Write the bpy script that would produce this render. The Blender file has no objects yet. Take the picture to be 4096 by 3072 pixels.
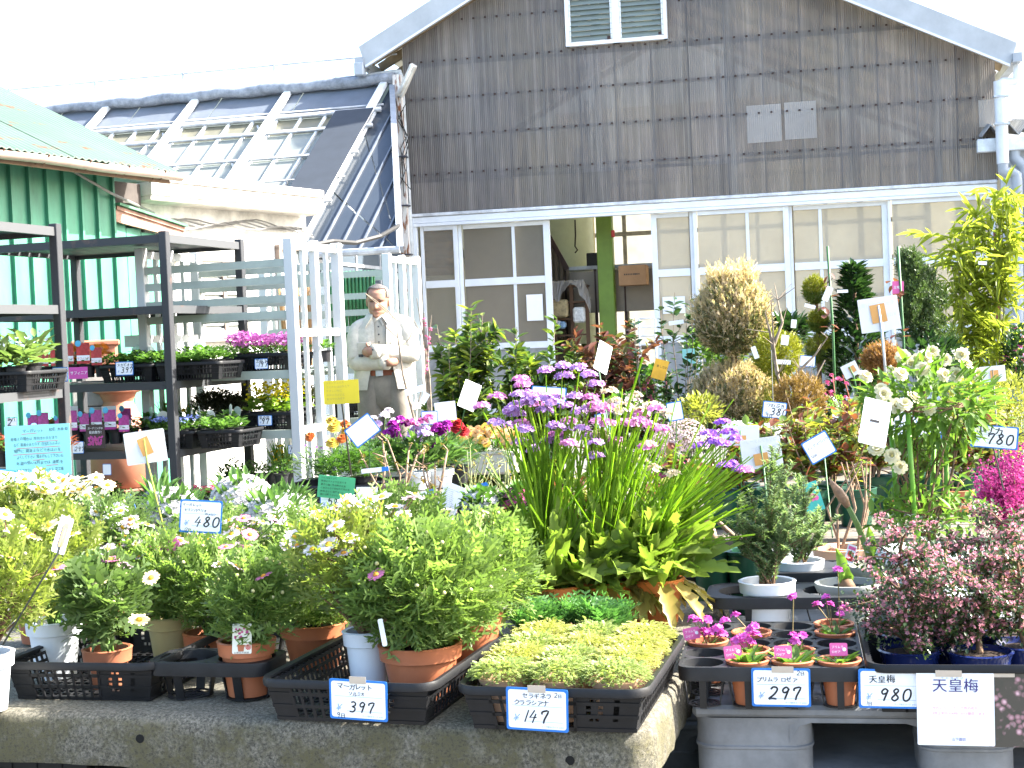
import bpy, math, random
import numpy as np
from mathutils import Vector, Matrix
random.seed(7); RNG = np.random.default_rng(7)
sc = bpy.context.scene
COL = sc.collection
R = math.radians

# ---------------------------------------------------------------- camera
CAM = Vector((0.0, 0.0, 1.27)); FOC = 5800.0            # focal length in photograph pixels (4096 wide)
PITCH, ROLL = R(1.84), R(2.4)
FWD = Vector((0, math.cos(PITCH), -math.sin(PITCH)))
_r0, _u0 = Vector((1, 0, 0)), Vector((0, math.sin(PITCH), math.cos(PITCH)))
RIGHT = _r0*math.cos(ROLL) - _u0*math.sin(ROLL)
UP = _u0*math.cos(ROLL) + _r0*math.sin(ROLL)
cam = bpy.data.cameras.new('camera'); cam.sensor_width = 36; cam.lens = 36*FOC/4096
cam.clip_start = .05; cam.clip_end = 2000
camo = bpy.data.objects.new('camera', cam); COL.objects.link(camo)
camo.matrix_world = Matrix(((RIGHT.x, UP.x, -FWD.x, CAM.x), (RIGHT.y, UP.y, -FWD.y, CAM.y), (RIGHT.z, UP.z, -FWD.z, CAM.z), (0, 0, 0, 1)))
sc.camera = camo

# ---------------------------------------------------------------- sky, sun, exposure
SUN_AZ, SUN_EL = R(86), R(38)                           # azimuth clockwise from +Y (view direction), elevation
world = bpy.data.worlds.new('World'); sc.world = world; world.use_nodes = True
wn = world.node_tree
sky = wn.nodes.new('ShaderNodeTexSky'); sky.sky_type = 'NISHITA'; sky.sun_disc = False
sky.sun_elevation = SUN_EL; sky.sun_rotation = SUN_AZ; sky.air_density = 1.0; sky.dust_density = 3.0; sky.ozone_density = 1.0
bg = wn.nodes['Background']; bg.inputs['Strength'].default_value = .15
wn.links.new(sky.outputs[0], bg.inputs[0])
sun = bpy.data.lights.new('sun', 'SUN'); sun.energy = 5.0; sun.angle = R(.55); sun.color = (1, .95, .86)
suno = bpy.data.objects.new('sun', sun); COL.objects.link(suno)
_sd = Vector((math.sin(SUN_AZ)*math.cos(SUN_EL), math.cos(SUN_AZ)*math.cos(SUN_EL), math.sin(SUN_EL)))
suno.rotation_euler = _sd.to_track_quat('Z', 'Y').to_euler(); suno.location = (0, 0, 30)
vs = sc.view_settings
vs.view_transform = 'Standard'; vs.look = 'None'; vs.exposure = 2.45; vs.gamma = 1.0; vs.use_curve_mapping = False
sc.render.engine = 'CYCLES'
sc.cycles.max_bounces = 8; sc.cycles.transparent_max_bounces = 12; sc.cycles.transmission_bounces = 6
sc.cycles.use_denoising = True

# ---------------------------------------------------------------- pixel -> place
def ray(px, py): return FWD + RIGHT*((px-2048)/FOC) + UP*((1536-py)/FOC)
def P(px, py, d):
    r = ray(px, py); return CAM + r*(d/r.y)
def PZ(px, py, z):
    r = ray(px, py); return CAM + r*((z-CAM.z)/r.z)
def PP(px, py, p0, n):
    r = ray(px, py); return CAM + r*((p0-CAM).dot(n)/r.dot(n))
def pix(p):
    q = Vector(p)-CAM; f = q.dot(FWD); return (2048+FOC*q.dot(RIGHT)/f, 1536-FOC*q.dot(UP)/f)

# ---------------------------------------------------------------- materials
MATS = {}
def _new(name):
    m = bpy.data.materials.new(name); m.use_nodes = True; nt = m.node_tree
    b = nt.nodes['Principled BSDF']; return m, nt, b, nt.nodes['Material Output']
def rgb(c): return (c[0], c[1], c[2], 1)
def mixrgb(nt, fac, a, b, mode='MIX'):
    n = nt.nodes.new('ShaderNodeMix'); n.data_type = 'RGBA'; n.blend_type = mode
    for i, v in ((0, fac), (6, a), (7, b)):
        if hasattr(v, 'is_linked'): nt.links.new(v, n.inputs[i])
        else: n.inputs[i].default_value = v if not isinstance(v, tuple) else rgb(v)
    return n.outputs[2]
def noise(nt, scale, detail=4, rough=.6, coord='Object', stretch=None):
    tc = nt.nodes.new('ShaderNodeTexCoord'); n = nt.nodes.new('ShaderNodeTexNoise')
    n.inputs['Scale'].default_value = scale; n.inputs['Detail'].default_value = detail; n.inputs['Roughness'].default_value = rough
    src = tc.outputs[coord]
    if stretch:
        mp = nt.nodes.new('ShaderNodeMapping'); mp.inputs['Scale'].default_value = stretch
        nt.links.new(src, mp.inputs[0]); src = mp.outputs[0]
    nt.links.new(src, n.inputs['Vector']); return n.outputs['Fac']
def ramp(nt, fac, stops):
    n = nt.nodes.new('ShaderNodeValToRGB'); cr = n.color_ramp
    while len(cr.elements) < len(stops): cr.elements.new(.5)
    for e, (p, c) in zip(cr.elements, stops):
        e.position = p; e.color = rgb(c) if isinstance(c, tuple) else (c, c, c, 1)
    nt.links.new(fac, n.inputs[0]); return n.outputs[0]
def M(name, col, rough=.6, var=.18, vscale=6, bump=0, bscale=60, metal=0, spec=.4, transl=0, col2=None, lo=.35, hi=.65, stretch=None, island=0, emit=0):
    """plain surface: base colour with uneven wear, fine relief"""
    if name in MATS: return MATS[name]
    m, nt, b, out = _new(name)
    c2 = col2 or tuple(max(0, x*(1-var*1.6)) for x in col); c1 = tuple(min(.95, x*(1+var*.5)) for x in col) if not col2 else col
    f = noise(nt, vscale, 6, .65, stretch=stretch)
    c = ramp(nt, f, [(lo, c1), (hi, c2)])
    if island:
        g = nt.nodes.new('ShaderNodeNewGeometry'); hs = nt.nodes.new('ShaderNodeHueSaturation')
        mr = nt.nodes.new('ShaderNodeMapRange'); mr.inputs[3].default_value = 1-island; mr.inputs[4].default_value = 1+island
        nt.links.new(g.outputs['Random Per Island'], mr.inputs[0]); nt.links.new(mr.outputs[0], hs.inputs['Value'])
        nt.links.new(c, hs.inputs['Color']); c = hs.outputs[0]
    nt.links.new(c, b.inputs['Base Color'])
    b.inputs['Roughness'].default_value = rough; b.inputs['Metallic'].default_value = metal; b.inputs['Specular IOR Level'].default_value = spec
    if bump:
        bp = nt.nodes.new('ShaderNodeBump'); bp.inputs['Strength'].default_value = bump; bp.inputs['Distance'].default_value = .01
        nt.links.new(noise(nt, bscale, 5), bp.inputs['Height']); nt.links.new(bp.outputs[0], b.inputs['Normal'])
    if transl:
        t = nt.nodes.new('ShaderNodeBsdfTranslucent'); nt.links.new(c, t.inputs[0]); mx = nt.nodes.new('ShaderNodeMixShader')
        mx.inputs[0].default_value = transl; nt.links.new(b.outputs[0], mx.inputs[1]); nt.links.new(t.outputs[0], mx.inputs[2]); nt.links.new(mx.outputs[0], out.inputs[0])
    MATS[name] = m; return m
def LEAF(name, a, b_, transl=.4, rough=.45, spec=.35, tcol=None):
    """leaf or petal: every leaf takes its own tone between the two colours, light shines through"""
    if name in MATS: return MATS[name]
    m, nt, b, out = _new(name)
    g = nt.nodes.new('ShaderNodeNewGeometry')
    c = ramp(nt, g.outputs['Random Per Island'], [(0, a), (1, b_)])
    c = mixrgb(nt, noise(nt, 9, 3), c, tuple(x*.72 for x in a))
    nt.links.new(c, b.inputs['Base Color']); b.inputs['Roughness'].default_value = rough; b.inputs['Specular IOR Level'].default_value = spec
    t = nt.nodes.new('ShaderNodeBsdfTranslucent')
    k = tcol or (1.25, 1.35, .7)
    tc = mixrgb(nt, 1.0, c, k, 'MULTIPLY'); nt.links.new(tc, t.inputs[0])
    mx = nt.nodes.new('ShaderNodeMixShader'); mx.inputs[0].default_value = transl
    nt.links.new(b.outputs[0], mx.inputs[1]); nt.links.new(t.outputs[0], mx.inputs[2]); nt.links.new(mx.outputs[0], out.inputs[0])
    MATS[name] = m; return m
def PETAL(name, a, b_, transl=.35): return LEAF(name, a, b_, transl, .6, .2, (1.05, 1.0, 1.05))
def PANE(name, col, clear=.3, transl=.5, rough=.25, vscale=3):
    """sheet of glass or plastic: part clear, part milky"""
    if name in MATS: return MATS[name]
    m, nt, b, out = _new(name)
    c = ramp(nt, noise(nt, vscale, 5), [(.3, col), (.75, tuple(x*.8 for x in col))])
    nt.links.new(c, b.inputs['Base Color']); b.inputs['Roughness'].default_value = rough; b.inputs['Specular IOR Level'].default_value = .5
    t = nt.nodes.new('ShaderNodeBsdfTranslucent'); nt.links.new(c, t.inputs[0])
    tr = nt.nodes.new('ShaderNodeBsdfTransparent'); tr.inputs[0].default_value = rgb(tuple(min(1, x*1.1+.05) for x in col))
    m1 = nt.nodes.new('ShaderNodeMixShader'); m1.inputs[0].default_value = transl
    nt.links.new(b.outputs[0], m1.inputs[1]); nt.links.new(t.outputs[0], m1.inputs[2])
    m2 = nt.nodes.new('ShaderNodeMixShader'); m2.inputs[0].default_value = clear
    nt.links.new(m1.outputs[0], m2.inputs[1]); nt.links.new(tr.outputs[0], m2.inputs[2]); nt.links.new(m2.outputs[0], out.inputs[0])
    MATS[name] = m; return m

# ---------------------------------------------------------------- mesh collecting
class MB:
    def __init__(s): s.v = []; s.f = []; s.m = []
    def add(s, vs, fs, mi=0):
        o = len(s.v); s.v.extend([tuple(x) for x in vs]); s.f.extend([tuple(i+o for i in f) for f in fs]); s.m.extend([mi]*len(fs)); return s
    def box(s, c, size, rz=0, mi=0, mat=None, ch=0):
        x, y, z = (size[0]/2, size[1]/2, size[2]/2)
        if ch:
            vs = []; fs = []
            e = ch
            for sx in (-1, 1):
                for sy in (-1, 1):
                    for sz in (-1, 1):
                        vs += [(sx*(x-e), sy*(y-e), sz*z), (sx*(x-e), sy*y, sz*(z-e)), (sx*x, sy*(y-e), sz*(z-e))]
            def ix(a, b, c, k): return ((a > 0)*4+(b > 0)*2+(c > 0))*3+k
            for sz in (-1, 1): fs.append([ix(-1, -1, sz, 0), ix(1, -1, sz, 0), ix(1, 1, sz, 0), ix(-1, 1, sz, 0)][::sz])
            for sy in (-1, 1): fs.append([ix(-1, sy, -1, 1), ix(1, sy, -1, 1), ix(1, sy, 1, 1), ix(-1, sy, 1, 1)][::-sy])
            for sx in (-1, 1): fs.append([ix(sx, -1, -1, 2), ix(sx, 1, -1, 2), ix(sx, 1, 1, 2), ix(sx, -1, 1, 2)][::sx])
            for a in (-1, 1):
                for b in (-1, 1):
                    fs.append([ix(-1, a, b, 0), ix(1, a, b, 0), ix(1, a, b, 1), ix(-1, a, b, 1)])
                    fs.append([ix(a, -1, b, 0), ix(a, 1, b, 0), ix(a, 1, b, 2), ix(a, -1, b, 2)])
                    fs.append([ix(a, b, -1, 1), ix(a, b, 1, 1), ix(a, b, 1, 2), ix(a, b, -1, 2)])
                    for c_ in (-1, 1): fs.append([ix(a, b, c_, 0), ix(a, b, c_, 1), ix(a, b, c_, 2)])
        else:
            vs = [(a*x, b*y, c_*z) for a in (-1, 1) for b in (-1, 1) for c_ in (-1, 1)]
            fs = [(0, 1, 3, 2), (4, 6, 7, 5), (0, 4, 5, 1), (2, 3, 7, 6), (0, 2, 6, 4), (1, 5, 7, 3)]
        if mat is not None: vs = [Vector(c)+mat @ Vector(q) for q in vs]
        else:
            cs, sn = math.cos(rz), math.sin(rz)
            vs = [(c[0]+q[0]*cs-q[1]*sn, c[1]+q[0]*sn+q[1]*cs, c[2]+q[2]) for q in vs]
        return s.add(vs, fs, mi)
    def bar(s, a, b, w, h, up=(0, 0, 1), mi=0, ch=0):
        a, b = Vector(a), Vector(b); d = (b-a); L = d.length
        if L < 1e-9: return s
        d /= L; upv = Vector(up); x = d.cross(upv)
        if x.length < 1e-4: x = d.cross(Vector((1, 0, 0)))
        x.normalize(); z = x.cross(d)
        m = Matrix((x, d, z)).transposed()
        return s.box((a+b)/2, (w, L, h), mat=m, mi=mi, ch=ch)
    def tube(s, pts, r, n=8, mi=0, cap=True):
        pts = [Vector(p) for p in pts]; k = len(pts)
        rs = r if isinstance(r, (list, tuple)) else [r]*k
        vs = []; fs = []; pu = None
        for i, p in enumerate(pts):
            t = (pts[min(i+1, k-1)]-pts[max(i-1, 0)])
            if t.length < 1e-9: t = Vector((0, 0, 1))
            t.normalize()
            if pu is None:
                pu = t.cross(Vector((0, 0, 1)))
                if pu.length < 1e-3: pu = t.cross(Vector((1, 0, 0)))
            pu = (pu - t*pu.dot(t)); pu.normalize(); w = t.cross(pu)
            for j in range(n):
                a = 2*math.pi*j/n; vs.append(p+(pu*math.cos(a)+w*math.sin(a))*rs[i])
        for i in range(k-1):
            for j in range(n): fs.append((i*n+j, i*n+(j+1) % n, (i+1)*n+(j+1) % n, (i+1)*n+j))
        if cap: fs.append(tuple(range(n))[::-1]); fs.append(tuple((k-1)*n+j for j in range(n)))
        return s.add(vs, fs, mi)
    def lathe(s, prof, n=24, c=(0, 0, 0), mi=0, sx=1, sy=1, close=False):
        vs = []; fs = []; k = len(prof)
        for r, z in prof:
            for j in range(n):
                a = 2*math.pi*j/n; vs.append((c[0]+r*sx*math.cos(a), c[1]+r*sy*math.sin(a), c[2]+z))
        for i in range(k-1 if not close else k):
            i2 = (i+1) % k
            for j in range(n): fs.append((i*n+j, i*n+(j+1) % n, i2*n+(j+1) % n, i2*n+j))
        return s.add(vs, fs, mi)
    def quad(s, a, b, c, d, mi=0): return s.add([a, b, c, d], [(0, 1, 2, 3)], mi)
    def slab(s, poly, nrm, th, mi=0):
        """flat polygon given thickness along nrm"""
        n = Vector(nrm).normalized()*th; k = len(poly); a = [Vector(p) for p in poly]; b = [p+n for p in a]
        fs = [tuple(range(k))[::-1], tuple(range(k, 2*k))]+[(i, (i+1) % k, k+(i+1) % k, k+i) for i in range(k)]
        return s.add(a+b, fs, mi)
    def npadd(s, V, F, mi=0):
        o = len(s.v); s.v.extend(map(tuple, V.tolist())); s.f.extend([tuple(r) for r in (F+o).tolist()]); s.m.extend([mi]*len(F)); return s
WORLD = {}
def mesh(mb, mats, name='mesh', smooth=False):
    me = bpy.data.meshes.new(name); me.from_pydata(mb.v, [], mb.f)
    mats = mats if isinstance(mats, (list, tuple)) else [mats]
    for m in mats: me.materials.append(m)
    if len(mats) > 1: me.polygons.foreach_set('material_index', mb.m)
    if smooth:
        me.polygons.foreach_set('use_smooth', [True]*len(mb.f))
        if smooth != 1: me.set_sharp_from_angle(angle=R(smooth))
    me.update(); return me
def link(name, me, parent=None, world=True, mw=None, kind=None, label=None):
    o = bpy.data.objects.new(name, me); COL.objects.link(o)
    if parent is not None:
        o.parent = parent
        if world: o.matrix_parent_inverse = WORLD.get(parent.name, Matrix()).inverted(); WORLD[o.name] = mw or Matrix()
        else: WORLD[o.name] = WORLD.get(parent.name, Matrix()) @ (mw or Matrix())
    else: WORLD[o.name] = mw or Matrix()
    if mw is not None: o.matrix_basis = mw
    if kind: o['kind'] = kind
    if label: o['label'] = label
    return o
def part(name, mb, mats, parent, world=True, smooth=False, kind=None, mw=None, label=None):
    return link(name, mesh(mb, mats, name, smooth), parent, world, mw, kind, label)
def tag(o, label, cat, group=None):
    o['label'] = label; o['category'] = cat
    if group: o['group'] = group
    return o
def thing(name, label, cat, loc=(0, 0, 0), rz=0, group=None, rot=None):
    o = bpy.data.objects.new(name, None); COL.objects.link(o); o.empty_display_size = .1
    m = Matrix.Translation(Vector(loc)) @ (rot.to_4x4() if rot is not None else Matrix.Rotation(rz, 4, 'Z'))
    o.matrix_basis = m; WORLD[o.name] = m
    return tag(o, label, cat, group)
def struct(name, mb, mats, smooth=False):
    o = link(name, mesh(mb, mats, name, smooth)); o['kind'] = 'structure'; return o
def dup(root, loc=None, rz=None, label=None, group=None, scale=None):
    r = root.copy(); COL.objects.link(r)
    l0, q0, s0 = root.matrix_basis.decompose()
    m = Matrix.Translation(Vector(loc) if loc is not None else l0) @ (Matrix.Rotation(rz, 4, 'Z') if rz is not None else q0.to_matrix().to_4x4()) @ Matrix.Diagonal(Vector([*(s0*(scale or 1)), 1]))
    r.matrix_basis = m; WORLD[r.name] = m
    if label: r['label'] = label
    if group: r['group'] = group
    for ch in root.children:
        c = ch.copy(); COL.objects.link(c); c.parent = r
        for g in ch.children:
            d = g.copy(); COL.objects.link(d); d.parent = c
    return r
YA = R(-14)                                              # the yard's tables stand turned by this much
def frame(loc, rz=YA): return Matrix.Translation(Vector(loc)) @ Matrix.Rotation(rz, 4, 'Z')

# ---------------------------------------------------------------- leaves by the thousand
def T_leaf(w=.22, fold=.08, droop=.12):
    return (np.array([[0, 0, 0], [w, .3, fold], [w*.85, .65, fold*.8-droop*.3], [0, 1, -droop], [-w*.85, .65, fold*.8-droop*.3], [-w, .3, fold]], float),
            np.array([[0, 1, 2, 3], [0, 3, 4, 5]]))
def T_blade(w=.05, droop=.15):
    return (np.array([[-w*.6, 0, 0], [w*.6, 0, 0], [w, .45, 0], [0, 1, -droop], [-w, .45, 0]], float), np.array([[0, 1, 2, 4], [4, 2, 3, 3]]))
def T_needle(w=.06): return (np.array([[-w, 0, 0], [w, 0, 0], [w*.5, .7, 0], [0, 1, 0]], float), np.array([[0, 1, 2, 3]]))
def T_cut(pairs=3, w=.035, droop=.25):
    """deeply cut feathery leaf"""
    V = []; F = []
    def lobe(b, t, ww):
        b, t = np.array(b, float), np.array(t, float); d = t-b; n = np.array([-d[1], d[0], 0]); n /= np.linalg.norm(n)+1e-9
        m = b+d*.6; o = len(V); V.extend([b-n*ww*.5, b+n*ww*.5, m+n*ww, t, m-n*ww]); F.append([o, o+1, o+2, o+4]); F.append([o+4, o+2, o+3, o+3])
    z = lambda y: -droop*y*y
    lobe((0, 0, 0), (0, 1, z(1)), w)
    for i in range(pairs):
        y = .38+.45*i/max(1, pairs-1); L = .34*(1-.25*i/pairs)
        for s in (-1, 1): lobe((0, y, z(y)), (s*L*.75, y+L*.62, z(y+L*.5)+.05), w*.85)
    return np.array(V), np.array(F)
def T_lobed(n=4, w=.2, droop=.35):
    """broad leaf with scalloped edge"""
    V = [[0, 0, 0]]; F = []
    k = 2*n
    for i in range(1, k+1):
        y = i/k; ww = w*math.sin(math.pi*min(.98, y*.8+.14))*(1.0 if i % 2 else .68); zz = -droop*y*y
        V += [[-ww, y+(.04 if i % 2 else -.02), zz+.05*ww/w], [0, y, zz-.02], [ww, y+(.04 if i % 2 else -.02), zz+.05*ww/w]]
    for i in range(k):
        if i == 0: F += [[0, 2, 1, 1], [0, 3, 2, 2]]
        else:
            a = 1+3*(i-1); b = a+3; F += [[a, a+1, b+1, b], [a+1, a+2, b+2, b+1]]
    return np.array(V, float), np.array(F)
def T_spray(n=7, seed=1, w=.05):
    """small conifer spray: a shoot set with short scales"""
    r = np.random.default_rng(seed); V = []; F = []
    for i in range(n):
        y = .12+.8*i/n; a = r.uniform(0, 6.28); L = .34*(1-.5*i/n); o = len(V)
        d = np.array([math.cos(a)*L*.8, L*.75, math.sin(a)*L*.8]); b = np.array([0, y*.9, 0])
        p = np.cross(d, [r.normal(), r.normal(), r.normal()]); p = p/np.linalg.norm(p)*w
        V += [b-p, b+p, b+d*.7+p*.6, b+d]; F.append([o, o+1, o+2, o+3])
    o = len(V); V += [[-w*.5, 0, 0], [w*.5, 0, 0], [w*.3, 1, 0], [-w*.3, 1, 0]]; F.append([o, o+1, o+2, o+3])
    return np.array(V, float), np.array(F)
def T_floret(p=5, w=.32, cup=.3):
    """tiny flower: p petals round the middle"""
    V = []; F = []
    for i in range(p):
        a = 2*math.pi*i/p; c, s = math.cos(a), math.sin(a); o = len(V)
        for x, y, z in ((0, 0, 0), (w, .55, cup*.5), (0, 1, cup), (-w, .55, cup*.5)): V.append([x*c-y*s, x*s+y*c, z])
        F.append([o, o+1, o+2, o+3])
    V = np.array(V, float); V = V[:, [0, 2, 1]]; V[:, 2] *= -1     # faces along +y
    return V*.5, np.array(F)
def unit(a): return a/(np.linalg.norm(a, axis=-1, keepdims=True)+1e-9)
def rnd(n): return unit(RNG.normal(size=(n, 3)))
class Fol:
    """leaves of one plant, collected with numpy"""
    def __init__(s): s.V = []; s.F = []; s.m = []; s.n = 0
    def put(s, T, pos, d, up=None, size=1, mi=0, sw=None):
        V, F = T; pos = np.atleast_2d(np.asarray(pos, float)); n = len(pos)
        d = unit(np.broadcast_to(np.asarray(d, float), (n, 3)))
        up = np.broadcast_to(np.asarray((0, 0, 1) if up is None else up, float), (n, 3))
        x = np.cross(d, up); bad = np.linalg.norm(x, axis=1) < 1e-3; x = np.where(bad[:, None], np.cross(d, [1, .1, 0]), x); x = unit(x); z = np.cross(x, d)
        sz = np.broadcast_to(np.asarray(size, float), (n,))[:, None, None]; sx = 1 if sw is None else np.broadcast_to(np.asarray(sw, float), (n,))[:, None, None]
        W = pos[:, None, :]+sz*(V[None, :, 0:1]*x[:, None, :]*sx+V[None, :, 1:2]*d[:, None, :]+V[None, :, 2:3]*z[:, None, :])
        k = len(V); FF = F[None]+(np.arange(n)*k)[:, None, None]+s.n
        s.V.append(W.reshape(-1, 3)); s.F.append(FF.reshape(-1, 4)); s.m.append(np.full(n*len(F), mi)); s.n += n*k; return s
    def build(s, name, mats, parent=None, world=False, kind='stuff', mw=None):
        V = np.concatenate(s.V); F = np.concatenate(s.F); mi = np.concatenate(s.m)
        tri = F[:, 2] == F[:, 3]
        tot = np.where(tri, 3, 4); start = np.concatenate([[0], np.cumsum(tot)[:-1]])
        loops = F.reshape(-1)[~np.stack([np.zeros(len(F), bool)]*3+[tri], 1).reshape(-1)]
        me = bpy.data.meshes.new(name); me.vertices.add(len(V)); me.vertices.foreach_set('co', V.astype(np.float32).ravel())
        me.loops.add(len(loops)); me.loops.foreach_set('vertex_index', loops.astype(np.int32))
        me.polygons.add(len(F)); me.polygons.foreach_set('loop_start', start.astype(np.int32)); me.polygons.foreach_set('loop_total', tot.astype(np.int32))
        mats = mats if isinstance(mats, (list, tuple)) else [mats]
        for m in mats: me.materials.append(m)
        me.polygons.foreach_set('material_index', mi.astype(np.int32)); me.update(calc_edges=True); me.validate()
        return link(name, me, parent, world, mw, kind)

# ---------------------------------------------------------------- lettering
_GL = {}
def glyph(ch):
    if ch not in _GL:
        cu = bpy.data.curves.new('g', 'FONT'); cu.body = ch; cu.size = 1; cu.resolution_u = 2
        o = bpy.data.objects.new('g', cu); COL.objects.link(o)
        me = bpy.data.meshes.new_from_object(o.evaluated_get(bpy.context.evaluated_depsgraph_get()))
        v = [(q.co.x, q.co.y) for q in me.vertices]; f = [tuple(p.vertices) for p in me.polygons]
        w = (max(x for x, y in v)+.06) if v else .3
        if ord(ch) > 0x2000: w = max(w, .95)
        _GL[ch] = (v, f, w); bpy.data.objects.remove(o); bpy.data.curves.remove(cu); bpy.data.meshes.remove(me)
    return _GL[ch]
def write(mb, text, x, y, size, mi=0, z=0, jit=0, sx=1, shear=0, mirror=False, bold=0, adv=1, width=None):
    """lettering lying in the local x-y plane; x, y is the left end of the base line"""
    if width:
        tot = sum(glyph(c)[2]*adv if c != ' ' else .4 for c in text); sx = width/(tot*size)
    for c in text:
        if c == ' ': x += .4*size*sx*(-1 if mirror else 1); continue
        v, f, w = glyph(c); a = random.uniform(-1, 1)*jit*.12; dy = random.uniform(-1, 1)*jit*size*.06; s = size*(1+random.uniform(-1, 1)*jit*.08)
        for bx in ((0,) if not bold else (-bold, bold)):
            q = [((px*math.cos(a)-py*math.sin(a)+shear*py)*s*sx, (px*math.sin(a)+py*math.cos(a))*s) for px, py in v]
            mb.add([(x+(px+bx*size)*(-1 if mirror else 1), y+py+dy, z) for px, py in q], f if not mirror else [g[::-1] for g in f], mi)
        x += w*size*sx*adv*(-1 if mirror else 1)
    return x
STROKES = {'0': [[(.5, 1), (.2, .85), (.08, .5), (.2, .1), (.5, 0), (.8, .15), (.92, .5), (.8, .88), (.5, 1)]],
 '1': [[(.62, 1), (.38, 0)]], '2': [[(.1, .8), (.35, 1), (.75, .95), (.85, .75), (.6, .4), (.05, .02), (.4, .06), (.95, .02)]],
 '3': [[(.15, .92), (.5, 1), (.8, .85), (.75, .62), (.4, .52), (.78, .42), (.85, .18), (.55, 0), (.1, .06)]],
 '4': [[(.55, 1), (.1, .38), (.9, .42)], [(.75, .72), (.5, -.05)]], '5': [[(.3, .95), (.18, .55), (.6, .62), (.82, .35), (.6, .04), (.1, .04)], [(.28, .96), (.9, 1)]],
 '6': [[(.7, 1), (.25, .6), (.12, .2), (.45, 0), (.8, .2), (.6, .45), (.2, .3)]], '7': [[(.18, .68), (.15, .9), (.85, .98), (.55, .3), (.5, -.06)]],
 '8': [[(.8, .85), (.5, 1), (.22, .82), (.5, .55), (.85, .25), (.5, 0), (.12, .2), (.45, .52), (.8, .85)]],
 '9': [[(.82, .85), (.5, 1), (.18, .78), (.35, .55), (.75, .65), (.85, .9), (.7, .4), (.55, -.04)]]}
def strokes(mb, text, x, y, h, w=.12, mi=0, z=0, slant=.18, gap=.78):
    """hand-written figures drawn with a pen of width w*h"""
    for c in text:
        if c == ' ': x += h*.4; continue
        for st in STROKES[c]:
            pts = [Vector((x+(px*.7+slant*py)*h, y+py*h, z)) for px, py in st]
            fine = []                                      # smooth the stroke
            for i in range(len(pts)-1):
                p0, p1, p2, p3 = pts[max(i-1, 0)], pts[i], pts[i+1], pts[min(i+2, len(pts)-1)]
                for t in ((0, .33, .66) if len(pts) > 3 else (0,)):
                    fine.append(.5*((2*p1)+(p2-p0)*t+(2*p0-5*p1+4*p2-p3)*t*t+(3*p1-p0-3*p2+p3)*t**3))
            fine.append(pts[-1]); vs = []; k = len(fine)
            for i, p in enumerate(fine):
                t = fine[min(i+1, k-1)]-fine[max(i-1, 0)]; t.normalize(); n = Vector((-t.y, t.x, 0))*h*w*.5*(1 if 0 < i < k-1 else .7); vs += [p-n, p+n]
            mb.add(vs, [(2*i, 2*i+2, 2*i+3, 2*i+1) for i in range(k-1)], mi)
        x += h*gap*(.6 if c == '1' else 1)
    return x
for _c in "#1345W¥。〜あいうえかがきくけこさしすずせただちつてでとどなにねのはばひびぶへまみもやよらりるれろわをんアィイウエオカガキギクグケコサシジスズセゼソタダチッデトドナニネハバビピフブプベポマミムメモヤュラリルレロワン・ー丈上下与低作傑公冬切北卉南合名向和咲園土地場夏大天夫寒山工常庭強当性戸所振日旬春暑最月期木枝桜梅植椿楽気水液温瀬玉皇秋緑耐肥腐興色芝花芸苗菊菜葉衆軒金鉢開間霜風高黄！0123456789": glyph(_c)                # each character is shaped once
# ================================================================ ground
def grid_ground():
    m, nt, b, out = _new('ground concrete')
    f = noise(nt, .6, 8, .7); c = ramp(nt, f, [(.3, (.16, .15, .135)), (.7, (.09, .085, .075))])
    f2 = noise(nt, 14, 6, .7); c = mixrgb(nt, ramp(nt, f2, [(.45, 0.0), (.7, .5)]), c, (.06, .056, .05))
    nt.links.new(c, b.inputs['Base Color']); b.inputs['Roughness'].default_value = .9
    bp = nt.nodes.new('ShaderNodeBump'); bp.inputs['Strength'].default_value = .4; bp.inputs['Distance'].default_value = .01
    nt.links.new(noise(nt, 60, 6), bp.inputs['Height']); nt.links.new(bp.outputs[0], b.inputs['Normal'])
    mb = MB(); mb.quad((-400, -200, 0), (400, -200, 0), (400, 900, 0), (-400, 900, 0))
    struct('ground', mb, m)
grid_ground()

ALU = M('pale painted aluminium', (.72, .76, .80), .35, .06, 3, spec=.5)
ALU_W = M('weathered white rail', (.66, .69, .72), .5, .22, 5, bump=.1)
WHITE_PVC = M('white pipe plastic', (.62, .66, .70), .4, .10, 3)
GREY_PVC = M('grey pipe plastic', (.34, .38, .42), .45, .12, 3)
RUST_W = M('peeling white paint on rusty steel', (.72, .70, .66), .8, 0, 7, bump=.3, col2=(.26, .11, .05), lo=.50, hi=.60, stretch=(3, 3, .6))
STEEL = M('galvanised steel', (.50, .53, .56), .4, .2, 8, metal=.6)
CABLE = M('black cable', (.02, .02, .02), .6, .1)

# ================================================================ big shed with corrugated gable
PL, PR = P(1640, 868, 24.2), P(3985, 724, 22.4)
gu = Vector((PR.x-PL.x, PR.y-PL.y, 0)); GW = gu.length; gu.normalize(); gb = Vector((-gu.y, gu.x, 0))
RAIL = (PL.z+PR.z)/2
def gp(s, t, z): return Vector((PL.x, PL.y, 0))+gu*s+gb*t+Vector((0, 0, z))
def G(px, py, t=0):
    q = PP(px, py, gp(0, t, 0), gb); return ((q-gp(0, 0, 0)).dot(gu), q.z)
shed = thing('nursery_shed', 'big gabled sales shed clad in brown corrugated plastic above glazed sliding doors', 'building', gp(GW/2, 5, 0))
OVER = -.45
bl0, bl1, br0, br1 = G(1463, 271, OVER), G(1747, 88, OVER), G(3374, 0, OVER), G(4040, 266, OVER)
kl = (bl1[1]-bl0[1])/(bl1[0]-bl0[0]); kr = (br1[1]-br0[1])/(br1[0]-br0[0])
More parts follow.
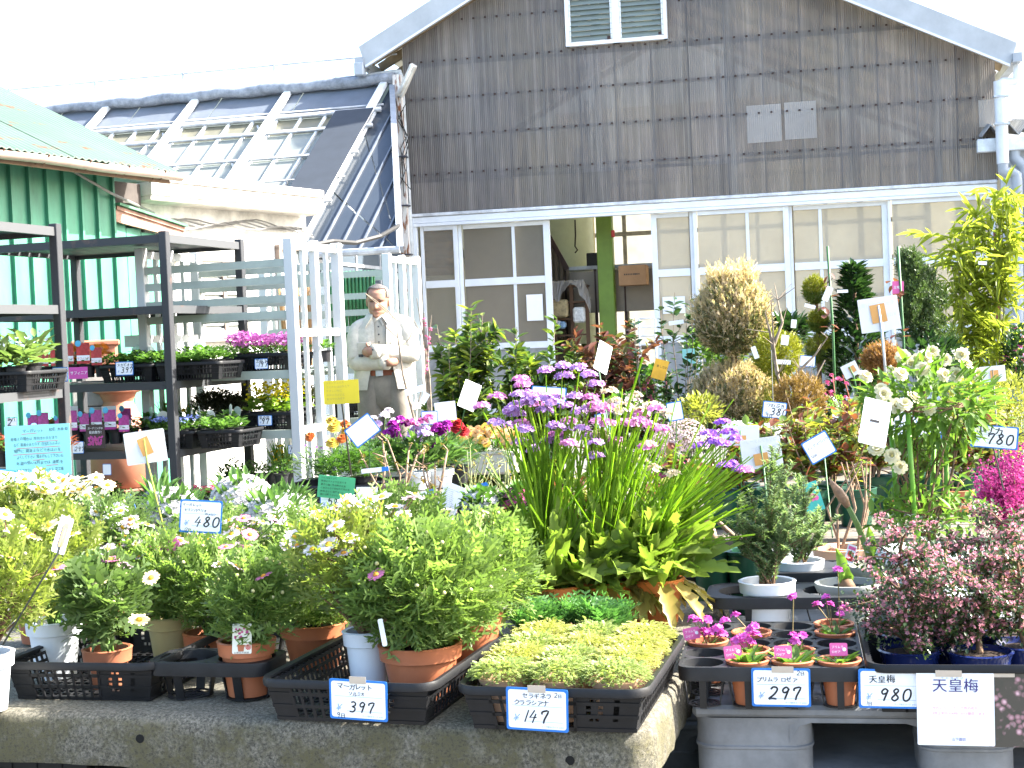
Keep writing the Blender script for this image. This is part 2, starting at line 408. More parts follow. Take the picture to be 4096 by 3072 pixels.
rs = (br0[1]-kr*br0[0]-bl0[1]+kl*bl0[0])/(kl-kr); rz_ = bl0[1]+kl*(rs-bl0[0])
def roof_z(s): return bl0[1]+kl*(s-bl0[0]) if s < rs else br1[1]+kr*(s-br1[0])
DEP = 11.0
# corrugated sheets
mc, nt, b, out = _new('brown corrugated plastic')
c = ramp(nt, noise(nt, 1.3, 6, .6, stretch=(2.2, 2.2, .5)), [(.3, (.185, .170, .172)), (.55, (.135, .127, .130)), (.75, (.215, .198, .185))])
c = mixrgb(nt, ramp(nt, noise(nt, .55, 4), [(.45, 0.0), (.75, .35)]), c, (.30, .27, .20))
c = mixrgb(nt, ramp(nt, noise(nt, 1.0, 6, .7, stretch=(16, 16, .35)), [(.46, 0.0), (.68, .55)]), c, (.34, .33, .32)); c = mixrgb(nt, ramp(nt, noise(nt, 1.0, 5, .7, stretch=(5, 5, .5)), [(.5, 0.0), (.72, .5)]), c, (.085, .078, .085))
oi = nt.nodes.new('ShaderNodeObjectInfo'); hs = nt.nodes.new('ShaderNodeHueSaturation'); mr = nt.nodes.new('ShaderNodeMapRange')
mr.inputs[3].default_value = 1.05; mr.inputs[4].default_value = 1.4; nt.links.new(oi.outputs['Random'], mr.inputs[0]); nt.links.new(mr.outputs[0], hs.inputs['Value']); nt.links.new(c, hs.inputs['Color']); c = hs.outputs[0]
nt.links.new(c, b.inputs['Base Color']); b.inputs['Roughness'].default_value = .3; b.inputs['Specular IOR Level'].default_value = .6
t_ = nt.nodes.new('ShaderNodeBsdfTranslucent'); nt.links.new(c, t_.inputs[0]); tr_ = nt.nodes.new('ShaderNodeBsdfTransparent'); tr_.inputs[0].default_value = (.62, .55, .48, 1)
x1 = nt.nodes.new('ShaderNodeMixShader'); x1.inputs[0].default_value = .48; nt.links.new(b.outputs[0], x1.inputs[1]); nt.links.new(t_.outputs[0], x1.inputs[2])
x2 = nt.nodes.new('ShaderNodeMixShader'); x2.inputs[0].default_value = .035; nt.links.new(x1.outputs[0], x2.inputs[1]); nt.links.new(tr_.outputs[0], x2.inputs[2]); nt.links.new(x2.outputs[0], out.inputs[0])
MATS['corr'] = mc
winL, winR, winB = G(2268, 190)[0], G(2672, 150)[0], G(2470, 176)[1]
rows = [RAIL+.02, G(2000, 712)[1], G(2000, 245)[1], G(2000, 245)[1]+1.9]
SW = .585; s_off = G(1768, 700)[0] % SW
edges = [0.0]+[s_off+i*SW for i in range(20) if 0 < s_off+i*SW < GW-.05]+[GW]
for r in range(3):
    for i in range(len(edges)-1):
        a, e = edges[i], edges[i+1]+.03
        mb = MB(); n = int((e-a)/.032*4); vs = []; fs = []
        for j in range(n+1):
            s = a+(e-a)*j/n
            top = min(rows[r+1]+.05, roof_z(s)+.12)
            if winL < s < winR: top = min(top, winB+.02)
            t = -.006*math.cos(2*math.pi*s/.032)*1.0-.004*r-.003*(i % 2)-.01
            z0 = rows[r]; top = max(top, z0)
            vs += [gp(s, t, z0), gp(s, t-.003, top)]
        ok = any((vs[2*j+1]-vs[2*j]).length > .05 for j in range(n+1))
        if not ok: continue
        fs = [(2*j, 2*j+2, 2*j+3, 2*j+1) for j in range(n) if (vs[2*j+1]-vs[2*j]).length > .005 or (vs[2*j+3]-vs[2*j+2]).length > .005]
        mb.add(vs, fs); part('corrugated_panel', mb, mc, shed, smooth=1)
# pale pieces set over the cladding, coloured as light shining through it
PALE = PANE('pale light patch sheet', (.62, .60, .58), .1, .5, .3, 2)
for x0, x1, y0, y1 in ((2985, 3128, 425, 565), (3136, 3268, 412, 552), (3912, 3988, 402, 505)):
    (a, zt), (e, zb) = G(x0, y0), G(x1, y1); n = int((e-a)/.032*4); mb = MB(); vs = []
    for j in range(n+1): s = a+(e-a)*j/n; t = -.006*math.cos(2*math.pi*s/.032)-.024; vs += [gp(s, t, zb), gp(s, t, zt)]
    mb.add(vs, [(2*j, 2*j+2, 2*j+3, 2*j+1) for j in range(n)]); part('light_patch', mb, PALE, shed, smooth=1)
# girts behind the sheets, bolts in front
bolt = MB(); DARK = M('dark rusty bolt', (.05, .028, .025), .7, .2)
brow = [G(2000, y)[1] for y in (65, 225, 375, 525, 680)]
for z in brow:
    mb = MB(); a = 0
    segs = [(.02, GW-.02)]
    sl = bl0[0]+(z-bl0[1])/kl; sr = br1[0]+(z-br1[1])/kr
    a, e = max(.02, sl+.02), min(GW-.02, sr-.02)
    mb.box(gp((a+e)/2, .055, z), (e-a, .05, .06), math.atan2(gu.y, gu.x)); part('girt', mb, M('girt timber', (.16, .12, .08), .8), shed)
    s = a+.1
    while s < e:
        if not (winL < s < winR and z > winB): bolt.lathe([(0, -.012), (.017, -.012), (.017, .012), (0, .012)], 6, gp(s, -.03, z))
        s += .195 if random.random() < .9 else .24
part('bolts', bolt, DARK, shed, kind='stuff')
for s in (1.45, 3.2, 5.35, 7.2, 8.5):
    mb = MB(); z1 = min(roof_z(s), 9); mb.box(gp(s, .2, (RAIL+z1)/2), (.12, .12, z1-RAIL), math.atan2(gu.y, gu.x)); part('inner_post', mb, M('moss green paint', (.13, .20, .05), .6), shed)
# rail above the doors: three lips
ga = math.atan2(gu.y, gu.x)
for k, (dz, hh, tt) in enumerate(((.0, .05, .12), (-.085, .1, .08), (-.165, .05, .11))):
    mb = MB(); mb.box(gp(GW/2, -.05, RAIL+dz), (GW, tt, hh), ga, ch=.006); part('head_rail', mb, [ALU_W, ALU, ALU][k], shed)
# barge boards, roof, soffit
ROOFM = PANE('translucent roof sheet', (.62, .58, .48), .06, .6, .4)
BARGE = M('pale blue grey barge board', (.40, .43, .45), .5, .10, 2)
for (p, k, end) in ((bl0, kl, -1), (br1, kr, 1)):
    th = .36; dx = rs-p[0]
    a = gp(p[0], OVER, p[1]); e = gp(rs, OVER, rz_); d = (e-a).normalized(); up = Vector((0, 0, 1))*math.sqrt(1+k*k)*th
    mb = MB(); mb.slab([a, e, e+up, a+up-d*.12], gb, .05); part('barge_board', mb, BARGE, shed)
    mb = MB(); q = d*.0; mb.slab([a-gb*.03, e-gb*.03, e+up*.09-gb*.03, a+up*.09-gb*.03], gb, .03); part('barge_trim', mb, ALU, shed)
    mb = MB(); a2, e2 = a+up*.9+gb*.06, e+up*.9+gb*.06
    mb.slab([a2, e2, e2+gb*DEP, a2+gb*DEP], Vector((0, 0, 1)), .02); part('roof', mb, ROOFM, shed)
    for t in (.0, .55, 1.4, 3.2, 5.0, 6.8, 8.6, 10.4):
        mb = MB(); mb.bar(a+up*.35+gb*(t+.3), e+up*.35+gb*(t+.3), .07, .14); part('rafter', mb, M('roof timber', (.20, .15, .09), .8), shed)
    for q in np.linspace(.06, .98, 8):
        mb = MB(); c0 = a+(e-a)*q+up*.68; mb.bar(c0+gb*.08, c0+gb*DEP, .06, .09); part('purlin', mb, M('roof timber', (.20, .15, .09), .8), shed)
# side walls and back wall with bright milky panes
SIDEM = PANE('milky side sheet', (.70, .69, .60), .08, .6, .4)
for s in (0.0, GW):
    mb = MB(); z1 = roof_z(s)+.1; mb.slab([gp(s, .03, .0), gp(s, DEP, 0), gp(s, DEP, z1), gp(s, .03, z1)], gu*(1 if s else -1), .02); part('side_wall', mb, SIDEM, shed)
MILK = PANE('milky back pane', (.80, .78, .70), .04, .72, .4)
MULL = M('grey mullion', (.30, .29, .26), .6)
nb = 12
for i in range(nb):
    for j in range(6):
        a, e = GW*i/nb, GW*(i+1)/nb; z0, z1 = [0, .9, 1.9, 2.75, 3.6, 4.8][j], [.9, 1.9, 2.75, 3.6, 4.8, 6.6][j]
        z1 = min(z1, roof_z((a+e)/2)-.1)
        if z1-z0 < .1: continue
        mb = MB(); mb.box(gp((a+e)/2, DEP-.05, (z0+z1)/2), (e-a-.01, .012, z1-z0-.01), ga); part('back_pane', mb, MILK, shed)
for i in range(nb+1):
    s = min(max(GW*i/nb, .05), GW-.05); z1 = roof_z(s)-.05; mb = MB(); mb.box(gp(s, DEP-.12, z1/2), (.09 if i % 2 else .13, .08, z1), ga); part('back_mullion', mb, MULL, shed)
for z in (.9, 1.9, 2.75, 3.6, 4.8):
    mb = MB(); mb.box(gp(GW/2, DEP-.15, z), (GW-.1, .06, .10), ga); part('back_rail', mb, MULL, shed)
# louvre window
WF = M('white window frame', (.78, .82, .84), .4, .05)
z_w1 = winB+2.0
wobj = None
mb = MB(); wz = (winB+z_w1)/2; cw = (winL+winR)/2
for s, w_ in ((winL+.03, .06), (winR-.03, .06), (cw, .12)): mb.box(gp(s, -.07, wz), (w_, .1, z_w1-winB), ga, ch=.005)
mb.box(gp(cw, -.072, winB+.03), (winR-winL, .1, .06), ga); mb.box(gp(cw, -.072, z_w1-.03), (winR-winL, .1, .06), ga)
wobj = part('louvre_window', mb, WF, shed)
LOUV = PANE('grey green louvre glass', (.40, .47, .45), .18, .45, .12)
for side in ((winL+.065, cw-.065), (cw+.065, winR-.065)):
    z = winB+.07; k = 0
    while z < z_w1-.1:
        mb = MB(); a, e = side
        mb.slab([gp(a+.02, -.10, z), gp(e-.02, -.10, z), gp(e-.02, -.055, z+.088), gp(a+.02, -.055, z+.088)], gb, .005); part('louvre', mb, LOUV, wobj)
        for s in (a+.012, e-.012):
            mb = MB(); mb.box(gp(s, -.095, z+.043), (.022, .03, .074), ga); part('louvre_clip', mb, WF, wobj)
        z += .083
    mb = MB(); mb.box(gp(side[1]-.05, -.13, winB+.09), (.05, .02, .05), ga); part('window_handle', mb, DARK, wobj)
# ---- door leaves
FROST = PANE('frosted beige pane', (.72, .68, .58), .42, .32, .2, 1.2)
CLEAR = PANE('clear dusty pane', (.60, .58, .52), .72, .3, .05, 1.5)
zr = [G(2000, 1385)[1], G(2000, 1125)[1]]             # low rail, middle rail
ztop = RAIL-.19
def leaf(x0, x1, st0, st1, t=0.0, ytest=1000, split=None, panes=(FROST, FROST), div=None):
    a, e = G(x0, ytest)[0], G(x1, ytest)[0]
    mb = MB()
    w0, w1 = st0, st1
    mb.box(gp(a+w0/2, t, ztop/2), (w0, .06, ztop), ga, ch=.004); mb.box(gp(e-w1/2, t, ztop/2), (w1, .06, ztop), ga, ch=.004)
    for z, h in ((.05, .1), (zr[0], .11), (zr[1], .12), (ztop-.035, .07)):
        mb.box(gp((a+e)/2, t, z), (e-a-w0-w1+.002, .052, h), ga, ch=.004)
    if div is not None:
        sd = G(div, ytest)[0]; mb.box(gp(sd, t+.005, (zr[0]+ztop)/2), (.05, .035, ztop-zr[0]), ga)
    d = part('sliding_door', mb, ALU, shed)
    for k, (z0, z1) in enumerate(((zr[0]+.05, zr[1]-.06), (zr[1]+.06, ztop-.07))):
        mb = MB(); mb.box(gp((a+e)/2, t+.01, (z0+z1)/2), (e-a-w0-w1, .006, z1-z0), ga); part('pane', mb, panes[k], d)
    mb = MB(); mb.box(gp((a+e)/2, t+.01, (zr[0]-.05+.1)/2), (e-a-w0-w1, .01, zr[0]-.15), ga); part('kick_panel', mb, M('grey kick panel', (.30, .31, .31), .5), d)
mb = MB(); s0 = G(1655, 1000)[0]; mb.box(gp(s0+.02, -.03, ztop/2), (.13, .1, ztop), ga, ch=.006); part('door_jamb', mb, ALU, shed)
FROSTD = PANE('dim frosted pane', (.36, .33, .27), .42, .3, .2, 1.2)  # darkness of the room behind is put into the pane colour
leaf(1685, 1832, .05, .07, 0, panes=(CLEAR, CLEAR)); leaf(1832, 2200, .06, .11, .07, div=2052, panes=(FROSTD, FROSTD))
leaf(2606, 2776, .09, .06, .07); leaf(2776, 3160, .06, .09, 0.0, div=2993); leaf(3160, 3556, .05, .09, .07, div=3285); leaf(3556, 3990, .04, .09, 0.0)
# notice sheet on the left leaf
tagm = M('white paper', (.80, .82, .82), .7, .04, 3)
nt_s, nt_z = G(2138, 1230); mb = MB(); mb.box(gp(nt_s, .03, nt_z), (.27, .004, .43), ga); tag(link('notice_sheet', mesh(mb, tagm)), 'blank white sheet stuck on the sliding door beside the open gap', 'paper')
nt_s, nt_z = G(2695, 1220); mb = MB(); mb.box(gp(nt_s, .03, nt_z), (.36, .004, .27), ga); tag(link('notice_board', mesh(mb, tagm)), 'white sheet behind the glass of the door right of the opening', 'paper')
# ---- gutter and downpipes
def pipe(name, pts, r, m, parent, n=12): return part(name, MB().tube(pts, r, n), m, parent, smooth=40)
el = gp(bl0[0], OVER+.3, bl0[1]+.1)
mb = MB()
mb.bar(el-gu*.1-gb*.35, el-gu*.1+gb*8, .14, .12); part('gutter', mb, GREY_PVC, shed)
mb = MB(); mb.box(el-gu*.1-gb*.30+Vector((0, 0, -.12)), (.16, .18, .22), ga, ch=.02); part('gutter_outlet', mb, GREY_PVC, shed)
q0 = gp(*[G(1450, 275, -.2)[0], -.2, G(1450, 275, -.2)[1]]); q1 = gp(G(1450, 310, -.2)[0], -.2, G(1450, 310, -.2)[1]); q2 = gp(G(1590, 290, -.12)[0], -.12, G(1590, 290, -.12)[1])
pipe('downpipe', [q0, q1+Vector((0, 0, .03)), q1+gu*.04, q2-gu*.05, q2+gu*.03, q2+gu*.05-Vector((0, 0, .08)), gp(.02, -.12, 3.0), gp(.04, -.12, 0)], .055, M('pale grey pipe', (.55, .58, .58), .45), shed)
rp = MB(); t0, t1 = gp(G(1588, 300, -.3)[0], -.3, G(1588, 300, -.3)[1]), gp(G(1628, 1010, -.3)[0], -.3, 0)
rp.bar(t0, (t1.x, t1.y, 0), .13, .11, up=gb); post = part('corner_post', rp, RUST_W, shed)
for z in (1.6, 2.7, 3.5, 4.3):
    mb = MB(); mb.box(t0.lerp(Vector((t1.x, t1.y, 0)), 1-z/t0.z), (.2, .17, .025), ga); part('pipe_band', mb, M('band', (.07, .07, .09), .5), post)
lt = thing('strip_lamp', 'white strip lamp tilted outwards on the peeling corner post', 'lamp', t0)
l0, l1 = gp(G(1600, 385, -.42)[0], -.42, G(1600, 385, -.42)[1]), gp(G(1668, 268, -.42)[0], -.62, G(1668, 268, -.42)[1])
part('lamp_housing', MB().bar(l0, l1, .11, .09, up=gb, ch=.01), M('lamp housing', (.62, .60, .54), .5), lt)
part('lamp_tube', MB().tube([l0.lerp(l1, .06)+gb*-.06, l0.lerp(l1, .94)+gb*-.06], .018, 8), M('unlit tube', (.8, .8, .78), .3), lt, smooth=1)
part('lamp_bracket', MB().tube([t0+Vector((0, 0, -.35)), l0], .02, 6), GREY_PVC, lt)
wire = MB()
for k in range(4):
    p0 = gp(G(1600+k*6, 420, -.36)[0], -.37, G(1600, 400+k*20, -.36)[1]); wire.tube([p0+Vector((random.uniform(-.1, .1), 0, -i*.28+random.uniform(-.05, .05))) for i in range(6)], .007, 5)
part('cable', wire, CABLE, shed, kind='stuff')
# right eave
er = gp(br1[0], OVER, br1[1])
mb = MB(); mb.bar(er+gu*.1-gb*.1+Vector((0, 0, .12)), er+gu*.1+gb*8+Vector((0, 0, .12)), .13, .13); part('gutter', mb, GREY_PVC, shed)
W = lambda px, py, t: gp(G(px, py, t)[0], t, G(px, py, t)[1])
pipe('downpipe', [W(4068, 250, -.3), W(4068, 318, -.3), W(4060, 326, -.3), W(4010, 326, -.3), W(4000, 336, -.3)], .06, WHITE_PVC, shed)
pipe('downpipe', [W(3998, 325, -.5), W(4012, 655, -.5)], .09, WHITE_PVC, shed, 16)
pipe('downpipe', [W(4012, 655, -.5), W(4012, 680, -.5), W(4022, 690, -.5), W(4052, 692, -.5), W(4066, 700, -.5), W(4068, 730, -.5), gp(G(4072, 1500, -.5)[0], -.5, .0)], .08, GREY_PVC, shed, 14)
for y in (386, 496):
    part('pipe_band', MB().box(W(4003 if y < 400 else 4006, y, -.52), (.22, .16, .03), ga), STEEL, shed)

# ---- annex at the right
ann = thing('lean_to_annex', 'pale annex with zigzag corrugated eave at the right end of the big shed', 'building', gp(GW+2, 1, 0))
AN = M('pale blue grey panel', (.50, .55, .60), .55, .1, 2)
mb = MB(); mb.box(gp(GW+2.05, -.1, 1.95), (4, .12, 3.9), ga); part('wall', mb, AN, ann)
gl = W(3908, 585, -.35); mb = MB(); mb.box(gp(G(3908, 585, -.35)[0]+2.2, -.35, gl.z), (4.4, .13, .2), ga, ch=.01); part('gutter', mb, M('pale gutter', (.62, .67, .70), .45), ann)
mb = MB(); k = 40; zz = gl.z+.12; vs = []; fs = []
for j in range(k+1):
    s = G(3925, 560, -.35)[0]+j*.135; h = .17*(j % 2)
    vs += [gp(s, -.42, zz+h), gp(s, 3, zz+h+.5), gp(s, 3, zz+h+.52), gp(s, -.42, zz+h+.022)]
for j in range(k): fs += [(4*j+i, 4*j+4+i, 4*j+4+(i+1) % 4, 4*j+(i+1) % 4) for i in range(4)]
mb.add(vs, fs); part('zigzag_roof', mb, M('weathered fibre cement', (.30, .31, .32), .9, .3), ann)
pipe('downpipe', [W(4058, 590, -.3), W(4058, 632, -.3), W(4090, 662, -.3), gp(G(4096, 700, -.3)[0]+.03, -.3, 3.2), gp(G(4096, 700, -.3)[0]+.05, -.3, 0)], .09, GREY_PVC, ann, 14)
mb = MB(); s = G(3992, 1200, -.2)[0]; mb.box(gp(s, -.2, 1.3), (.07, .06, 2.6), ga); part('red_post', mb, M('oxide red paint', (.20, .035, .025), .6), ann)
mb = MB(); mb.slab([gp(GW+.6, 6, 4.2), gp(GW+5, 6, 4.2), gp(GW+5, 6, 7), gp(GW+.75, 6, 7)], gb, .1); part('rear_wall', mb, M('white render', (.75, .74, .70), .8), ann)
mb = MB(); mb.box(gp(GW+2.4, 4.5, 2.05), (4.2, 3, 4.1), ga); part('rear_block', mb, M('white render', (.75, .74, .70), .8), ann)

# ---- things standing inside the shed, seen through the open door
def inbox(px, py, t, w, h, d, name, label, cat, m, ch=.01):
    s, z = G(px, py, t); mb = MB(); mb.box(gp(s, t, z), (w, d, h), ga, ch=ch); return tag(link(name, mesh(mb, m)), label, cat)
GREEN = M('yellow green paint', (.16, .27, .03), .5, .15, 2); DGREEN = M('deep green paint', (.07, .15, .02), .5, .15, 2)
def column(px, t, w, m, name, label, base=None):
    s = G(px, 1000, t)[0]; o = thing(name, label, 'column', gp(s, t, 0))
    part('shaft', MB().box(gp(s, t, 2.6), (w, w*.9, 4.2), ga, ch=.01), m, o); part('base', MB().box(gp(s, t, .25), (w*1.04, w*.94, .5), ga), base or M('teal paint', (.02, .16, .15), .5), o)
column(2422, 1.2, .27, GREEN, 'steel_column', 'thick yellow green column with teal foot inside the open door')
column(2330, 3.2, .17, DGREEN, 'steel_column', 'darker green column standing left of the thick green one')
column(2364, 4.2, .15, M('cream paint', (.62, .55, .25), .5), 'steel_column', 'narrow cream column behind the green columns')
o = thing('storage_tank', 'pale green round tank inside the shed behind the left door', 'tank', gp(G(2245, 960, 3.0)[0], 3.0, 0))
part('shell', MB().lathe([(0, 0), (.62, 0), (.62, 3.1), (.55, 3.25), (0, 3.3)], 28, gp(G(2240, 960, 3.0)[0], 3.0, 1.1)), M('pale green tank', (.50, .58, .42), .4, .12, 1.5), o, smooth=40)
part('seam', MB().tube([gp(G(2308, 960, 2.6)[0], 2.7, z) for z in (1.1, 4.3)], .03, 8), M('teal paint', (.02, .16, .15), .5), o)
cb = thing('cardboard_box', 'brown cardboard box on the counter inside the shed', 'box', W(2535, 1100, 1.0))
s, z = G(2535, 1103, 1.0); part('carton', MB().box(gp(s, 1.0, z), (.47, .4, .33), ga, ch=.006), M('cardboard', (.34, .19, .09), .8, .08), cb)
part('flap', MB().box(gp(s, .998, z+.168), (.45, .37, .008), ga+.02), M('cardboard', (.34, .19, .09), .8), cb)
mbt = MB(); 
for i in range(9): mbt.box(gp(s-.13+i*.03, .797, z+.02), (.02 if i != 6 else .035, .002, .025), ga)
part('print', mbt, M('dark print', (.08, .06, .05), .8), cb, kind='stuff')
inbox(2375, 1040, 2.2, .22, .24, .3, 'black_crate', 'small black bin on the counter beside the green column', 'bin', M('black plastic', (.012, .012, .014), .5))
ctr = thing('work_counter', 'grey counter with milky front running across the shed opening', 'counter', gp(G(2400, 1100, 1.7)[0], 1.7, 0))
s0, z0 = G(2270, 1078, 1.7); s1, _ = G(2620, 1060, 1.7)
part('top', MB().box(gp((s0+s1)/2, 1.75, z0), (s1-s0, .7, .06), ga), M('counter grey', (.33, .36, .38), .5), ctr)
for k in range(3): part('front_panel', MB().box(gp(s0+(s1-s0)*(k+.5)/3, 1.48, z0-.42), ((s1-s0)/3-.03, .02, .72), ga), PANE('milky counter panel', (.34, .31, .27), .25, .35), ctr)
for k in range(4): part('leg', MB().box(gp(s0+(s1-s0)*k/3, 1.5, z0/2), (.05, .05, z0), ga), DARK, ctr)
st = thing('stair_rail', 'dark sloping frame beside the tank inside the shed', 'frame', gp(G(2230, 1000, 1.4)[0], 1.4, 0))
part('sloping_bar', MB().bar(W(2196, 945, 1.4), W(2270, 1078, 1.4), .06, .08), DARK, st)
for px, y0 in ((2203, 965), (2222, 995), (2245, 1035), (2270, 1075)):
    a = W(px, y0, 1.4); part('upright', MB().bar(a, (a.x, a.y, 0), .05, .04, up=gb), M('brown upright', (.10, .075, .05), .7), st)
part('back_sheet', MB().slab([W(2196, 960, 1.5), W(2268, 1085, 1.5), Vector((W(2268, 1085, 1.5).x, W(2268, 1085, 1.5).y, .3)), Vector((W(2196, 960, 1.5).x, W(2196, 960, 1.5).y, .3))], gb, .02), PANE('dim sheet', (.30, .28, .24), .3, .3), st)
# crate rack under crumpled film
rk = thing('crate_rack', 'brown timber shelf draped with crumpled clear film behind the left door', 'shelf', gp(G(2260, 1200, .8)[0], .8, 0))
BR = M('dark brown timber', (.09, .045, .02), .7, .2)
for px in (2212, 2285, 2345): 
    a = W(px, 1145, .8); part('upright', MB().bar(a, (a.x, a.y, 0), .06, .06, up=gb), BR, rk)
for y in (1150, 1215, 1280, 1345): 
    a, e = W(2205, y, 1.0), W(2350, y-8, 1.0); part('board', MB().bar(a, e, .5, .03), BR, rk)
mb = MB(); vs = []; fs = []; n1, n2 = 26, 10
for i in range(n1+1):
    for j in range(n2+1):
        u_, v_ = i/n1, j/n2; p = W(2196+u_*165, 1140-u_*8, .55+v_*.5)
        drop = max(0, .30-v_*1.0)*(.6+.5*math.sin(u_*9)) + max(0, u_-.85)*2.2
        vs.append(p+Vector((random.uniform(-.012, .012), random.uniform(-.012, .012), .05-drop+random.uniform(-.02, .02))))
for i in range(n1):
    for j in range(n2): a = i*(n2+1)+j; fs.append((a, a+n2+1, a+n2+2, a+1))
mb.add(vs, fs); part('film', mb, PANE('crumpled film', (.62, .60, .56), .6, .3, .1), rk)
k = 0
for (px, py, w, h, col, lab) in ((2228, 1300, .16, .14, (.5, .55, .6), 'small white tubs on the brown shelf inside the shed'), (2252, 1300, .1, .12, (.25, .4, .55), 'blue labelled tin on the brown shelf inside the shed'),
        (2238, 1235, .3, .3, (.36, .28, .14), 'bulging tan sack on the brown shelf inside the shed'), (2318, 1260, .2, .26, (.72, .72, .68), 'white pack leaning beside the brown shelf upright')):
    inbox(px, py, .75, w, h, .2, ['tub', 'tin', 'sack', 'paper_pack'][k], lab, ['tub', 'tin', 'sack', 'pack'][k], M('goods %d' % k, col, .6, .3, 14), .03); k += 1
for i in range(6):          # brown sacks stacked behind the clear pane
    s, z = G(1755, 915+i*34, .9)
    tag(link('soil_sack', mesh(MB().box(gp(s+random.uniform(-.03, .03), .9, z), (.55, .45, .135), ga+random.uniform(-.05, .05), ch=.05), M('brown sack', (.36, .20, .09), .6, .25, 12))), 'brown sack in the stack behind the clear pane by the corner', 'sack', 'sacks stacked behind the pane')
mb = MB(); mb.tube([W(2300, 880, 2.0), W(2302, 940, 2.0), W(2300, 985, 2.0), W(2310, 1000, 2.0), W(2300, 1012, 2.0)], .015, 6); tag(link('hanging_hose', mesh(mb, CABLE)), 'black hose hanging before the pale tank in the shed', 'hose')
inbox(2452, 935, 1.0, .06, .12, .05, 'extinguisher_box', 'small red box fixed to the green column', 'box', M('red plastic', (.5, .03, .03), .4))
tr = thing('hand_trolley', 'white tubular trolley parked at the shed opening', 'trolley', W(2590, 1330, -.6))
WT = M('white tube', (.8, .8, .8), .4)
for px in (2556, 2620): a = W(px, 1275, -.6); part('upright', MB().tube([(a.x, a.y, 0), a], .02, 8), WT, tr, smooth=1)
for y in (1275, 1310, 1345, 1380): part('cross_bar', MB().tube([W(2556, y, -.6), W(2620, y-3, -.6)], .016, 8), WT, tr, smooth=1)
# ================================================================ glass house behind
ge = P(1185, 1035, 19.8); L_ = 4.51; gz0, gz1 = ge.z, 5.56; GL = 15.0
V_ = Vector((math.sin(R(14)), math.cos(R(14)), 0)); U_ = Vector((math.cos(R(14)), -math.sin(R(14)), 0))
def hp(s, q, off=0):
    """s metres left of the right verge, q 0 at the eave to 1 at the ridge"""
    p = Vector((ge.x, ge.y, 0))-U_*s+V_*(L_*q); n = (Vector((0, 0, L_))-V_*(gz1-gz0)).normalized(); return Vector((p.x, p.y, gz0+(gz1-gz0)*q))+n*off
gh = thing('glass_house', 'glazed greenhouse roof with white bars and rolled grey net behind the white cottage', 'greenhouse', (ge.x-4, ge.y+2, 0))
GLASS = PANE('old greenhouse glass', (.50, .53, .50), .35, .35, .12, .8); NETM = PANE('blue grey shade net', (.30, .34, .40), .42, .25, .7, 3)
OLDG = PANE('algae stained glass', (.40, .38, .28), .3, .35, .15, 1.5)
WB = M('white glazing bar', (.72, .74, .74), .5, .12); GBAR = M('grey bar', (.40, .43, .46), .5, .2)
qs = [0, .27, .54, .70, .80]
nb_ = int(GL/.42)
for i in range(nb_):
    for j in range(4):
        a, e = .42*i, .42*(i+1)
        if j == 3 or True:
            mb = MB(); mb.slab([hp(a+.012, qs[j]+.004), hp(e-.012, qs[j]+.004), hp(e-.012, qs[j+1]-.004), hp(a+.012, qs[j+1]-.004)], (0, 0, 1), .006)
            part('roof_pane', mb, OLDG if j == 3 else GLASS, gh)
for i in range(nb_+1):
    part('glazing_bar', MB().bar(hp(.42*i, 0, .02), hp(.42*i, .80, .02), .035, .05), WB, gh)
for i in range(9):
    s = .05+1.68*i
    if s < GL: part('rafter', MB().bar(hp(s, -.01, .12), hp(s, .97, .12), .11, .07), WB, gh)
    for q in (.2, .45, .68):
        if s < GL: part('strut', MB().tube([hp(s, q, .1), hp(s+.25, q+.09, .02)], .018, 6), GBAR, gh)
for q, r in ((0, .05), (.27, .025), (.54, .025), (.70, .035), (.80, .045), (.83, .02), (.4, .015)):
    part('purlin', MB().tube([hp(-.1, q, .06), hp(GL, q, .06)], r, 8), GBAR, gh, smooth=1)
for i in range(10):
    a, e = 1.5*i, 1.5*(i+1); part('shade_net', MB().slab([hp(a+.01, .80, .03), hp(e-.01, .80, .03), hp(e-.01, .975, .05), hp(a+.01, .975, .05)], (0, 0, 1), .004), NETM, gh)
roll = []
for i in range(60): roll.append(hp(-.1+i*.255, .965, .16+.02*math.sin(i*1.7)+random.uniform(-.012, .012)))
part('net_roll', MB().tube(roll, [.10+random.uniform(-.018, .018) for _ in roll], 10), M('grey rolled net', (.27, .30, .34), .9, .25, 9, bump=.4, bscale=30), gh, smooth=1)
part('ridge_flashing', MB().tube([hp(-.1, 1.0, .12), hp(GL, 1.0, .12)], .07, 8), M('grey rolled net', (.27, .30, .34), .9), gh, smooth=1)
rail_pts = [hp(s, 1.0, 0)+Vector((0, 0, .47)) for s in (-.1, GL)]
part('ridge_pipe', MB().tube(rail_pts, .014, 6), GBAR, gh)
for s in np.arange(.4, GL, 1.68): part('pipe_post', MB().tube([hp(s, 1.0, 0), hp(s, 1.0, 0)+Vector((0, 0, .53))], .022, 6), GBAR, gh)
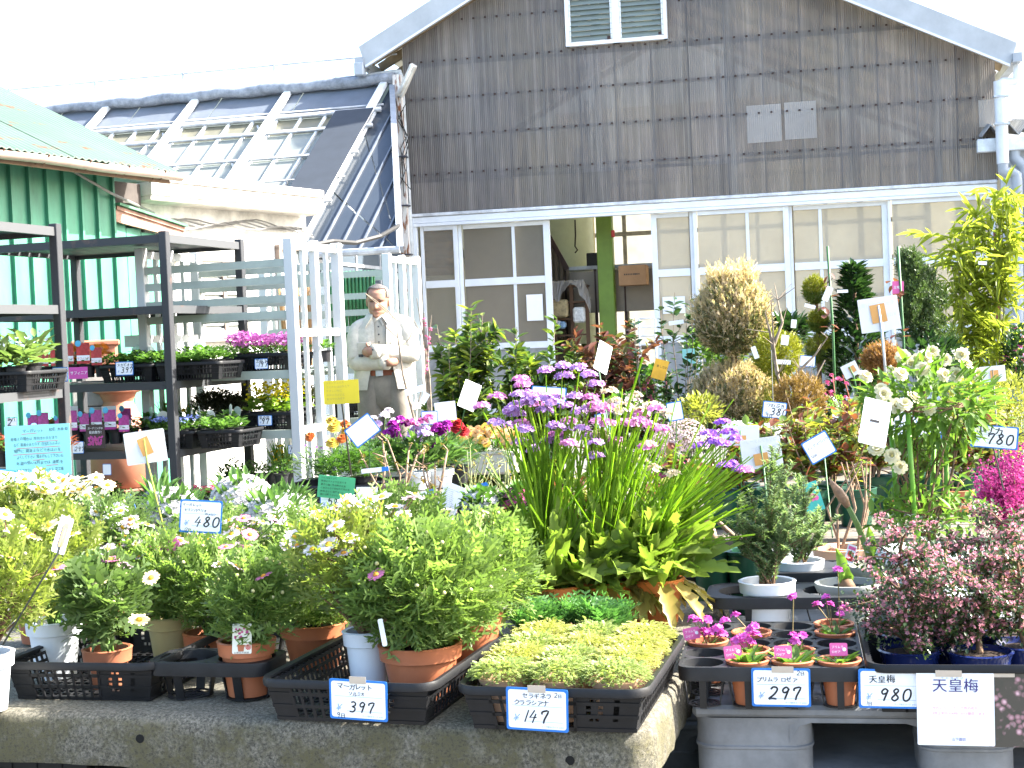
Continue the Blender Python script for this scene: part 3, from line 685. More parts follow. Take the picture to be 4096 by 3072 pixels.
# net strip over the verge and glazed end
part('verge_net', MB().slab([hp(-.05, -.02, .17), hp(.60, -.02, .17), hp(.60, .77, .17), hp(-.05, .77, .17)], (0, 0, 1), .005), PANE('dark shade net', (.055, .068, .088), .15, .2, .8, 4), gh)
DBAR = M('dull blue bar', (.14, .16, .19), .5, .2)
DKG = PANE('dark blue glass', (.10, .125, .16), .4, .2, .1, 1)
for k in range(5):          # hipped corner running up to the shed post
    a, e = -.296*k, -.296*(k+1); qa, qe = 1+a/1.5, 1+e/1.5
    for j in range(3):
        f0, f1 = j/3, (j+1)/3; part('hip_pane', MB().slab([hp(a-.01, qa*f0+.004), hp(e+.01, qe*f0+.004), hp(e+.01, qe*f1-.004), hp(a-.01, qa*f1-.004)], (0, 0, 1), .006), DKG, gh)
    part('glazing_bar', MB().bar(hp(e, 0, .02), hp(e, max(.01, qe), .02), .022, .04), DBAR, gh)
part('hip_beam', MB().bar(hp(-1.5, 0, .05), hp(0, 1.0, .05), .09, .10), M('pale steel beam', (.25, .28, .32), .45), gh); part('hip_eave', MB().tube([hp(0, 0, .05), hp(-1.5, 0, .05)], .05, 8), GBAR, gh)
def hend(v, z): return Vector((ge.x, ge.y, 0))+V_*v+U_*.05+Vector((0, 0, z))
for k, (v0, v1) in enumerate(((0, 1.1), (1.1, 2.2), (2.2, 3.3), (3.3, 4.5))):
    zt = lambda v: gz0+(gz1-gz0)*v/L_-.06
    for j in range(3):
        za, zb = [0, 1.2, 2.45][j], [1.2, 2.45, 9][j]
        part('end_pane', MB().slab([hend(v0+.02, za), hend(v1-.02, za), hend(v1-.02, min(zb, zt(v1))), hend(v0+.02, min(zb, zt(v0)))], U_, .006), PANE('blue grey end glass', (.20, .25, .30), .45, .2, .1, 1), gh)
    part('end_mullion', MB().bar(hend(v1, 0), hend(v1, zt(v1)), .05, .05, up=V_), GBAR, gh)
    part('end_brace', MB().tube([hend(v0, zt(v0)-.5), hend(v1, zt(v1)-.9)], .02, 6), GBAR, gh)
for z in (1.2, 2.45, 3.3): part('end_rail', MB().bar(hend(max(0, (z-gz0)/(gz1-gz0)*L_), z), hend(4.5, z), .05, .05), GBAR, gh)
for i in range(int(GL/.9)):
    a, e = .9*i, .9*(i+1); p0, p1 = hp(a, 0), hp(e, 0)
    part('front_pane', MB().slab([(p0.x, p0.y, .5), (p1.x, p1.y, .5), (p1.x, p1.y, gz0-.04), (p0.x, p0.y, gz0-.04)], V_, .006), GLASS, gh)
    part('front_mullion', MB().bar((p0.x, p0.y, 0), (p0.x, p0.y, gz0), .06, .05, up=V_), GBAR, gh)
p0, p1 = hp(0, 0), hp(GL, 0); part('dwarf_wall', MB().slab([(p0.x, p0.y, 0), (p1.x, p1.y, 0), (p1.x, p1.y, .5), (p0.x, p0.y, .5)], V_, .12), M('block wall', (.35, .34, .32), .9), gh)
part('back_slope', MB().slab([hp(-.05, 1), hp(GL, 1), hp(GL, 1)+V_*L_-Vector((0, 0, gz1-gz0)), hp(-.05, 1)+V_*L_-Vector((0, 0, gz1-gz0))], (0, 0, 1), .008), GLASS, gh)
tw = thing('bare_tree', 'leafless grey tree showing fine twigs above the glass house', 'tree', P(1400, 1300, 33))
def twig(mb, p, d, r, n, dep):
    q = p+d*n; mb.tube([p, p.lerp(q, .5)+Vector((random.uniform(-.05, .05),)*3)*n, q], [r, r*.8, r*.6], 5, cap=False)
    if dep:
        for _ in range(3): twig(mb, p.lerp(q, random.uniform(.5, 1)), (d+Vector((random.gauss(0, .45), random.gauss(0, .45), random.gauss(0.1, .3)))).normalized(), r*.55, n*.68, dep-1)
tb = P(1400, 1300, 33); mbk = MB(); mbk.tube([(tb.x, tb.y, 0), (tb.x, tb.y, 3)], [.16, .11], 8); part('trunk', mbk, M('grey bark', (.22, .19, .17), .9), tw)
mbk = MB()
for _ in range(6): twig(mbk, Vector((tb.x, tb.y, 2.8)), Vector((random.gauss(0, .35), random.gauss(0, .35), 1)).normalized(), .07, 1.75, 4)
part('crown', mbk, M('grey bark', (.22, .19, .17), .9), tw, kind='stuff')

# ================================================================ green shed on the left
gA, gB = P(0, 626, 10.4), P(663, 713, 12.1); zE = (gA.z+gB.z)/2
w_ = Vector((gB.x-gA.x, gB.y-gA.y, 0)).normalized(); wn_ = Vector((w_.y, -w_.x, 0))
gs = thing('green_shed', 'green ribbed metal shed with rusty pale green roof and pink brown gutter', 'building', (gB.x-1.5, gB.y, 0))
def sp(a, n, z): return Vector((gB.x, gB.y, 0))+w_*a+wn_*n+Vector((0, 0, z))
GR = M('green painted sheet', (.06, .25, .16), .5, .2, 5, stretch=(1, 1, .3)); 
wc = PP(443, 760, sp(0, -.42, 0), wn_); aR = (wc-sp(0, -.42, 0)).dot(w_)
# wall sheets with standing ribs
a = aR; i = 0
while a > aR-4.6:
    mb = MB(); x0, x1 = a-.19, a-.004
    mb.slab([sp(x0, -.42, 0), sp(x1, -.42, 0), sp(x1, -.42, zE+.15), sp(x0, -.42, zE+.15)], -wn_, .02); o = part('wall_sheet', mb, GR, gs)
    mb = MB(); mb.box(sp(a-.1+.1, -.405, zE/2+.05), (.022, .035, zE), math.atan2(w_.y, w_.x)); part('standing_rib', mb, GR, gs)
    a -= .194
part('end_wall', MB().slab([sp(aR, -.44, 0), sp(aR, -3.6, 0), sp(aR, -3.6, zE), sp(aR, -2.0, zE+.78), sp(aR, -.44, zE+.05)], -w_, .04), GR, gs)
# roof sheets
ROOFG, nt, b, out = _new('pale green roof with rust'); 
c = ramp(nt, noise(nt, 1.2, 5), [(.3, (.070, .115, .085)), (.7, (.052, .092, .068))])
f = noise(nt, 1.0, 6, .7, stretch=(1.0, 1.0, 5)); 
c = mixrgb(nt, ramp(nt, noise(nt, 3.2, 8, .75, stretch=(.6, .6, 3)), [(.58, 0.0), (.62, 1.0)]), c, (.10, .045, .022)); nt.links.new(c, b.inputs['Base Color']); b.inputs['Roughness'].default_value = .55
sl = math.tan(R(25.8))
na = 9
for i in range(na):
    a0, a1 = .1-i*.62, .1-(i+1)*.62-.02
    mb = MB(); vs = []; k = 34
    for j in range(k+1):
        a = a0+(a1-a0)*j/k; h = .009*math.cos(2*math.pi*a/.076)
        for n_ in (0.05, -.95, -1.95): vs.append(sp(a, n_, zE+.06+(.05-n_)*sl+h+.004*(i % 2)))
        for n_ in (-1.95, -.95, 0.05): vs.append(sp(a, n_, zE+.05+(.05-n_)*sl+h+.004*(i % 2)))
    fs = []
    for j in range(k):
        for q in range(6): fs.append((6*j+q, 6*j+6+q, 6*j+6+(q+1) % 6, 6*j+(q+1) % 6))
    fs += [(0, 1, 2, 3, 4, 5)]; mb.add(vs, fs); part('roof_sheet', mb, ROOFG, gs, smooth=50)
part('back_roof', MB().slab([sp(.1, -1.95, zE+.97), sp(-5.5, -1.95, zE+.97), sp(-5.5, -3.9, zE+.1), sp(.1, -3.9, zE+.1)], (0, 0, 1), .02), ROOFG, gs)
GUT = M('pink brown gutter', (.46, .33, .28), .5, .15, 4)
mb = MB(); n = 10; vs = []; fs = []
for k, a in enumerate(np.linspace(.12, -5.3, 28)):
    for j in range(n):
        th = math.pi+math.pi*j/(n-1); vs.append(sp(a, .06+.055*math.cos(th), zE+.03+.055*math.sin(th)+.004*math.sin(k)))
for k in range(27):
    for j in range(n-1): fs.append((k*n+j, k*n+n+j, k*n+n+j+1, k*n+j+1))
mb.add(vs, fs); part('gutter', mb, GUT, gs, smooth=1)
for a in np.arange(-.15, -5, -.45): part('gutter_bracket', MB().tube([sp(a, .125, zE+.04), sp(a, .06, zE-.03), sp(a, 0, zE+.0), sp(a, -.05, zE-.04)], .007, 5), M('rust steel', (.16, .09, .06), .8), gs)
part('fascia', MB().slab([sp(.08, -.02, zE-.04), sp(-5.3, -.02, zE-.04), sp(-5.3, -.02, zE+.05), sp(.08, -.02, zE+.05)], -wn_, .02), M('brown fascia', (.25, .16, .11), .7), gs)
part('soffit', MB().slab([sp(.08, -.05, zE-.02), sp(-5.3, -.05, zE-.02), sp(-5.3, -.41, zE+.12), sp(.08, -.41, zE+.12)], (0, 0, 1), .01), M('brown fascia', (.25, .16, .11), .7), gs)
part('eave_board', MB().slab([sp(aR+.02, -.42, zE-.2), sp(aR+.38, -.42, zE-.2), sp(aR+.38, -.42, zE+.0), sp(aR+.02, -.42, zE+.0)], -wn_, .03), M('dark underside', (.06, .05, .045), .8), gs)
# lean-to canopy
ln = [PP(462, 838, sp(0, -.40, 0), wn_), PP(735, 925, sp(0, -.40, 0), wn_)]
part('canopy_fascia', MB().slab([ln[0], ln[1], ln[1]+Vector((0, 0, -.07)), ln[0]+Vector((0, 0, -.10))], -wn_, .03), M('weathered red brown board', (.40, .24, .18), .8, .3), gs)
part('canopy_edge', MB().slab([ln[0]+wn_*.02+Vector((0, 0, .03)), ln[1]+wn_*.02+Vector((0, 0, .03)), ln[1]+wn_*.02, ln[0]+wn_*.02], -wn_, .03), M('weathered red brown board', (.40, .24, .18), .8), gs)
part('canopy_roof', MB().slab([ln[0]+wn_*.05+Vector((0, 0, .035)), ln[1]+wn_*.05+Vector((0, 0, .035)), ln[1]-wn_*1.2+Vector((0, 0, .05)), ln[0]-wn_*1.2+Vector((0, 0, .05))], (0, 0, 1), .02), M('green canopy sheet', (.07, .22, .12), .6, .3), gs)
l1 = Vector((ln[1].x, ln[1].y, 0)); l0 = Vector((ln[0].x, ln[0].y, 0))
a = 0.0
while a < (l1-l0).length-.25:
    q0, q1 = l0+w_*(a+.004)-wn_*.06, l0+w_*(a+.19)-wn_*.06; zt = ln[0].z-.08-(ln[0].z-ln[1].z)*(a+.19)/(l1-l0).length
    part('canopy_wall_sheet', MB().slab([q0, q1, q1+Vector((0, 0, zt)), q0+Vector((0, 0, zt))], -wn_, .02), GR, gs); a += .194
# ================================================================ white cottage
hA, hB = P(645, 690, 12.5), P(1297, 760, 14.5); zH = (hA.z+hB.z)/2
h_ = Vector((hB.x-hA.x, hB.y-hA.y, 0)).normalized(); hn = Vector((h_.y, -h_.x, 0)); HL = (Vector((hB.x, hB.y, 0))-Vector((hA.x, hA.y, 0))).length
co = thing('white_cottage', 'white rendered flat roofed cottage with boxed fascia beyond the green shed', 'building', (hA.x, hA.y+1, 0))
def kp(a, n, z): return Vector((hA.x, hA.y, 0))+h_*a+hn*n+Vector((0, 0, z))
WR = M('white render', (.75, .74, .70), .85, .06, 2, bump=.1); ha = math.atan2(h_.y, h_.x)
ac = (PP(1223, 900, kp(0, -.3, 0), hn)-kp(0, -.3, 0)).dot(h_)
part('wall', MB().box(kp(ac/2, -1.8, zH/2-.1), (ac, 3.0, zH-.16), ha), WR, co)
for k, (z, h, o_) in enumerate(((zH-.04, .08, 0), (zH-.14, .12, -.02), (zH-.22, .045, -.035))):
    part('fascia', MB().box(kp(HL/2-.05, -1.75+o_, z), (HL+.1, 3.5, h-.003), ha, ch=.008), [M('fascia top', (.72, .66, .60), .6), WR, M('fascia edge', (.66, .62, .56), .6)][k], co)
cl = thing('wall_lamp', 'brown hooded strip lamp under the cottage eave', 'lamp', kp(1, -.2, zH-.4))
a0 = (PP(885, 805, kp(0, -.24, 0), hn)-kp(0, -.24, 0)); a1 = (PP(1095, 832, kp(0, -.24, 0), hn)-kp(0, -.24, 0)); x0, x1 = a0.dot(h_), a1.dot(h_)
part('hood', MB().slab([kp(x0, -.28, a0.z+.04), kp(x1, -.28, a0.z+.04), kp(x1, -.05, a0.z-.03), kp(x0, -.05, a0.z-.03)], (0, 0, 1), .015), M('tan lamp hood', (.45, .27, .17), .5), cl)
part('tube', MB().tube([kp(x0+.05, -.15, a0.z-.02), kp(x1-.05, -.15, a0.z-.02)], .02, 8), M('unlit tube', (.8, .8, .78), .3), cl, smooth=1)
part('mount', MB().box(kp(x0-.02, -.25, a0.z-.02), (.1, .1, .1), ha), M('brown fascia', (.25, .16, .11), .7), cl)
BRF = M('bronze window frame', (.17, .13, .11), .5); GLD = PANE('dark window glass', (.32, .36, .36), .3, .2, .05)
def cwin(px0, py0, px1, py1, bars):
    q0, q1 = PP(px0, py0, kp(0, -.29, 0), hn)-kp(0, 0, 0), PP(px1, py1, kp(0, -.29, 0), hn)-kp(0, 0, 0)
    a, e, zt, zb = q0.dot(h_), q1.dot(h_), q0.z, q1.z
    mb = MB()
    for x in (a, e, (a+e)/2+.02): mb.box(kp(x, -.28, (zt+zb)/2), (.05, .07, zt-zb), ha)
    for z in (zt, zb): mb.box(kp((a+e)/2, -.278, z), (e-a+.05, .07, .05), ha)
    w = part('window', mb, BRF, co)
    part('pane', MB().box(kp((a+e)/2, -.285, (zt+zb)/2), (e-a, .01, zt-zb), ha), GLD, w)
    for k in range(bars):
        part('blind_slat', MB().box(kp((a+e)/2, -.265, zb+(zt-zb)*(k+.5)/bars), (e-a-.08, .012, (zt-zb)/bars*.45), ha), M('pale blind', (.62, .66, .66), .5), w)
    part('sill', MB().box(kp((a+e)/2, -.24, zb-.05), (e-a+.1, .12, .05), ha), M('bronze sill', (.35, .30, .27), .5), w)
cwin(790, 1035, 972, 1330, 12); cwin(1108, 990, 1215, 1320, 0)
dr = PP(590, 1180, kp(0, .1, 0), h_); 
part('front_wall_trim', MB().box(kp(-.02, -1.7, zH-.45), (.02, 2.6, .05), ha), M('pale blue trim', (.45, .52, .55), .6), co)
for d_ in (0, 1):
    part('eave_pipe', MB().tube([kp(-.06, -.75, zH-.25), kp(-.06, -.7, zH-.38), kp(-.06, -.32, zH-.48), kp(0, -.22, zH-.52), kp(.06, -.22, zH-1.4)], .035, 10), M('white pipe plastic', (.62, .66, .70), .4), co, smooth=1) if d_ == 0 else None
cb_ = MB()
for k in range(5):
    pts = []
    for j in range(16):
        a = -.1+(ac+.1)*j/15; pts.append(kp(a, -.26+.012*k, zH-.36-.03*math.sin(j*1.1+k)-.012*k-.02*math.sin(a*3)))
    cb_.tube(pts, .008, 5)
cb_.tube([kp(.3, -.25, zH-.4), kp(.55, -.2, zH-.62), kp(.66, -.2, zH-.9), kp(.58, -.24, zH-1.15)], .02, 6); cb_.tube([kp(-.05, -.22, zH-.3), kp(-.02, -.2, zH-.7), kp(.0, -.2, zH-1.0)], .014, 6)
cb_.tube([kp(-1.2, .1, zH-.05), kp(-.6, .0, zH-.22), kp(.1, -.2, zH-.33)], .012, 5)
part('cable', cb_, M('grey cable', (.20, .20, .19), .6), co, kind='stuff')
part('meter_box', MB().box(kp(.42, -.25, zH-.62), (.12, .12, .22), ha, ch=.01), M('off white box', (.66, .65, .6), .5), co)
cable = thing('sagging_cable', 'thick black cable sagging before the greenhouse end', 'cable', P(1400, 1000, 18))
part('cable_run', MB().tube([P(1225, 985, 17), P(1330, 965, 17.5), P(1420, 972, 18), P(1520, 945, 18.5), P(1600, 900, 20)], .03, 6), CABLE, cable)
# ================================================================ builders for the stock of the nursery
TERRA = M('terracotta plastic', (.40, .135, .060), .5, .10, 6); TERRA2 = M('terracotta plastic dull', (.33, .12, .06), .6, .15, 6); CLAY = M('pale clay', (.50, .30, .19), .7, .15, 8)
POTW = M('white plastic pot', (.66, .70, .74), .35, .06, 5); POTB = M('beige plastic pot', (.47, .40, .20), .5, .08); POTG = M('grey plastic pot', (.27, .29, .27), .5, .08); POTK = M('black plastic pot', (.018, .018, .02), .5, .1)
POTGR = M('dark green plastic pot', (.012, .065, .035), .35, .1); POTN = M('navy glazed pot', (.012, .022, .10), .15, .2, spec=.7); POTC = M('cream planter', (.62, .58, .50), .5, .06)
SOIL = M('potting soil', (.045, .028, .018), .95, .4, 60, bump=.8, bscale=120)
BLACK = M('black tray plastic', (.011, .0115, .013), .5, .25, 12, bump=.08, spec=.3); DGREY = M('dark grey tray plastic', (.022, .023, .025), .5, .25, 10, spec=.35)
STEM_G = M('green stem', (.10, .20, .035), .6, .2); STEM_B = M('woody stem', (.17, .10, .055), .85, .3, 30, bump=.4); STEM_GR = M('grey twig', (.24, .19, .14), .85, .3, 30)
STAKE = M('green stake', (.05, .15, .05), .5); STAKE_D = M('dark wire stake', (.05, .055, .045), .5)
CARD = M('white card', (.80, .83, .86), .55, .02, 2); BLUE = M('blue print', (.02, .17, .55), .5, .03, 2); INK = M('black ink', (.012, .012, .014), .6, 0); BLINE = M('pale blue ink', (.20, .34, .62), .6, 0)
KRAFT = M('kraft tape', (.46, .30, .17), .7, .1, 9); TAPE = M('dull tape', (.50, .42, .33), .6, .1, 9); GHOST = M('ink showing through', (.60, .63, .66), .7, 0); ORANGE_TAPE = M('orange brown tape', (.55, .28, .08), .6, .08, 9)
BACKC = M('card back', (.74, .76, .77), .6, .03, 2, transl=.35)

_PC = {}
def pot_parts(o, r, h, m, rb=None, rim=.012, soil=True, band=.03, n=28, rimw=.004):
    """tapered pot with a banded rim, wall thickness and soil inside; origin at its base"""
    key = (round(r, 4), round(h, 4), m.name, rb, band)
    if key not in _PC:
        rb_ = rb or r*.74; t = .004; k = (r-rb_)/h
        prof = [(0, .003), (rb_*.9, .003), (rb_, 0), (rb_+k*(h-band)-.001, h-band), (r+rimw-.002, h-band+.002), (r+rimw, h-.004), (r+rimw+.002, h), (r+.001, h+.002), (r-t, h), (r-t-k*.03, h-.03), (rb_-t, .008), (0, .008)]
        a = mesh(MB().lathe(prof, n), m, 'pot', 35)
        s = MB(); R_ = r-t-k*.02; vs = [(0, 0, h-.016)]; fs = []
        for i in range(1, 4):
            for j in range(16):
                an = 2*math.pi*j/16; vs.append((R_*i/3*math.cos(an), R_*i/3*math.sin(an), h-.020+random.uniform(-.004, .004)))
        for j in range(16): fs.append((0, 1+j, 1+(j+1) % 16))
        for i in range(2):
            for j in range(16): fs.append((1+16*i+j, 17+16*i+j, 17+16*i+(j+1) % 16, 1+16*i+(j+1) % 16))
        s.add(vs, fs); _PC[key] = (a, mesh(s, SOIL, 'soil', 1))
    a, s = _PC[key]
    link('pot', a, o, False)
    if soil: link('soil', s, o, False)
def stems(mb, base, targets, r0=.004, r1=.0015, bend=.25, n=5, mi=0):
    for t in targets:
        b = Vector(base)+Vector((random.uniform(-.012, .012), random.uniform(-.012, .012), 0)); t = Vector(t); m_ = b.lerp(t, .5)+Vector((random.gauss(0, .03), random.gauss(0, .03), .06))*(t-b).length*bend*2
        mb.tube([b, b.lerp(m_, .55), m_, m_.lerp(t, .55), t], [r0, r0*.9, (r0+r1)/2, r1*1.2, r1], n, mi, cap=False)
def ell(n, c, r, shell=.45):
    d = rnd(n); k = (shell+(1-shell)*RNG.random((n, 1))**.5); k = np.where(RNG.random((n, 1)) < .12, k*RNG.random((n, 1)), k)
    return np.array(c)+d*k*np.array(r), d
# ---- daisies and other single flowers (shared meshes)
_FL = {}
def daisy(kind, petal, centre, r=.021, n=15, rows=1, cup=.15, pw=.20, cr=.32):
    if kind in _FL: return _FL[kind]
    mb = MB()
    for q in range(rows):
        for i in range(n):
            a = 2*math.pi*(i+.5*q)/n+random.uniform(-.06, .06); c, s = math.cos(a), math.sin(a); L = r*(1-.22*q)*random.uniform(.92, 1.05); w = r*pw; z1 = r*(cup+.25*q); dr = r*random.uniform(-.15, .08)
            pts = [(-w*.4, r*.2, z1*.3), (w*.4, r*.2, z1*.3), (w, L*.7, z1), (w*.45, L, z1+dr), (-w*.45, L, z1+dr), (-w, L*.7, z1)]
            mb.add([(x*c-y*s, x*s+y*c, z) for x, y, z in pts], [(0, 1, 2, 5), (5, 2, 3, 4)], 0)
    mb.lathe([(r*cr, r*.06), (r*cr*.95, r*.16), (r*cr*.6, r*.28), (0, r*.32)], 10, mi=1)
    mb.lathe([(r*.2, 0), (0, -r*.12)], 6, mi=2)
    _FL[kind] = mesh(mb, [petal, centre, STEM_G], 'flower', 1); return _FL[kind]
YEL = M('flower eye yellow', (.62, .36, .02), .8, .25, 200); EYEO = M('flower eye orange', (.55, .24, .02), .8, .25, 200)
DW = lambda: daisy('white', PETAL('white petal', (.80, .76, .80), (.82, .80, .78)), YEL, .022)
DP = lambda: daisy('pink', PETAL('pink petal', (.62, .16, .36), (.74, .32, .50)), EYEO, .020, 17)
DPP = lambda: daisy('palepink', PETAL('pale pink petal', (.78, .60, .72), (.82, .70, .78)), EYEO, .021, 17)
DY = lambda: daisy('yellow', PETAL('pale yellow petal', (.80, .74, .34), (.84, .80, .52)), YEL, .022)
DC = lambda: daisy('cream', PETAL('cream petal', (.82, .80, .62), (.84, .83, .72)), YEL, .022)
def bloom(o, me, at, facing=(0, -.3, 1), spread=.35, s=1.0, name='flower'):
    d = Vector(facing)+Vector((random.gauss(0, spread), random.gauss(0, spread), random.gauss(0, spread*.6))); q = d.to_track_quat('Z', 'Y')
    m = Matrix.Translation(Vector(at)) @ q.to_matrix().to_4x4() @ Matrix.Rotation(random.uniform(0, 6.28), 4, 'Z') @ Matrix.Scale(s*random.uniform(.88, 1.1), 4)
    return link(name, me, o, False, m)
MG1 = LEAF('marguerite leaf', (.15, .24, .06), (.30, .40, .14), .5); MG2 = LEAF('marguerite leaf dark', (.10, .17, .055), (.22, .31, .12), .45); MG3 = LEAF('marguerite leaf yellowish', (.20, .26, .05), (.36, .39, .12), .5)
CUT = T_cut(3, .058, .25); CUTB = T_cut(3, .075, .35)
def marguerite(name, label, loc, pot, crown, rad, nleaf, lm, T=CUT, ll=.055, flowers=(), group='potted marguerites on the concrete slab', nst=22, woody=False, rz=0, buds=14, lean=(0, 0)):
    """pot = (radius, height, material); crown and flower places in metres from the pot's base, x right, y away, z up"""
    o = thing(name, label, 'plant', loc, rz, group); r, h, m = pot; pot_parts(o, r, h, m)
    nleaf = int(nleaf*1.3); base = (lean[0], lean[1], h-.015); pts, d = ell(nleaf, crown, rad, .35); pts[:, 2] = np.maximum(pts[:, 2], h*.75)
    st = MB(); tg = [pts[i]*.85+np.array(crown)*.15 for i in range(min(nst, nleaf))]
    stems(st, base, tg, .0045 if woody else .0035, .0014)
    for me, at in flowers: stems(st, (crown[0]+(at[0]-crown[0])*.4, crown[1]+(at[1]-crown[1])*.4, crown[2]), [at], .0016, .0012, .1, 4)
    part('stems', st, STEM_B if woody else STEM_G, o, False, smooth=1, kind='stuff')
    f = Fol(); dd = d*.75+np.array([0, 0, .55])+RNG.normal(size=(nleaf, 3))*.3
    f.put(T, pts-unit(dd)*ll*.4, dd, up=np.array([0, 0, 1])+RNG.normal(size=(nleaf, 3))*.5, size=ll*RNG.uniform(.65, 1.25, nleaf))
    f.build('foliage', lm, o)
    if buds:
        b = MB()
        for i in range(buds):
            p, dn = ell(1, crown, (rad[0]*1.02, rad[1]*1.02, rad[2]*1.08), .95); p = p[0]
            if p[2] < crown[2]: p[2] = 2*crown[2]-p[2]
            b.lathe([(0, -.004), (.004, -.002), (.0045, .001), (.0025, .004), (0, .0045)], 6, p)
        part('buds', b, M('pale bud', (.42, .40, .18), .6), o, False, smooth=1, kind='stuff')
    for me, at in flowers: bloom(o, me, at)
    return o
# ---- trays
_TR = {}
def crate_meshes(W_, D_, H_, num=True, cell=.021, flare=.018):
    key = (W_, D_, H_, num)
    if key in _TR: return _TR[key]
    t = .0035; zt = H_
    def lat(L, dig):
        """lattice wall lying in x-z, centre at x 0"""
        mb = MB(); Lb = L-2*flare; cor = .055 if dig or True else .03
        q = lambda x, z: Vector((x*(Lb+(L-Lb)*z/H_)/L, -flare*(z/H_-1)*0, z))
        rows_ = [.004, H_*.36, H_*.66, H_-.012]
        for z in rows_: mb.bar(q(-L/2, z), q(L/2, z), t, .007)
        xs = np.arange(-L/2+.05, L/2-.049, cell); solid0, solid1 = (L*.14, L*.46) if dig else (9, 9)
        for x in xs:
            if solid0 < x < solid1: continue
            mb.bar(q(x, 0), q(x, H_-.006), .0055, t, up=(0, 1, 0))
        for s_ in (-1, 1): mb.slab([q(s_*(L/2-.05), 0), q(s_*L/2, 0), q(s_*L/2, H_-.005), q(s_*(L/2-.05), H_-.005)], (0, 1, 0), t)
        if dig:      # stencilled 0 and 1 cut through a solid panel
            z0, z1 = H_*.24, H_*.76; x0 = solid0-.003; a0, a1 = x0+.022, x0+.056; b0, b1 = x0+.078, x0+.088; x9 = L/2-.05
            def pl(xa, xb, za, zb): mb.slab([q(xa, za), q(xb, za), q(xb, zb), q(xa, zb)], (0, 1, 0), t)
            pl(x0, x9, 0, z0); pl(x0, x9, z1, H_-.005); pl(x0, a0, z0, z1); pl(a1, b0, z0, z1); pl(b1, x9, z0, z1)
            pl(a0+.010, a1-.010, z0+.011, z1-.011); zm = (z0+z1)/2; pl(a0, a0+.010, zm-.002, zm+.002); pl(a1-.010, a1, zm-.002, zm+.002); xm = (a0+a1)/2; pl(xm-.002, xm+.002, z0, z0+.011); pl(xm-.002, xm+.002, z1-.011, z1)
            for xx, zz in ((a0, z0), (a1-.007, z0), (a0, z1-.007), (a1-.007, z1-.007)): pl(xx, xx+.007, zz, zz+.007)
        return mb
    fw, sw = mesh(lat(W_, num), BLACK, 'wall'), mesh(lat(D_, False), BLACK, 'wall')
    rim = MB(); prof = [(0, 0), (.011, .002), (.014, -.004), (.013, -.014), (.009, -.016), (.009, -.004), (0, -.005)]; cr = .03; ring = []
    for (cx, cy, a0) in ((W_/2-cr, D_/2-cr, 0), (-W_/2+cr, D_/2-cr, 90), (-W_/2+cr, -D_/2+cr, 180), (W_/2-cr, -D_/2+cr, 270)):
        for k in range(7):
            a = R(a0+15*k); ring.append((cx+cr*math.cos(a), cy+cr*math.sin(a), math.cos(a), math.sin(a)))
    vs = [(x+nx*p[0], y+ny*p[0], H_+p[1]) for x, y, nx, ny in ring for p in prof]; k = len(prof); n = len(ring)
    rim.add(vs, [(i*k+j, ((i+1) % n)*k+j, ((i+1) % n)*k+(j+1) % k, i*k+(j+1) % k) for i in range(n) for j in range(k)])
    fl = MB()
    for x in np.arange(-W_/2+.03, W_/2-.02, .024): fl.box((x, 0, .003), (.006, D_-.04, .005))
    for y in np.arange(-D_/2+.03, D_/2-.02, .024): fl.box((0, y, .0032), (W_-.04, .006, .005))
    _TR[key] = (fw, sw, mesh(rim, BLACK, 'rim', 40), mesh(fl, BLACK, 'floor')); return _TR[key]
def crate(label, loc, rz=YA, W_=.345, D_=.48, H_=.085, num=True, group='black lattice trays', mat=None, name='lattice_tray'):
    o = thing(name, label, 'tray', loc, rz, group); fw, sw, rim, fl = crate_meshes(W_, D_, H_, num); fx = .018
    A = math.atan2(fx, H_)
    link('wall', fw, o, False, Matrix.Translation((0, -D_/2+fx, 0)) @ Matrix.Rotation(A, 4, 'X')); link('wall', fw, o, False, Matrix.Rotation(math.pi, 4, 'Z') @ Matrix.Translation((0, -D_/2+fx, 0)) @ Matrix.Rotation(A, 4, 'X'))
    for s_ in (-1, 1): link('wall', sw, o, False, Matrix.Rotation(s_*math.pi/2, 4, 'Z') @ Matrix.Translation((0, -W_/2+fx, 0)) @ Matrix.Rotation(A, 4, 'X'))
    link('rim', rim, o, False); link('floor', fl, o, False); return o
_GC = {}
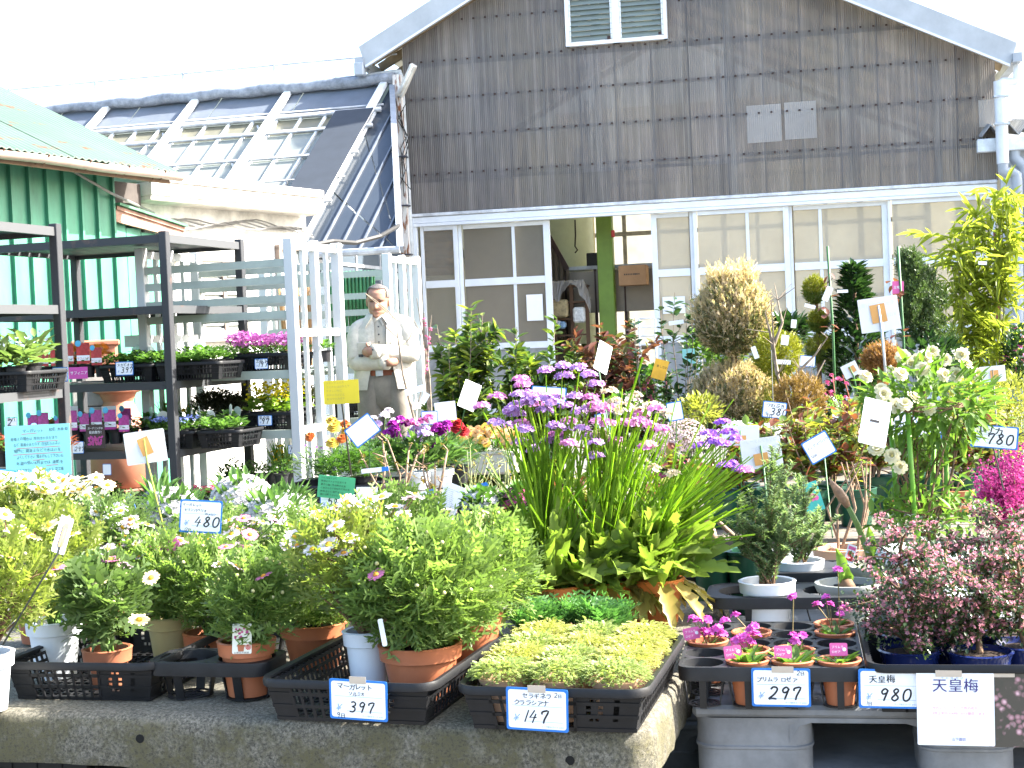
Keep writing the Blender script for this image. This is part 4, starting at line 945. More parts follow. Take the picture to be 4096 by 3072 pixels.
def cell_mesh(pitch, r, H_, m, straps=4, lip=.018, slots=True):
    key = (pitch, r, H_, m.name)
    if key in _GC: return _GC[key]
    mb = MB(); n = 24; h = pitch/2; vs = []; fs = []
    for j in range(n):
        a = 2*math.pi*(j+.5)/n; c, s = math.cos(a), math.sin(a); k = h/max(abs(c), abs(s)); vs += [(k*c, k*s, H_), (r*c, r*s, H_), (r*.97*c, r*.97*s, H_-lip), (r*.97*c+.002*c, r*.97*s+.002*s, H_-lip), (r*c+.003*c, r*s+.003*s, H_-.003), (k*c, k*s, H_-.003)]
    for j in range(n):
        for q in range(5): fs.append((6*j+q, 6*((j+1) % n)+q, 6*((j+1) % n)+q+1, 6*j+q+1))
    mb.add(vs, fs)
    for k in range(straps):
        a = math.pi/2*k+math.pi/4*0; c, s = math.cos(a), math.sin(a); rr = r*.96; w = r*.32; px, py = -s*w/2, c*w/2
        mb.slab([(c*rr-px, s*rr-py, H_-lip), (c*rr+px, s*rr+py, H_-lip), (c*r*.72+px, s*r*.72+py, 0), (c*r*.72-px, s*r*.72-py, 0)], (c, s, 0), .003)
    for r0, r1 in ((.80, .66), (.48, .38), (.2, .1)): mb.lathe([(r*r0, .0015), (r*r0, .004), (r*r1, .004), (r*r1, .0015)], 20, close=True)
    mb.box((0, 0, .0028), (r*1.5, r*.1, .003)); mb.box((0, 0, .003), (r*.1, r*1.5, .003))
    _GC[key] = mesh(mb, m, 'cell', 30); return _GC[key]
def cell_tray(label, loc, nx, ny, pitch, r, H_, rz=YA, m=None, group='pot carrier trays', band=.028):
    m = m or BLACK; o = thing('pot_carrier', label, 'tray', loc, rz, group); c = cell_mesh(pitch, r, H_, m)
    for i in range(nx):
        for j in range(ny): link('cell', c, o, False, Matrix.Translation(((i-(nx-1)/2)*pitch, (j-(ny-1)/2)*pitch, 0)))
    W_, D_ = nx*pitch, ny*pitch; mb = MB(); cr = pitch*.25; ring = []
    for (cx, cy, a0) in ((W_/2-cr, D_/2-cr, 0), (-W_/2+cr, D_/2-cr, 90), (-W_/2+cr, -D_/2+cr, 180), (W_/2-cr, -D_/2+cr, 270)):
        for k in range(7): a = R(a0+15*k); ring.append((cx+cr*math.cos(a), cy+cr*math.sin(a), math.cos(a), math.sin(a)))
    prof = [(-.004, .001), (.003, .001), (.004, -.003), (.003, -band), (0, -band), (0, -.004), (-.004, -.002)]; k = len(prof); n = len(ring)
    mb.add([(x+nx_*p[0], y+ny_*p[0], H_+p[1]) for x, y, nx_, ny_ in ring for p in prof], [(i*k+j, ((i+1) % n)*k+j, ((i+1) % n)*k+(j+1) % k, i*k+(j+1) % k) for i in range(n) for j in range(k)])
    part('rim', mb, m, o, False, smooth=40); return o
# ---- cards
def orient(yaw=0, tilt=0, roll=0): return (Matrix.Rotation(yaw, 3, 'Z') @ Matrix.Rotation(math.pi/2+tilt, 3, 'X') @ Matrix.Rotation(roll, 3, 'Z'))
def rrect(w, h, r=.006, n=4, ox=0, oy=0, z=0):
    out = []
    for cx, cy, a0 in ((w/2-r, h/2-r, 0), (-w/2+r, h/2-r, 90), (-w/2+r, -h/2+r, 180), (w/2-r, -h/2+r, 270)):
        for k in range(n+1): a = R(a0+90*k/n); out.append((ox+cx+r*math.cos(a), oy+cy+r*math.sin(a), z))
    return out
def plate(w, h, th=.0006, r=.004, z=0, ox=0, oy=0, bend=0, cut=None): return MB().slab(rrect(w, h, r, 4, ox, oy, z), (0, 0, 1), th)
def card(label, c, w, h, draw=None, yaw=0, tilt=-.12, roll=0, border=True, tape=None, stake=None, back=False, face=None, name='price_card', cat='sign', backtape=None, extra=None):
    """c centre of the card; draw(mbs, w, h) writes on it; stake = foot of its stick"""
    rot = orient(yaw, tilt, roll); o = thing(name, label, cat, c, rot=rot)
    bt = plate(w, h, .0008, .004 if border else .003)
    part('board', bt, (BLUE if border and not back else (face or (BACKC if back else CARD))), o, False)
    if border and not back: part('face', plate(w*.93, h*.895, .0004, .005, .0009), face or CARD, o, False)
    if draw:
        sets = {}; draw(sets, w, h)
        for mname, mb in sets.items():
            for q in range(len(mb.v)): mb.v[q] = (mb.v[q][0], mb.v[q][1], mb.v[q][2]+.0017)
            part('lettering', mb, MATS[mname], o, False, kind='stuff')
    if tape:
        for tx, ty, tw_, th_, tr_ in tape:
            part('tape', plate(tw_, th_, .0003, .0008, .0024, 0, 0), tape_m if False else TAPE, o, False, mw=Matrix.Translation((tx, ty, 0)) @ Matrix.Rotation(tr_, 4, 'Z'))
    if backtape: part('tape', plate(backtape[2], backtape[3], .0003, .0006, .0045), ORANGE_TAPE if back else KRAFT, o, False, mw=Matrix.Translation((backtape[0], backtape[1], 0)) @ Matrix.Rotation(backtape[4] if len(backtape) > 4 else 0, 4, 'Z'))
    if stake is not None:
        inv = (Matrix.Translation(Vector(c)) @ rot.to_4x4()).inverted(); f = inv @ Vector(stake[0]); z = .0032 if back else -.003
        top = Vector((stake[2] if len(stake) > 2 else 0, h*.25, z)); part('stake', MB().tube([top, Vector((top.x*.9, -h*.5, z)), f], stake[3] if len(stake) > 3 else .0022, 6), stake[1], o, False, smooth=1)
    return o
def wr(sets, mat, text, x, y, size, **k):
    mb = sets.setdefault(mat.name, MB()); return write(mb, text, x, y, size, **k)
def st_(sets, mat, text, x, y, h, **k):
    mb = sets.setdefault(mat.name, MB()); return strokes(mb, text, x, y, h, **k)
def ln_(sets, mat, x0, y0, x1, y1, t=.0004):
    mb = sets.setdefault(mat.name, MB()); mb.quad((x0, y0-t, 0), (x1, y1-t, 0), (x1, y1+t, 0), (x0, y0+t, 0))
for _m in (INK, BLINE, GHOST, BLUE, CARD): MATS[_m.name] = _m
def price(name_lines, yen, days='', dpos=None, size=.0125, foot=True, num_h=.02, numx=-.02):
    def d(S, w, h):
        ln_(S, BLINE, -w*.41, h*.08, w*.41, h*.08, .0003); ln_(S, BLINE, -w*.2, -h*.28, w*.41, -h*.28, .0003)
        for (t, x, y, sz) in name_lines: wr(S, INK, t, x*w, y*h, sz*size, jit=1.2, bold=.022, adv=.98)
        wr(S, BLINE, '¥', -w*.40, -h*.29, .019, shear=.35)
        st_(S, INK, yen, numx, -h*.30, num_h, w=.15, gap=.92)
        if days:
            px, py, sz = dpos or (.27, .30, .010); q = st_(S, INK, days, px*w, py*h, sz, w=.13, slant=.05); wr(S, INK, '日', q, py*h, sz*1.0, jit=1, bold=.02)
        if foot: wr(S, BLINE, 'マーク耐水カード #153', w*.06, -h*.41, .0042)
    return d
# ---- upright leafy shrubs
def shrub(name, label, loc, H_, spread, nst, T, ll, lm, stem_m=None, per=26, start=.18, up=.45, pot=None, group=None, wob=.05, top=1.0, rz=0, r0=.006, cat='plant', branch=3, lw=None, kink=0):
    """several stems from the base, side shoots, leaves set along them"""
    o = thing(name, label, cat, loc, rz, group); h0 = 0
    if pot: pot_parts(o, *pot); h0 = pot[1]-.02
    mb = MB(); f = Fol(); pos = []; dr = []
    for i in range(nst):
        a = random.uniform(0, 6.28); rr = spread*math.sqrt(random.random()); hh = H_*random.uniform(.62, 1)*(1 if i else top)
        tip = Vector((rr*math.cos(a), rr*math.sin(a), hh)); b = Vector((random.uniform(-.02, .02), random.uniform(-.02, .02), h0))
        pts = [b]
        for k in range(1, 6):
            u_ = k/5; pts.append(Vector((b.x+(tip.x-b.x)*u_**1.4, b.y+(tip.y-b.y)*u_**1.4, b.z+(tip.z-b.z)*u_))+Vector((random.gauss(0, wob), random.gauss(0, wob), 0))*H_*.3*(1 if k < 5 else .3))
        mb.tube(pts, [r0*(1-.14*k) for k in range(6)], 5, cap=False)
        sets = [(pts, per)]
        for q in range(branch):
            k = random.randint(1, 4); s0 = pts[k]; d = Vector((random.gauss(0, 1), random.gauss(0, 1), random.uniform(.4, 1.2))).normalized()*H_*random.uniform(.12, .24)
            bp = [s0, s0+d*.5+Vector((0, 0, .01)), s0+d]; mb.tube(bp, [r0*.5, r0*.4, r0*.25], 4, cap=False); sets.append((bp, int(per*.45)))
        for pl, n in sets:
            for _ in range(n):
                u_ = start+(1-start)*random.random() if pl is pts else random.random(); x = u_*(len(pl)-1); k = min(int(x), len(pl)-2); p = pl[k].lerp(pl[k+1], x-k); ax = (pl[k+1]-pl[k]).normalized()
                s = Vector((random.gauss(0, 1), random.gauss(0, 1), random.gauss(0, .4))); s = (s-ax*s.dot(ax)).normalized(); pos.append(p); dr.append(s+ax*up+Vector((0, 0, .1)))
    part('stems', mb, stem_m or STEM_B, o, False, smooth=1, kind='stuff')
    n = len(pos); f.put(T, np.array(pos), np.array(dr), up=np.array([0, 0, 1])+RNG.normal(size=(n, 3))*.35, size=ll*RNG.uniform(.6, 1.2, n), mi=RNG.integers(0, 1) if not isinstance(lm, list) else 0)
    if isinstance(lm, list): f.m = [RNG.integers(0, len(lm), len(f.F[0])//len(T[1])).repeat(len(T[1]))]
    f.build('foliage', lm, o); return o
def ball(o, c, r, n, T, ll, lm, out=1.0, upb=.35, rnd_=.35, core=None, shell=.72, name='foliage'):
    f = Fol(); p, d = ell(n, c, r, shell); dd = d*out+np.array([0, 0, upb])+RNG.normal(size=(n, 3))*rnd_
    f.put(T, p-unit(dd)*ll*.3, dd, up=RNG.normal(size=(n, 3)), size=ll*RNG.uniform(.6, 1.25, n)); return f.build(name, lm, o)
def heads(o, spots, florets, rad, T, size, m, name='flower_head', flat=.6):
    """flower clusters; each one a part"""
    for s in spots:
        f = Fol(); n = florets; d = rnd(n); d[:, 2] = np.abs(d[:, 2])*.9+.05; p = np.array(s)+d*np.array([rad, rad, rad*flat])*RNG.uniform(.55, 1, (n, 1)); f.put(T, p, d+np.array([0, 0, .4]), up=RNG.normal(size=(n, 3)), size=size*RNG.uniform(.75, 1.2, n)); f.build(name, m, o, kind=None)
TW = random.uniform
# ================================================================ concrete slab table in front
ZS = .53
sA = PZ(2598, 2928, ZS); sB = PZ(0, 2850, ZS); su = Vector((sB.x-sA.x, sB.y-sA.y, 0)).normalized(); sv = Vector((su.y, -su.x, 0))*1.0
if sv.y < 0: sv = -sv
SA = math.atan2(-su.y, -su.x)                                   # yaw of the slab
def rel(loc, px, py, dy=0): q = P(px, py, loc[1]+dy); return (q.x-loc[0], q.y-loc[1], q.z-loc[2])
cm, nt, b, out = _new('weathered mossy concrete')
f1 = noise(nt, 7, 10, .75); f2 = noise(nt, 150, 8, .8); f3 = noise(nt, 16, 9, .75)
c = ramp(nt, f2, [(.36, (.31, .285, .225)), (.5, (.14, .13, .10)), (.62, (.04, .038, .028))])
geo = nt.nodes.new('ShaderNodeNewGeometry'); sep = nt.nodes.new('ShaderNodeSeparateXYZ'); nt.links.new(geo.outputs['Normal'], sep.inputs[0])
moss = ramp(nt, f1, [(.42, 0.0), (.55, .9)]); fine = ramp(nt, f2, [(.4, 1.0), (.62, .2)])
mm = nt.nodes.new('ShaderNodeMath'); mm.operation = 'MULTIPLY'; nt.links.new(moss, mm.inputs[0]); nt.links.new(fine, mm.inputs[1])
up_ = ramp(nt, sep.outputs[2], [(.3, 1.0), (.8, .12)]); m3 = nt.nodes.new('ShaderNodeMath'); m3.operation = 'MULTIPLY'; nt.links.new(mm.outputs[0], m3.inputs[0]); nt.links.new(up_, m3.inputs[1])
c = mixrgb(nt, m3.outputs[0], c, (.085, .076, .020)); c = mixrgb(nt, ramp(nt, f3, [(.55, 0.0), (.66, .6)]), c, (.24, .22, .18))
nt.links.new(c, b.inputs['Base Color']); b.inputs['Roughness'].default_value = .95
bp = nt.nodes.new('ShaderNodeBump'); bp.inputs['Strength'].default_value = .9; bp.inputs['Distance'].default_value = .008; nt.links.new(f2, bp.inputs['Height']); nt.links.new(bp.outputs[0], b.inputs['Normal'])
SLW, SLD, SLT = 2.3, 1.32, .105
sl_ = thing('concrete_slab', 'thick mossy concrete slab carrying the front rows of marguerites', 'table', (sA.x, sA.y, ZS-SLT), SA)
nx_, ny_, nz_ = 90, 40, 6; mb = MB(); vs = []; fs = []
def ring_shape(n):
    return n
prof = [(0.0, -SLT), (-.004, -SLT+.02), (-.002, -SLT*.5), (0.0, -.03), (.004, -.012), (.012, -.004), (.026, 0)]
# local: x from -SLW to 0, y from 0 to SLD; edge profile swept round
per = [(-x, 0, 0, -1) for x in np.linspace(0.03, SLW-.03, 70)[::-1]]+[(0, y, 1, 0) for y in np.linspace(.03, SLD-.03, 40)]+[(-x, SLD, 0, 1) for x in np.linspace(.03, SLW-.03, 30)]+[(-SLW, y, -1, 0) for y in np.linspace(.03, SLD-.03, 20)[::-1]]
vs = []
for (x, y, ex, ey) in per:
    j = random.gauss(0, .0022)
    for o_, z in prof: vs.append((x-ex*(o_+j), y-ey*(o_+j), z+SLT+random.gauss(0, .0008)))
k = len(prof); n = len(per)
mb.add(vs, [(i*k+j, ((i+1) % n)*k+j, ((i+1) % n)*k+j+1, i*k+j+1) for i in range(n) for j in range(k-1)]+[tuple(i*k+k-1 for i in range(n)), tuple(i*k for i in range(n))[::-1]])
part('block', mb, cm, sl_, False, smooth=50)
for px, py in ((560, 2955), (2280, 3042)):
    q = PP(px, py, Vector((sA.x, sA.y, 0))-sv*.003, sv); loc = WORLD[sl_.name].inverted() @ q
    part('form_hole', MB().tube([(loc.x, -.004, loc.z), (loc.x, -.0015, loc.z)], .009, 14), M('dark hole', (.006, .006, .005), 1, 0), sl_, False)
for i, x in enumerate((-.45, -1.0, -1.6)):
    q = WORLD[sl_.name] @ Vector((x, .28+.12*i, 0))
    bx = thing('support_crate', 'black plastic crate holding up the concrete slab', 'crate', (q.x, q.y, 0), SA, 'crates under the slab')
    H_ = ZS-SLT-.002
    for s_ in (-1, 1):
        mb = MB()
        for z in np.arange(.04, H_, .055): mb.box((0, s_*.17, z), (.42, .012, .028))
        for xx in np.linspace(-.2, .2, 7): mb.box((xx, s_*.171, H_/2), (.022, .016, H_))
        part('side', mb, BLACK, bx, False); mb = MB()
        for z in np.arange(.04, H_, .055): mb.box((s_*.205, 0, z), (.012, .33, .028))
        for yy in np.linspace(-.14, .14, 5): mb.box((s_*.206, yy, H_/2), (.016, .022, H_))
        part('side', mb, BLACK, bx, False)
    part('lid', MB().box((0, 0, H_-.008), (.43, .36, .014)), BLACK, bx, False)

# ---- trays on the slab
def tray_at(px, py, z, lab, rz=SA, W_=.345, D_=.48, H_=.085, **k):
    """px, py: front right corner of the rim"""
    c = PZ(px, py, z+H_); m_ = Matrix.Rotation(rz, 3, 'Z'); q = c+m_ @ Vector((-W_/2-.012, D_/2+.012, 0)); return crate(lab, (q.x, q.y, z), rz, W_, D_, H_, **k)
t1 = tray_at(1728, 2742, ZS+.002, 'black tray stencilled 01 with white and big terracotta pots, price card 397', SA+R(-2))
t2 = tray_at(2590, 2766, ZS+.002, 'black tray stencilled 01 filled with frilly pale moss fern, price card 147', SA)
t3 = tray_at(618, 2658, ZS+.002, 'nearly empty black tray stencilled 0 holding one brown pot of marguerite', SA+R(2), W_=.345, D_=.48)
# round pot carriers (one cell empty in front)
q = PZ(872, 2628, ZS+.085); rc = cell_tray('black carrier with one empty ring and a terracotta marguerite pot in the other', (q.x, q.y, ZS+.002), 2, 1, .135, .061, .085, SA+R(1))
q = PZ(1230, 2500, ZS+.095); cell_tray('black carrier behind the ring carrier holding a wide brown pot', (q.x-.05, q.y+.06, ZS+.002), 2, 1, .17, .072, .10, SA)

def flw(loc, lst): return [(me(), rel(loc, px, py, dy)) for me, px, py, dy in lst]
# 1 brown pot in the left tray: broad leaves, pale yellow flowers
def potloc(px, py, h, z=ZS+.006): q = PZ(px, py, z+h); return (q.x, q.y, z)
L = potloc(428, 2592, .085); c = rel(L, 420, 2390); 
marguerite('potted_marguerite', 'marguerite with broad cut leaves and pale yellow flowers in brown pot, alone in the tray', L, (.050, .085, TERRA2), c, (.085, .08, .085), 230, MG2, CUTB, .07, flw(L, [(DY, 400, 2318, -.04), (DY, 605, 2312, -.05), (DY, 556, 2482, -.09), (DP, 440, 2240, 0), (DPP, 430, 2200, .03), (DPP, 490, 2262, .02)]), nst=16)
# 2 left edge leggy white pot
L = potloc(-70, 2612, .12); c = rel(L, 20, 2330)
marguerite('potted_marguerite', 'leggy yellowish marguerite in tall white pot beside the nearly empty tray', L, (.060, .12, POTW), c, (.10, .08, .10), 260, MG3, CUT, .055, flw(L, [(DY, 60, 2120, .05), (DPP, 30, 2230, -.02), (DP, 225, 2275, .03), (DC, 20, 2060, .05)]), nst=26, woody=True)
L = potloc(215, 2480, .13); c = rel(L, 190, 2220)
marguerite('potted_marguerite', 'marguerite in white pot standing behind the nearly empty tray, yellow flowers', L, (.06, .13, POTW), c, (.12, .10, .12), 330, MG3, CUT, .055, flw(L, [(DY, 200, 2105, -.06), (DY, 130, 2150, -.08), (DC, 250, 2080, 0), (DY, 290, 2140, -.05), (DP, 150, 2130, .0), (DP, 90, 2155, 0)]), nst=22)
# 3 beige pot, 4 brown pot behind, 5 terracotta in carrier, 6 wide pot
L = potloc(680, 2462, .105); c = rel(L, 650, 2290)
marguerite('potted_marguerite', 'dense marguerite in beige tapered pot with a pink flower', L, (.056, .105, POTB), c, (.11, .09, .09), 420, MG1, CUT, .055, flw(L, [(DP, 770, 2305, -.07), (DPP, 560, 2230, -.04), (DP, 690, 2180, .0), (DP, 620, 2190, .02), (DP, 720, 2165, .02)]))
L = potloc(845, 2525, .075); c = rel(L, 835, 2340)
marguerite('potted_marguerite', 'marguerite in shallow terracotta pot behind the ring carrier, green only', L, (.062, .075, TERRA), c, (.10, .09, .10), 420, MG1, CUT, .055, flw(L, [(DPP, 880, 2260, -.06)]))
_q = WORLD[rc.name] @ Vector((.0675, 0, .006)); L = (_q.x, _q.y, _q.z); c = rel(L, 1005, 2400); c = (c[0], c[1], c[2])
o = marguerite('potted_marguerite', 'marguerite in terracotta pot set in the black ring carrier, picture tag in front', L, (.0575, .115, TERRA), c, (.085, .085, .10), 480, MG1, CUT, .052, flw(L, [(DP, 1055, 2308, -.06), (DPP, 945, 2272, -.05), (DP, 905, 2190, .05)]))
L2 = potloc(1255, 2488, .10); c = rel(L2, 1240, 2330)
marguerite('potted_marguerite', 'bushy marguerite in wide terracotta pot between the two carriers', L2, (.075, .10, TERRA), c, (.115, .10, .11), 560, MG1, CUT, .055, flw(L2, [(DP, 985, 2190, .1), (DPP, 1150, 2190, -.05), (DP, 1000, 2140, .1)]))
# 7 white pot with woody stems, lavender white daisies
L = potloc(1468, 2520, .135); c = rel(L, 1420, 2250, .02)
wl = [(1335, 2115, 0), (1300, 2075, .05), (1345, 2105, -.04), (1190, 2185, 0), (1250, 2200, -.03), (1315, 2180, -.04), (1375, 2215, -.06), (1405, 2155, -.05), (1375, 2045, .05), (1430, 2020, .05), (1610, 2065, .05), (1280, 2065, .06), (1345, 2030, .08), (1480, 2050, .08), (1180, 2150, .05), (1420, 2060, .04), (1530, 1990, .1), (1390, 2010, .1), (1640, 1995, .08), (1660, 1985, .12), (1580, 2030, .09)]
marguerite('potted_marguerite', 'woody stemmed marguerite in white pot crowned with lilac white daisies', L, (.048, .135, POTW), c, (.14, .11, .11), 430, MG3, CUT, .055, flw(L, [(DPP if i % 3 == 0 else DW, x, y, d) for i, (x, y, d) in enumerate(wl)]), nst=26, woody=True)
# 8 big terracotta pot: wide dense crown
L = potloc(1680, 2572, .115); c = rel(L, 1700, 2340, .0)
marguerite('potted_marguerite', 'big dense marguerite in large terracotta pot inside the tray with card 397', L, (.082, .115, TERRA), c, (.165, .13, .125), 1150, MG1, CUT, .058, flw(L, [(DP, 1505, 2300, -.1), (DP, 1880, 2160, .05)]), nst=40, buds=30)
L = potloc(1885, 2452, .135); c = rel(L, 1930, 2270, .02)
marguerite('potted_marguerite', 'leafy marguerite in terracotta pot behind the big one, hardly in bloom', L, (.066, .135, TERRA), c, (.125, .10, .12), 620, MG1, CUT, .055, flw(L, [(DC, 1800, 2090, .1), (DY, 1950, 2085, .05), (DY, 1900, 2075, .05), (DY, 1970, 2060, .06)]), buds=16)
# back row of the slab: more crowns, yellow and white
row = [(150, 2380, (110, 2080), MG3, [(DY, 30, 2050), (DC, 90, 1985), (DY, 60, 1950), (DC, 150, 1960), (DY, 200, 1905), (DC, 260, 1960), (DC, 320, 1990), (DY, 150, 2010), (DC, 190, 2035), (DC, 120, 2045), (DC, 250, 2015), (DY, 20, 1990), (DC, 60, 2100), (DC, 375, 2060), (DC, 345, 1935), (DC, 385, 1955), (DC, 410, 1990), (DC, 220, 2060), (DC, 100, 1920), (DC, 170, 1935), (DC, 20, 1920), (DC, 290, 1925), (DC, 330, 2040), (DY, 50, 2015), (DC, 230, 1955), (DC, 380, 1920)]+[(DC if i % 3 else DY, TW(-10, 440), TW(1900, 2190)) for i in range(75)], 'marguerite smothered in pale yellow daisies beneath the turquoise notice', .10),
       (420, 2400, (430, 2150), MG2, [(DPP, 440, 2195), (DP, 445, 2235), (DPP, 590, 2170), (DC, 480, 2120), (DW, 380, 2085), (DP, 520, 2105), (DW, 350, 2060)]+[(DW if i % 4 else DPP, TW(330, 620), TW(2030, 2230)) for i in range(34)], 'marguerite of mixed pink and white daisies behind the nearly empty tray', .10),
       (880, 2360, (860, 2230), MG1, [(DP, 880, 2290), (DPP, 930, 2185), (DP, 940, 2120), (DP, 975, 2075), (DPP, 905, 2195), (DPP, 1010, 2195)]+[(DW if i % 3 else DPP, TW(720, 1100), TW(2080, 2240)) for i in range(36)], 'marguerite with scattered pink daisies below the card 480', .12),
       (1600, 2330, (1610, 2140), MG1, [(DW, 1610, 2045), (DC, 1690, 2120), (DW, 1700, 2060), (DW, 1760, 2090), (DC, 1530, 2080), (DPP, 1500, 2110), (DC, 1790, 2050), (DW, 1480, 2000), (DPP, 1390, 2020)], 'tall marguerite behind the big pot with a few white daisies', .12),
       (1280, 2330, (1230, 2200), MG1, [(DPP, 1240, 2140), (DW, 1165, 2140), (DW, 1070, 2200)]+[(DPP if i % 3 else DW, TW(1060, 1440), TW(2060, 2240)) for i in range(24)], 'marguerite with hidden pot between white pot and card 480', .11)]
for (px, py, cr, lm, fl, lab, rr) in row:
    L = potloc(px, py, .12); c = rel(L, *cr)
    marguerite('potted_marguerite', lab, L, (.06, .12, TERRA2), c, (rr*1.15, rr, rr), 420, lm, CUT, .055, flw(L, [(a, x, y, TW(-.08, .06)) for a, x, y in fl]), nst=24, buds=16)
# picture tag in the terracotta pot
def pictag(label, c, w, h, draw, yaw=0, tilt=-.2, roll=0, foot=None, face=None):
    return card(label, c, w, h, draw, yaw, tilt, roll, border=False, stake=None if foot is None else (foot, CARD), face=face, name='plant_tag', cat='plant tag')
PINK = M('print pink', (.62, .10, .30), .5, .05); MAGENTA = M('print magenta', (.55, .07, .36), .5, .05); REDP = M('print red', (.60, .05, .05), .5, .05); LGREEN = M('print green', (.16, .36, .08), .5); TQ = M('print turquoise', (.24, .66, .70), .5, .03); YELP = M('print yellow', (.80, .66, .05), .5, .04); BROWNP = M('print dark brown', (.05, .03, .03), .5); SKYB = M('print sky blue', (.10, .45, .70), .5)
TERP = M('print terracotta', (.50, .16, .07), .6)
for _m in (PINK, MAGENTA, REDP, LGREEN, TQ, YELP, BROWNP, SKYB, TERP): MATS[_m.name] = _m
def blob(S, m, x, y, r, n=10, sy=1): S.setdefault(m.name, MB()).add([(x+r*math.cos(6.283*i/n), y+r*sy*math.sin(6.283*i/n), 0) for i in range(n)], [tuple(range(n))])
def tri_(S, m, pts): S.setdefault(m.name, MB()).add([(x, y, 0) for x, y in pts], [tuple(range(len(pts)))])
def flowerpic(S, w, h):
    for _ in range(14): blob(S, PINK, TW(-.35, .3)*w, TW(.02, .38)*h, .0026, 6)
    for k in range(12): a = TW(-.9, .9); ln_(S, LGREEN, -.05*w, -.22*h, -.05*w+a*.02, -.0*h, .0005)
    tri_(S, TERP, [(-.24*w, -.2*h), (.14*w, -.2*h), (.09*w, -.42*h), (-.19*w, -.42*h)]); wr(S, BROWNP, '公衆花卉振興', -.42*w, -.485*h, .0042, width=w*.8)
    for k in range(10): a = 6.283*k/10; tri_(S, REDP, [(.33*w, -.28*h), (.33*w+.006*math.cos(a-.2), -.28*h+.006*math.sin(a-.2)), (.33*w+.006*math.cos(a+.2), -.28*h+.006*math.sin(a+.2))])
q = P(968, 2555, WORLD[rc.name].translation.y-.075); pictag('cream tag picturing pink carnations in the terracotta pot of the ring carrier', q, .040, .062, flowerpic, .05, -.15, R(-2), face=M('cream card', (.78, .77, .66), .5, .02))
# small white label stuck in big pot
q = P(1530, 2530, 2.87); card('narrow white label stuck in the big terracotta pot', q, .010, .055, None, .2, -.1, R(8), border=False, name='plant_tag', cat='plant tag')
# ---- moss fern in the tray with card 147
FERN = LEAF('pale moss fern', (.30, .38, .12), (.50, .55, .26), .4); FERN2 = LEAF('bright moss fern', (.40, .42, .10), (.60, .60, .28), .4); FERN3 = LEAF('fine green plume', (.07, .20, .05), (.16, .32, .10), .4)
TRW = WORLD[t2.name]; T_f = T_cut(3, .13, .6)
for i in range(3):
    for j in range(4):
        q = TRW @ Vector((-.108+.108*i, -.170+.112*j, .008)); o = thing('potted_moss_fern', 'frilly pale green moss fern in small clay pot, one of those filling the tray', 'plant', q, 0, 'moss ferns filling the tray')
        pot_parts(o, .046, .080, CLAY, n=18, band=.012); n = 1100
        a = RNG.uniform(0, 6.283, n); rr = .063*np.sqrt(RNG.random(n)); p = np.stack([rr*np.cos(a), rr*np.sin(a), .084+.020*(1-(rr/.07)**2)+RNG.normal(0, .006, n)], 1); d = np.stack([np.cos(a)*rr/.05, np.sin(a)*rr/.05, np.full(n, .55)], 1)+RNG.normal(size=(n, 3))*.35
        f = Fol(); f.put(T_f, p, d, size=.0115*RNG.uniform(.6, 1.2, n)); f.build('foliage', FERN2 if (i == 2 and j > 0) or RNG.random() < .2 else FERN, o)
for k, (px, py) in enumerate(((2200, 2510), (2330, 2500), (2440, 2510), (2120, 2520))):
    L = potloc(px, py, .07); o = thing('potted_plume_plant', 'fine feathery green plume plant behind the moss ferns', 'plant', L, 0, 'feathery plants behind the moss ferns'); pot_parts(o, .04, .07, CLAY, n=16)
    n = 160; a = RNG.uniform(0, 6.283, n); rr = .035*np.sqrt(RNG.random(n)); f = Fol(); f.put(CUT, np.stack([rr*np.cos(a), rr*np.sin(a), .065+RNG.uniform(0, .03, n)], 1), np.stack([np.cos(a)*.5, np.sin(a)*.5, np.ones(n)], 1)+RNG.normal(size=(n, 3))*.3, size=RNG.uniform(.03, .06, n)); f.build('foliage', FERN3, o)
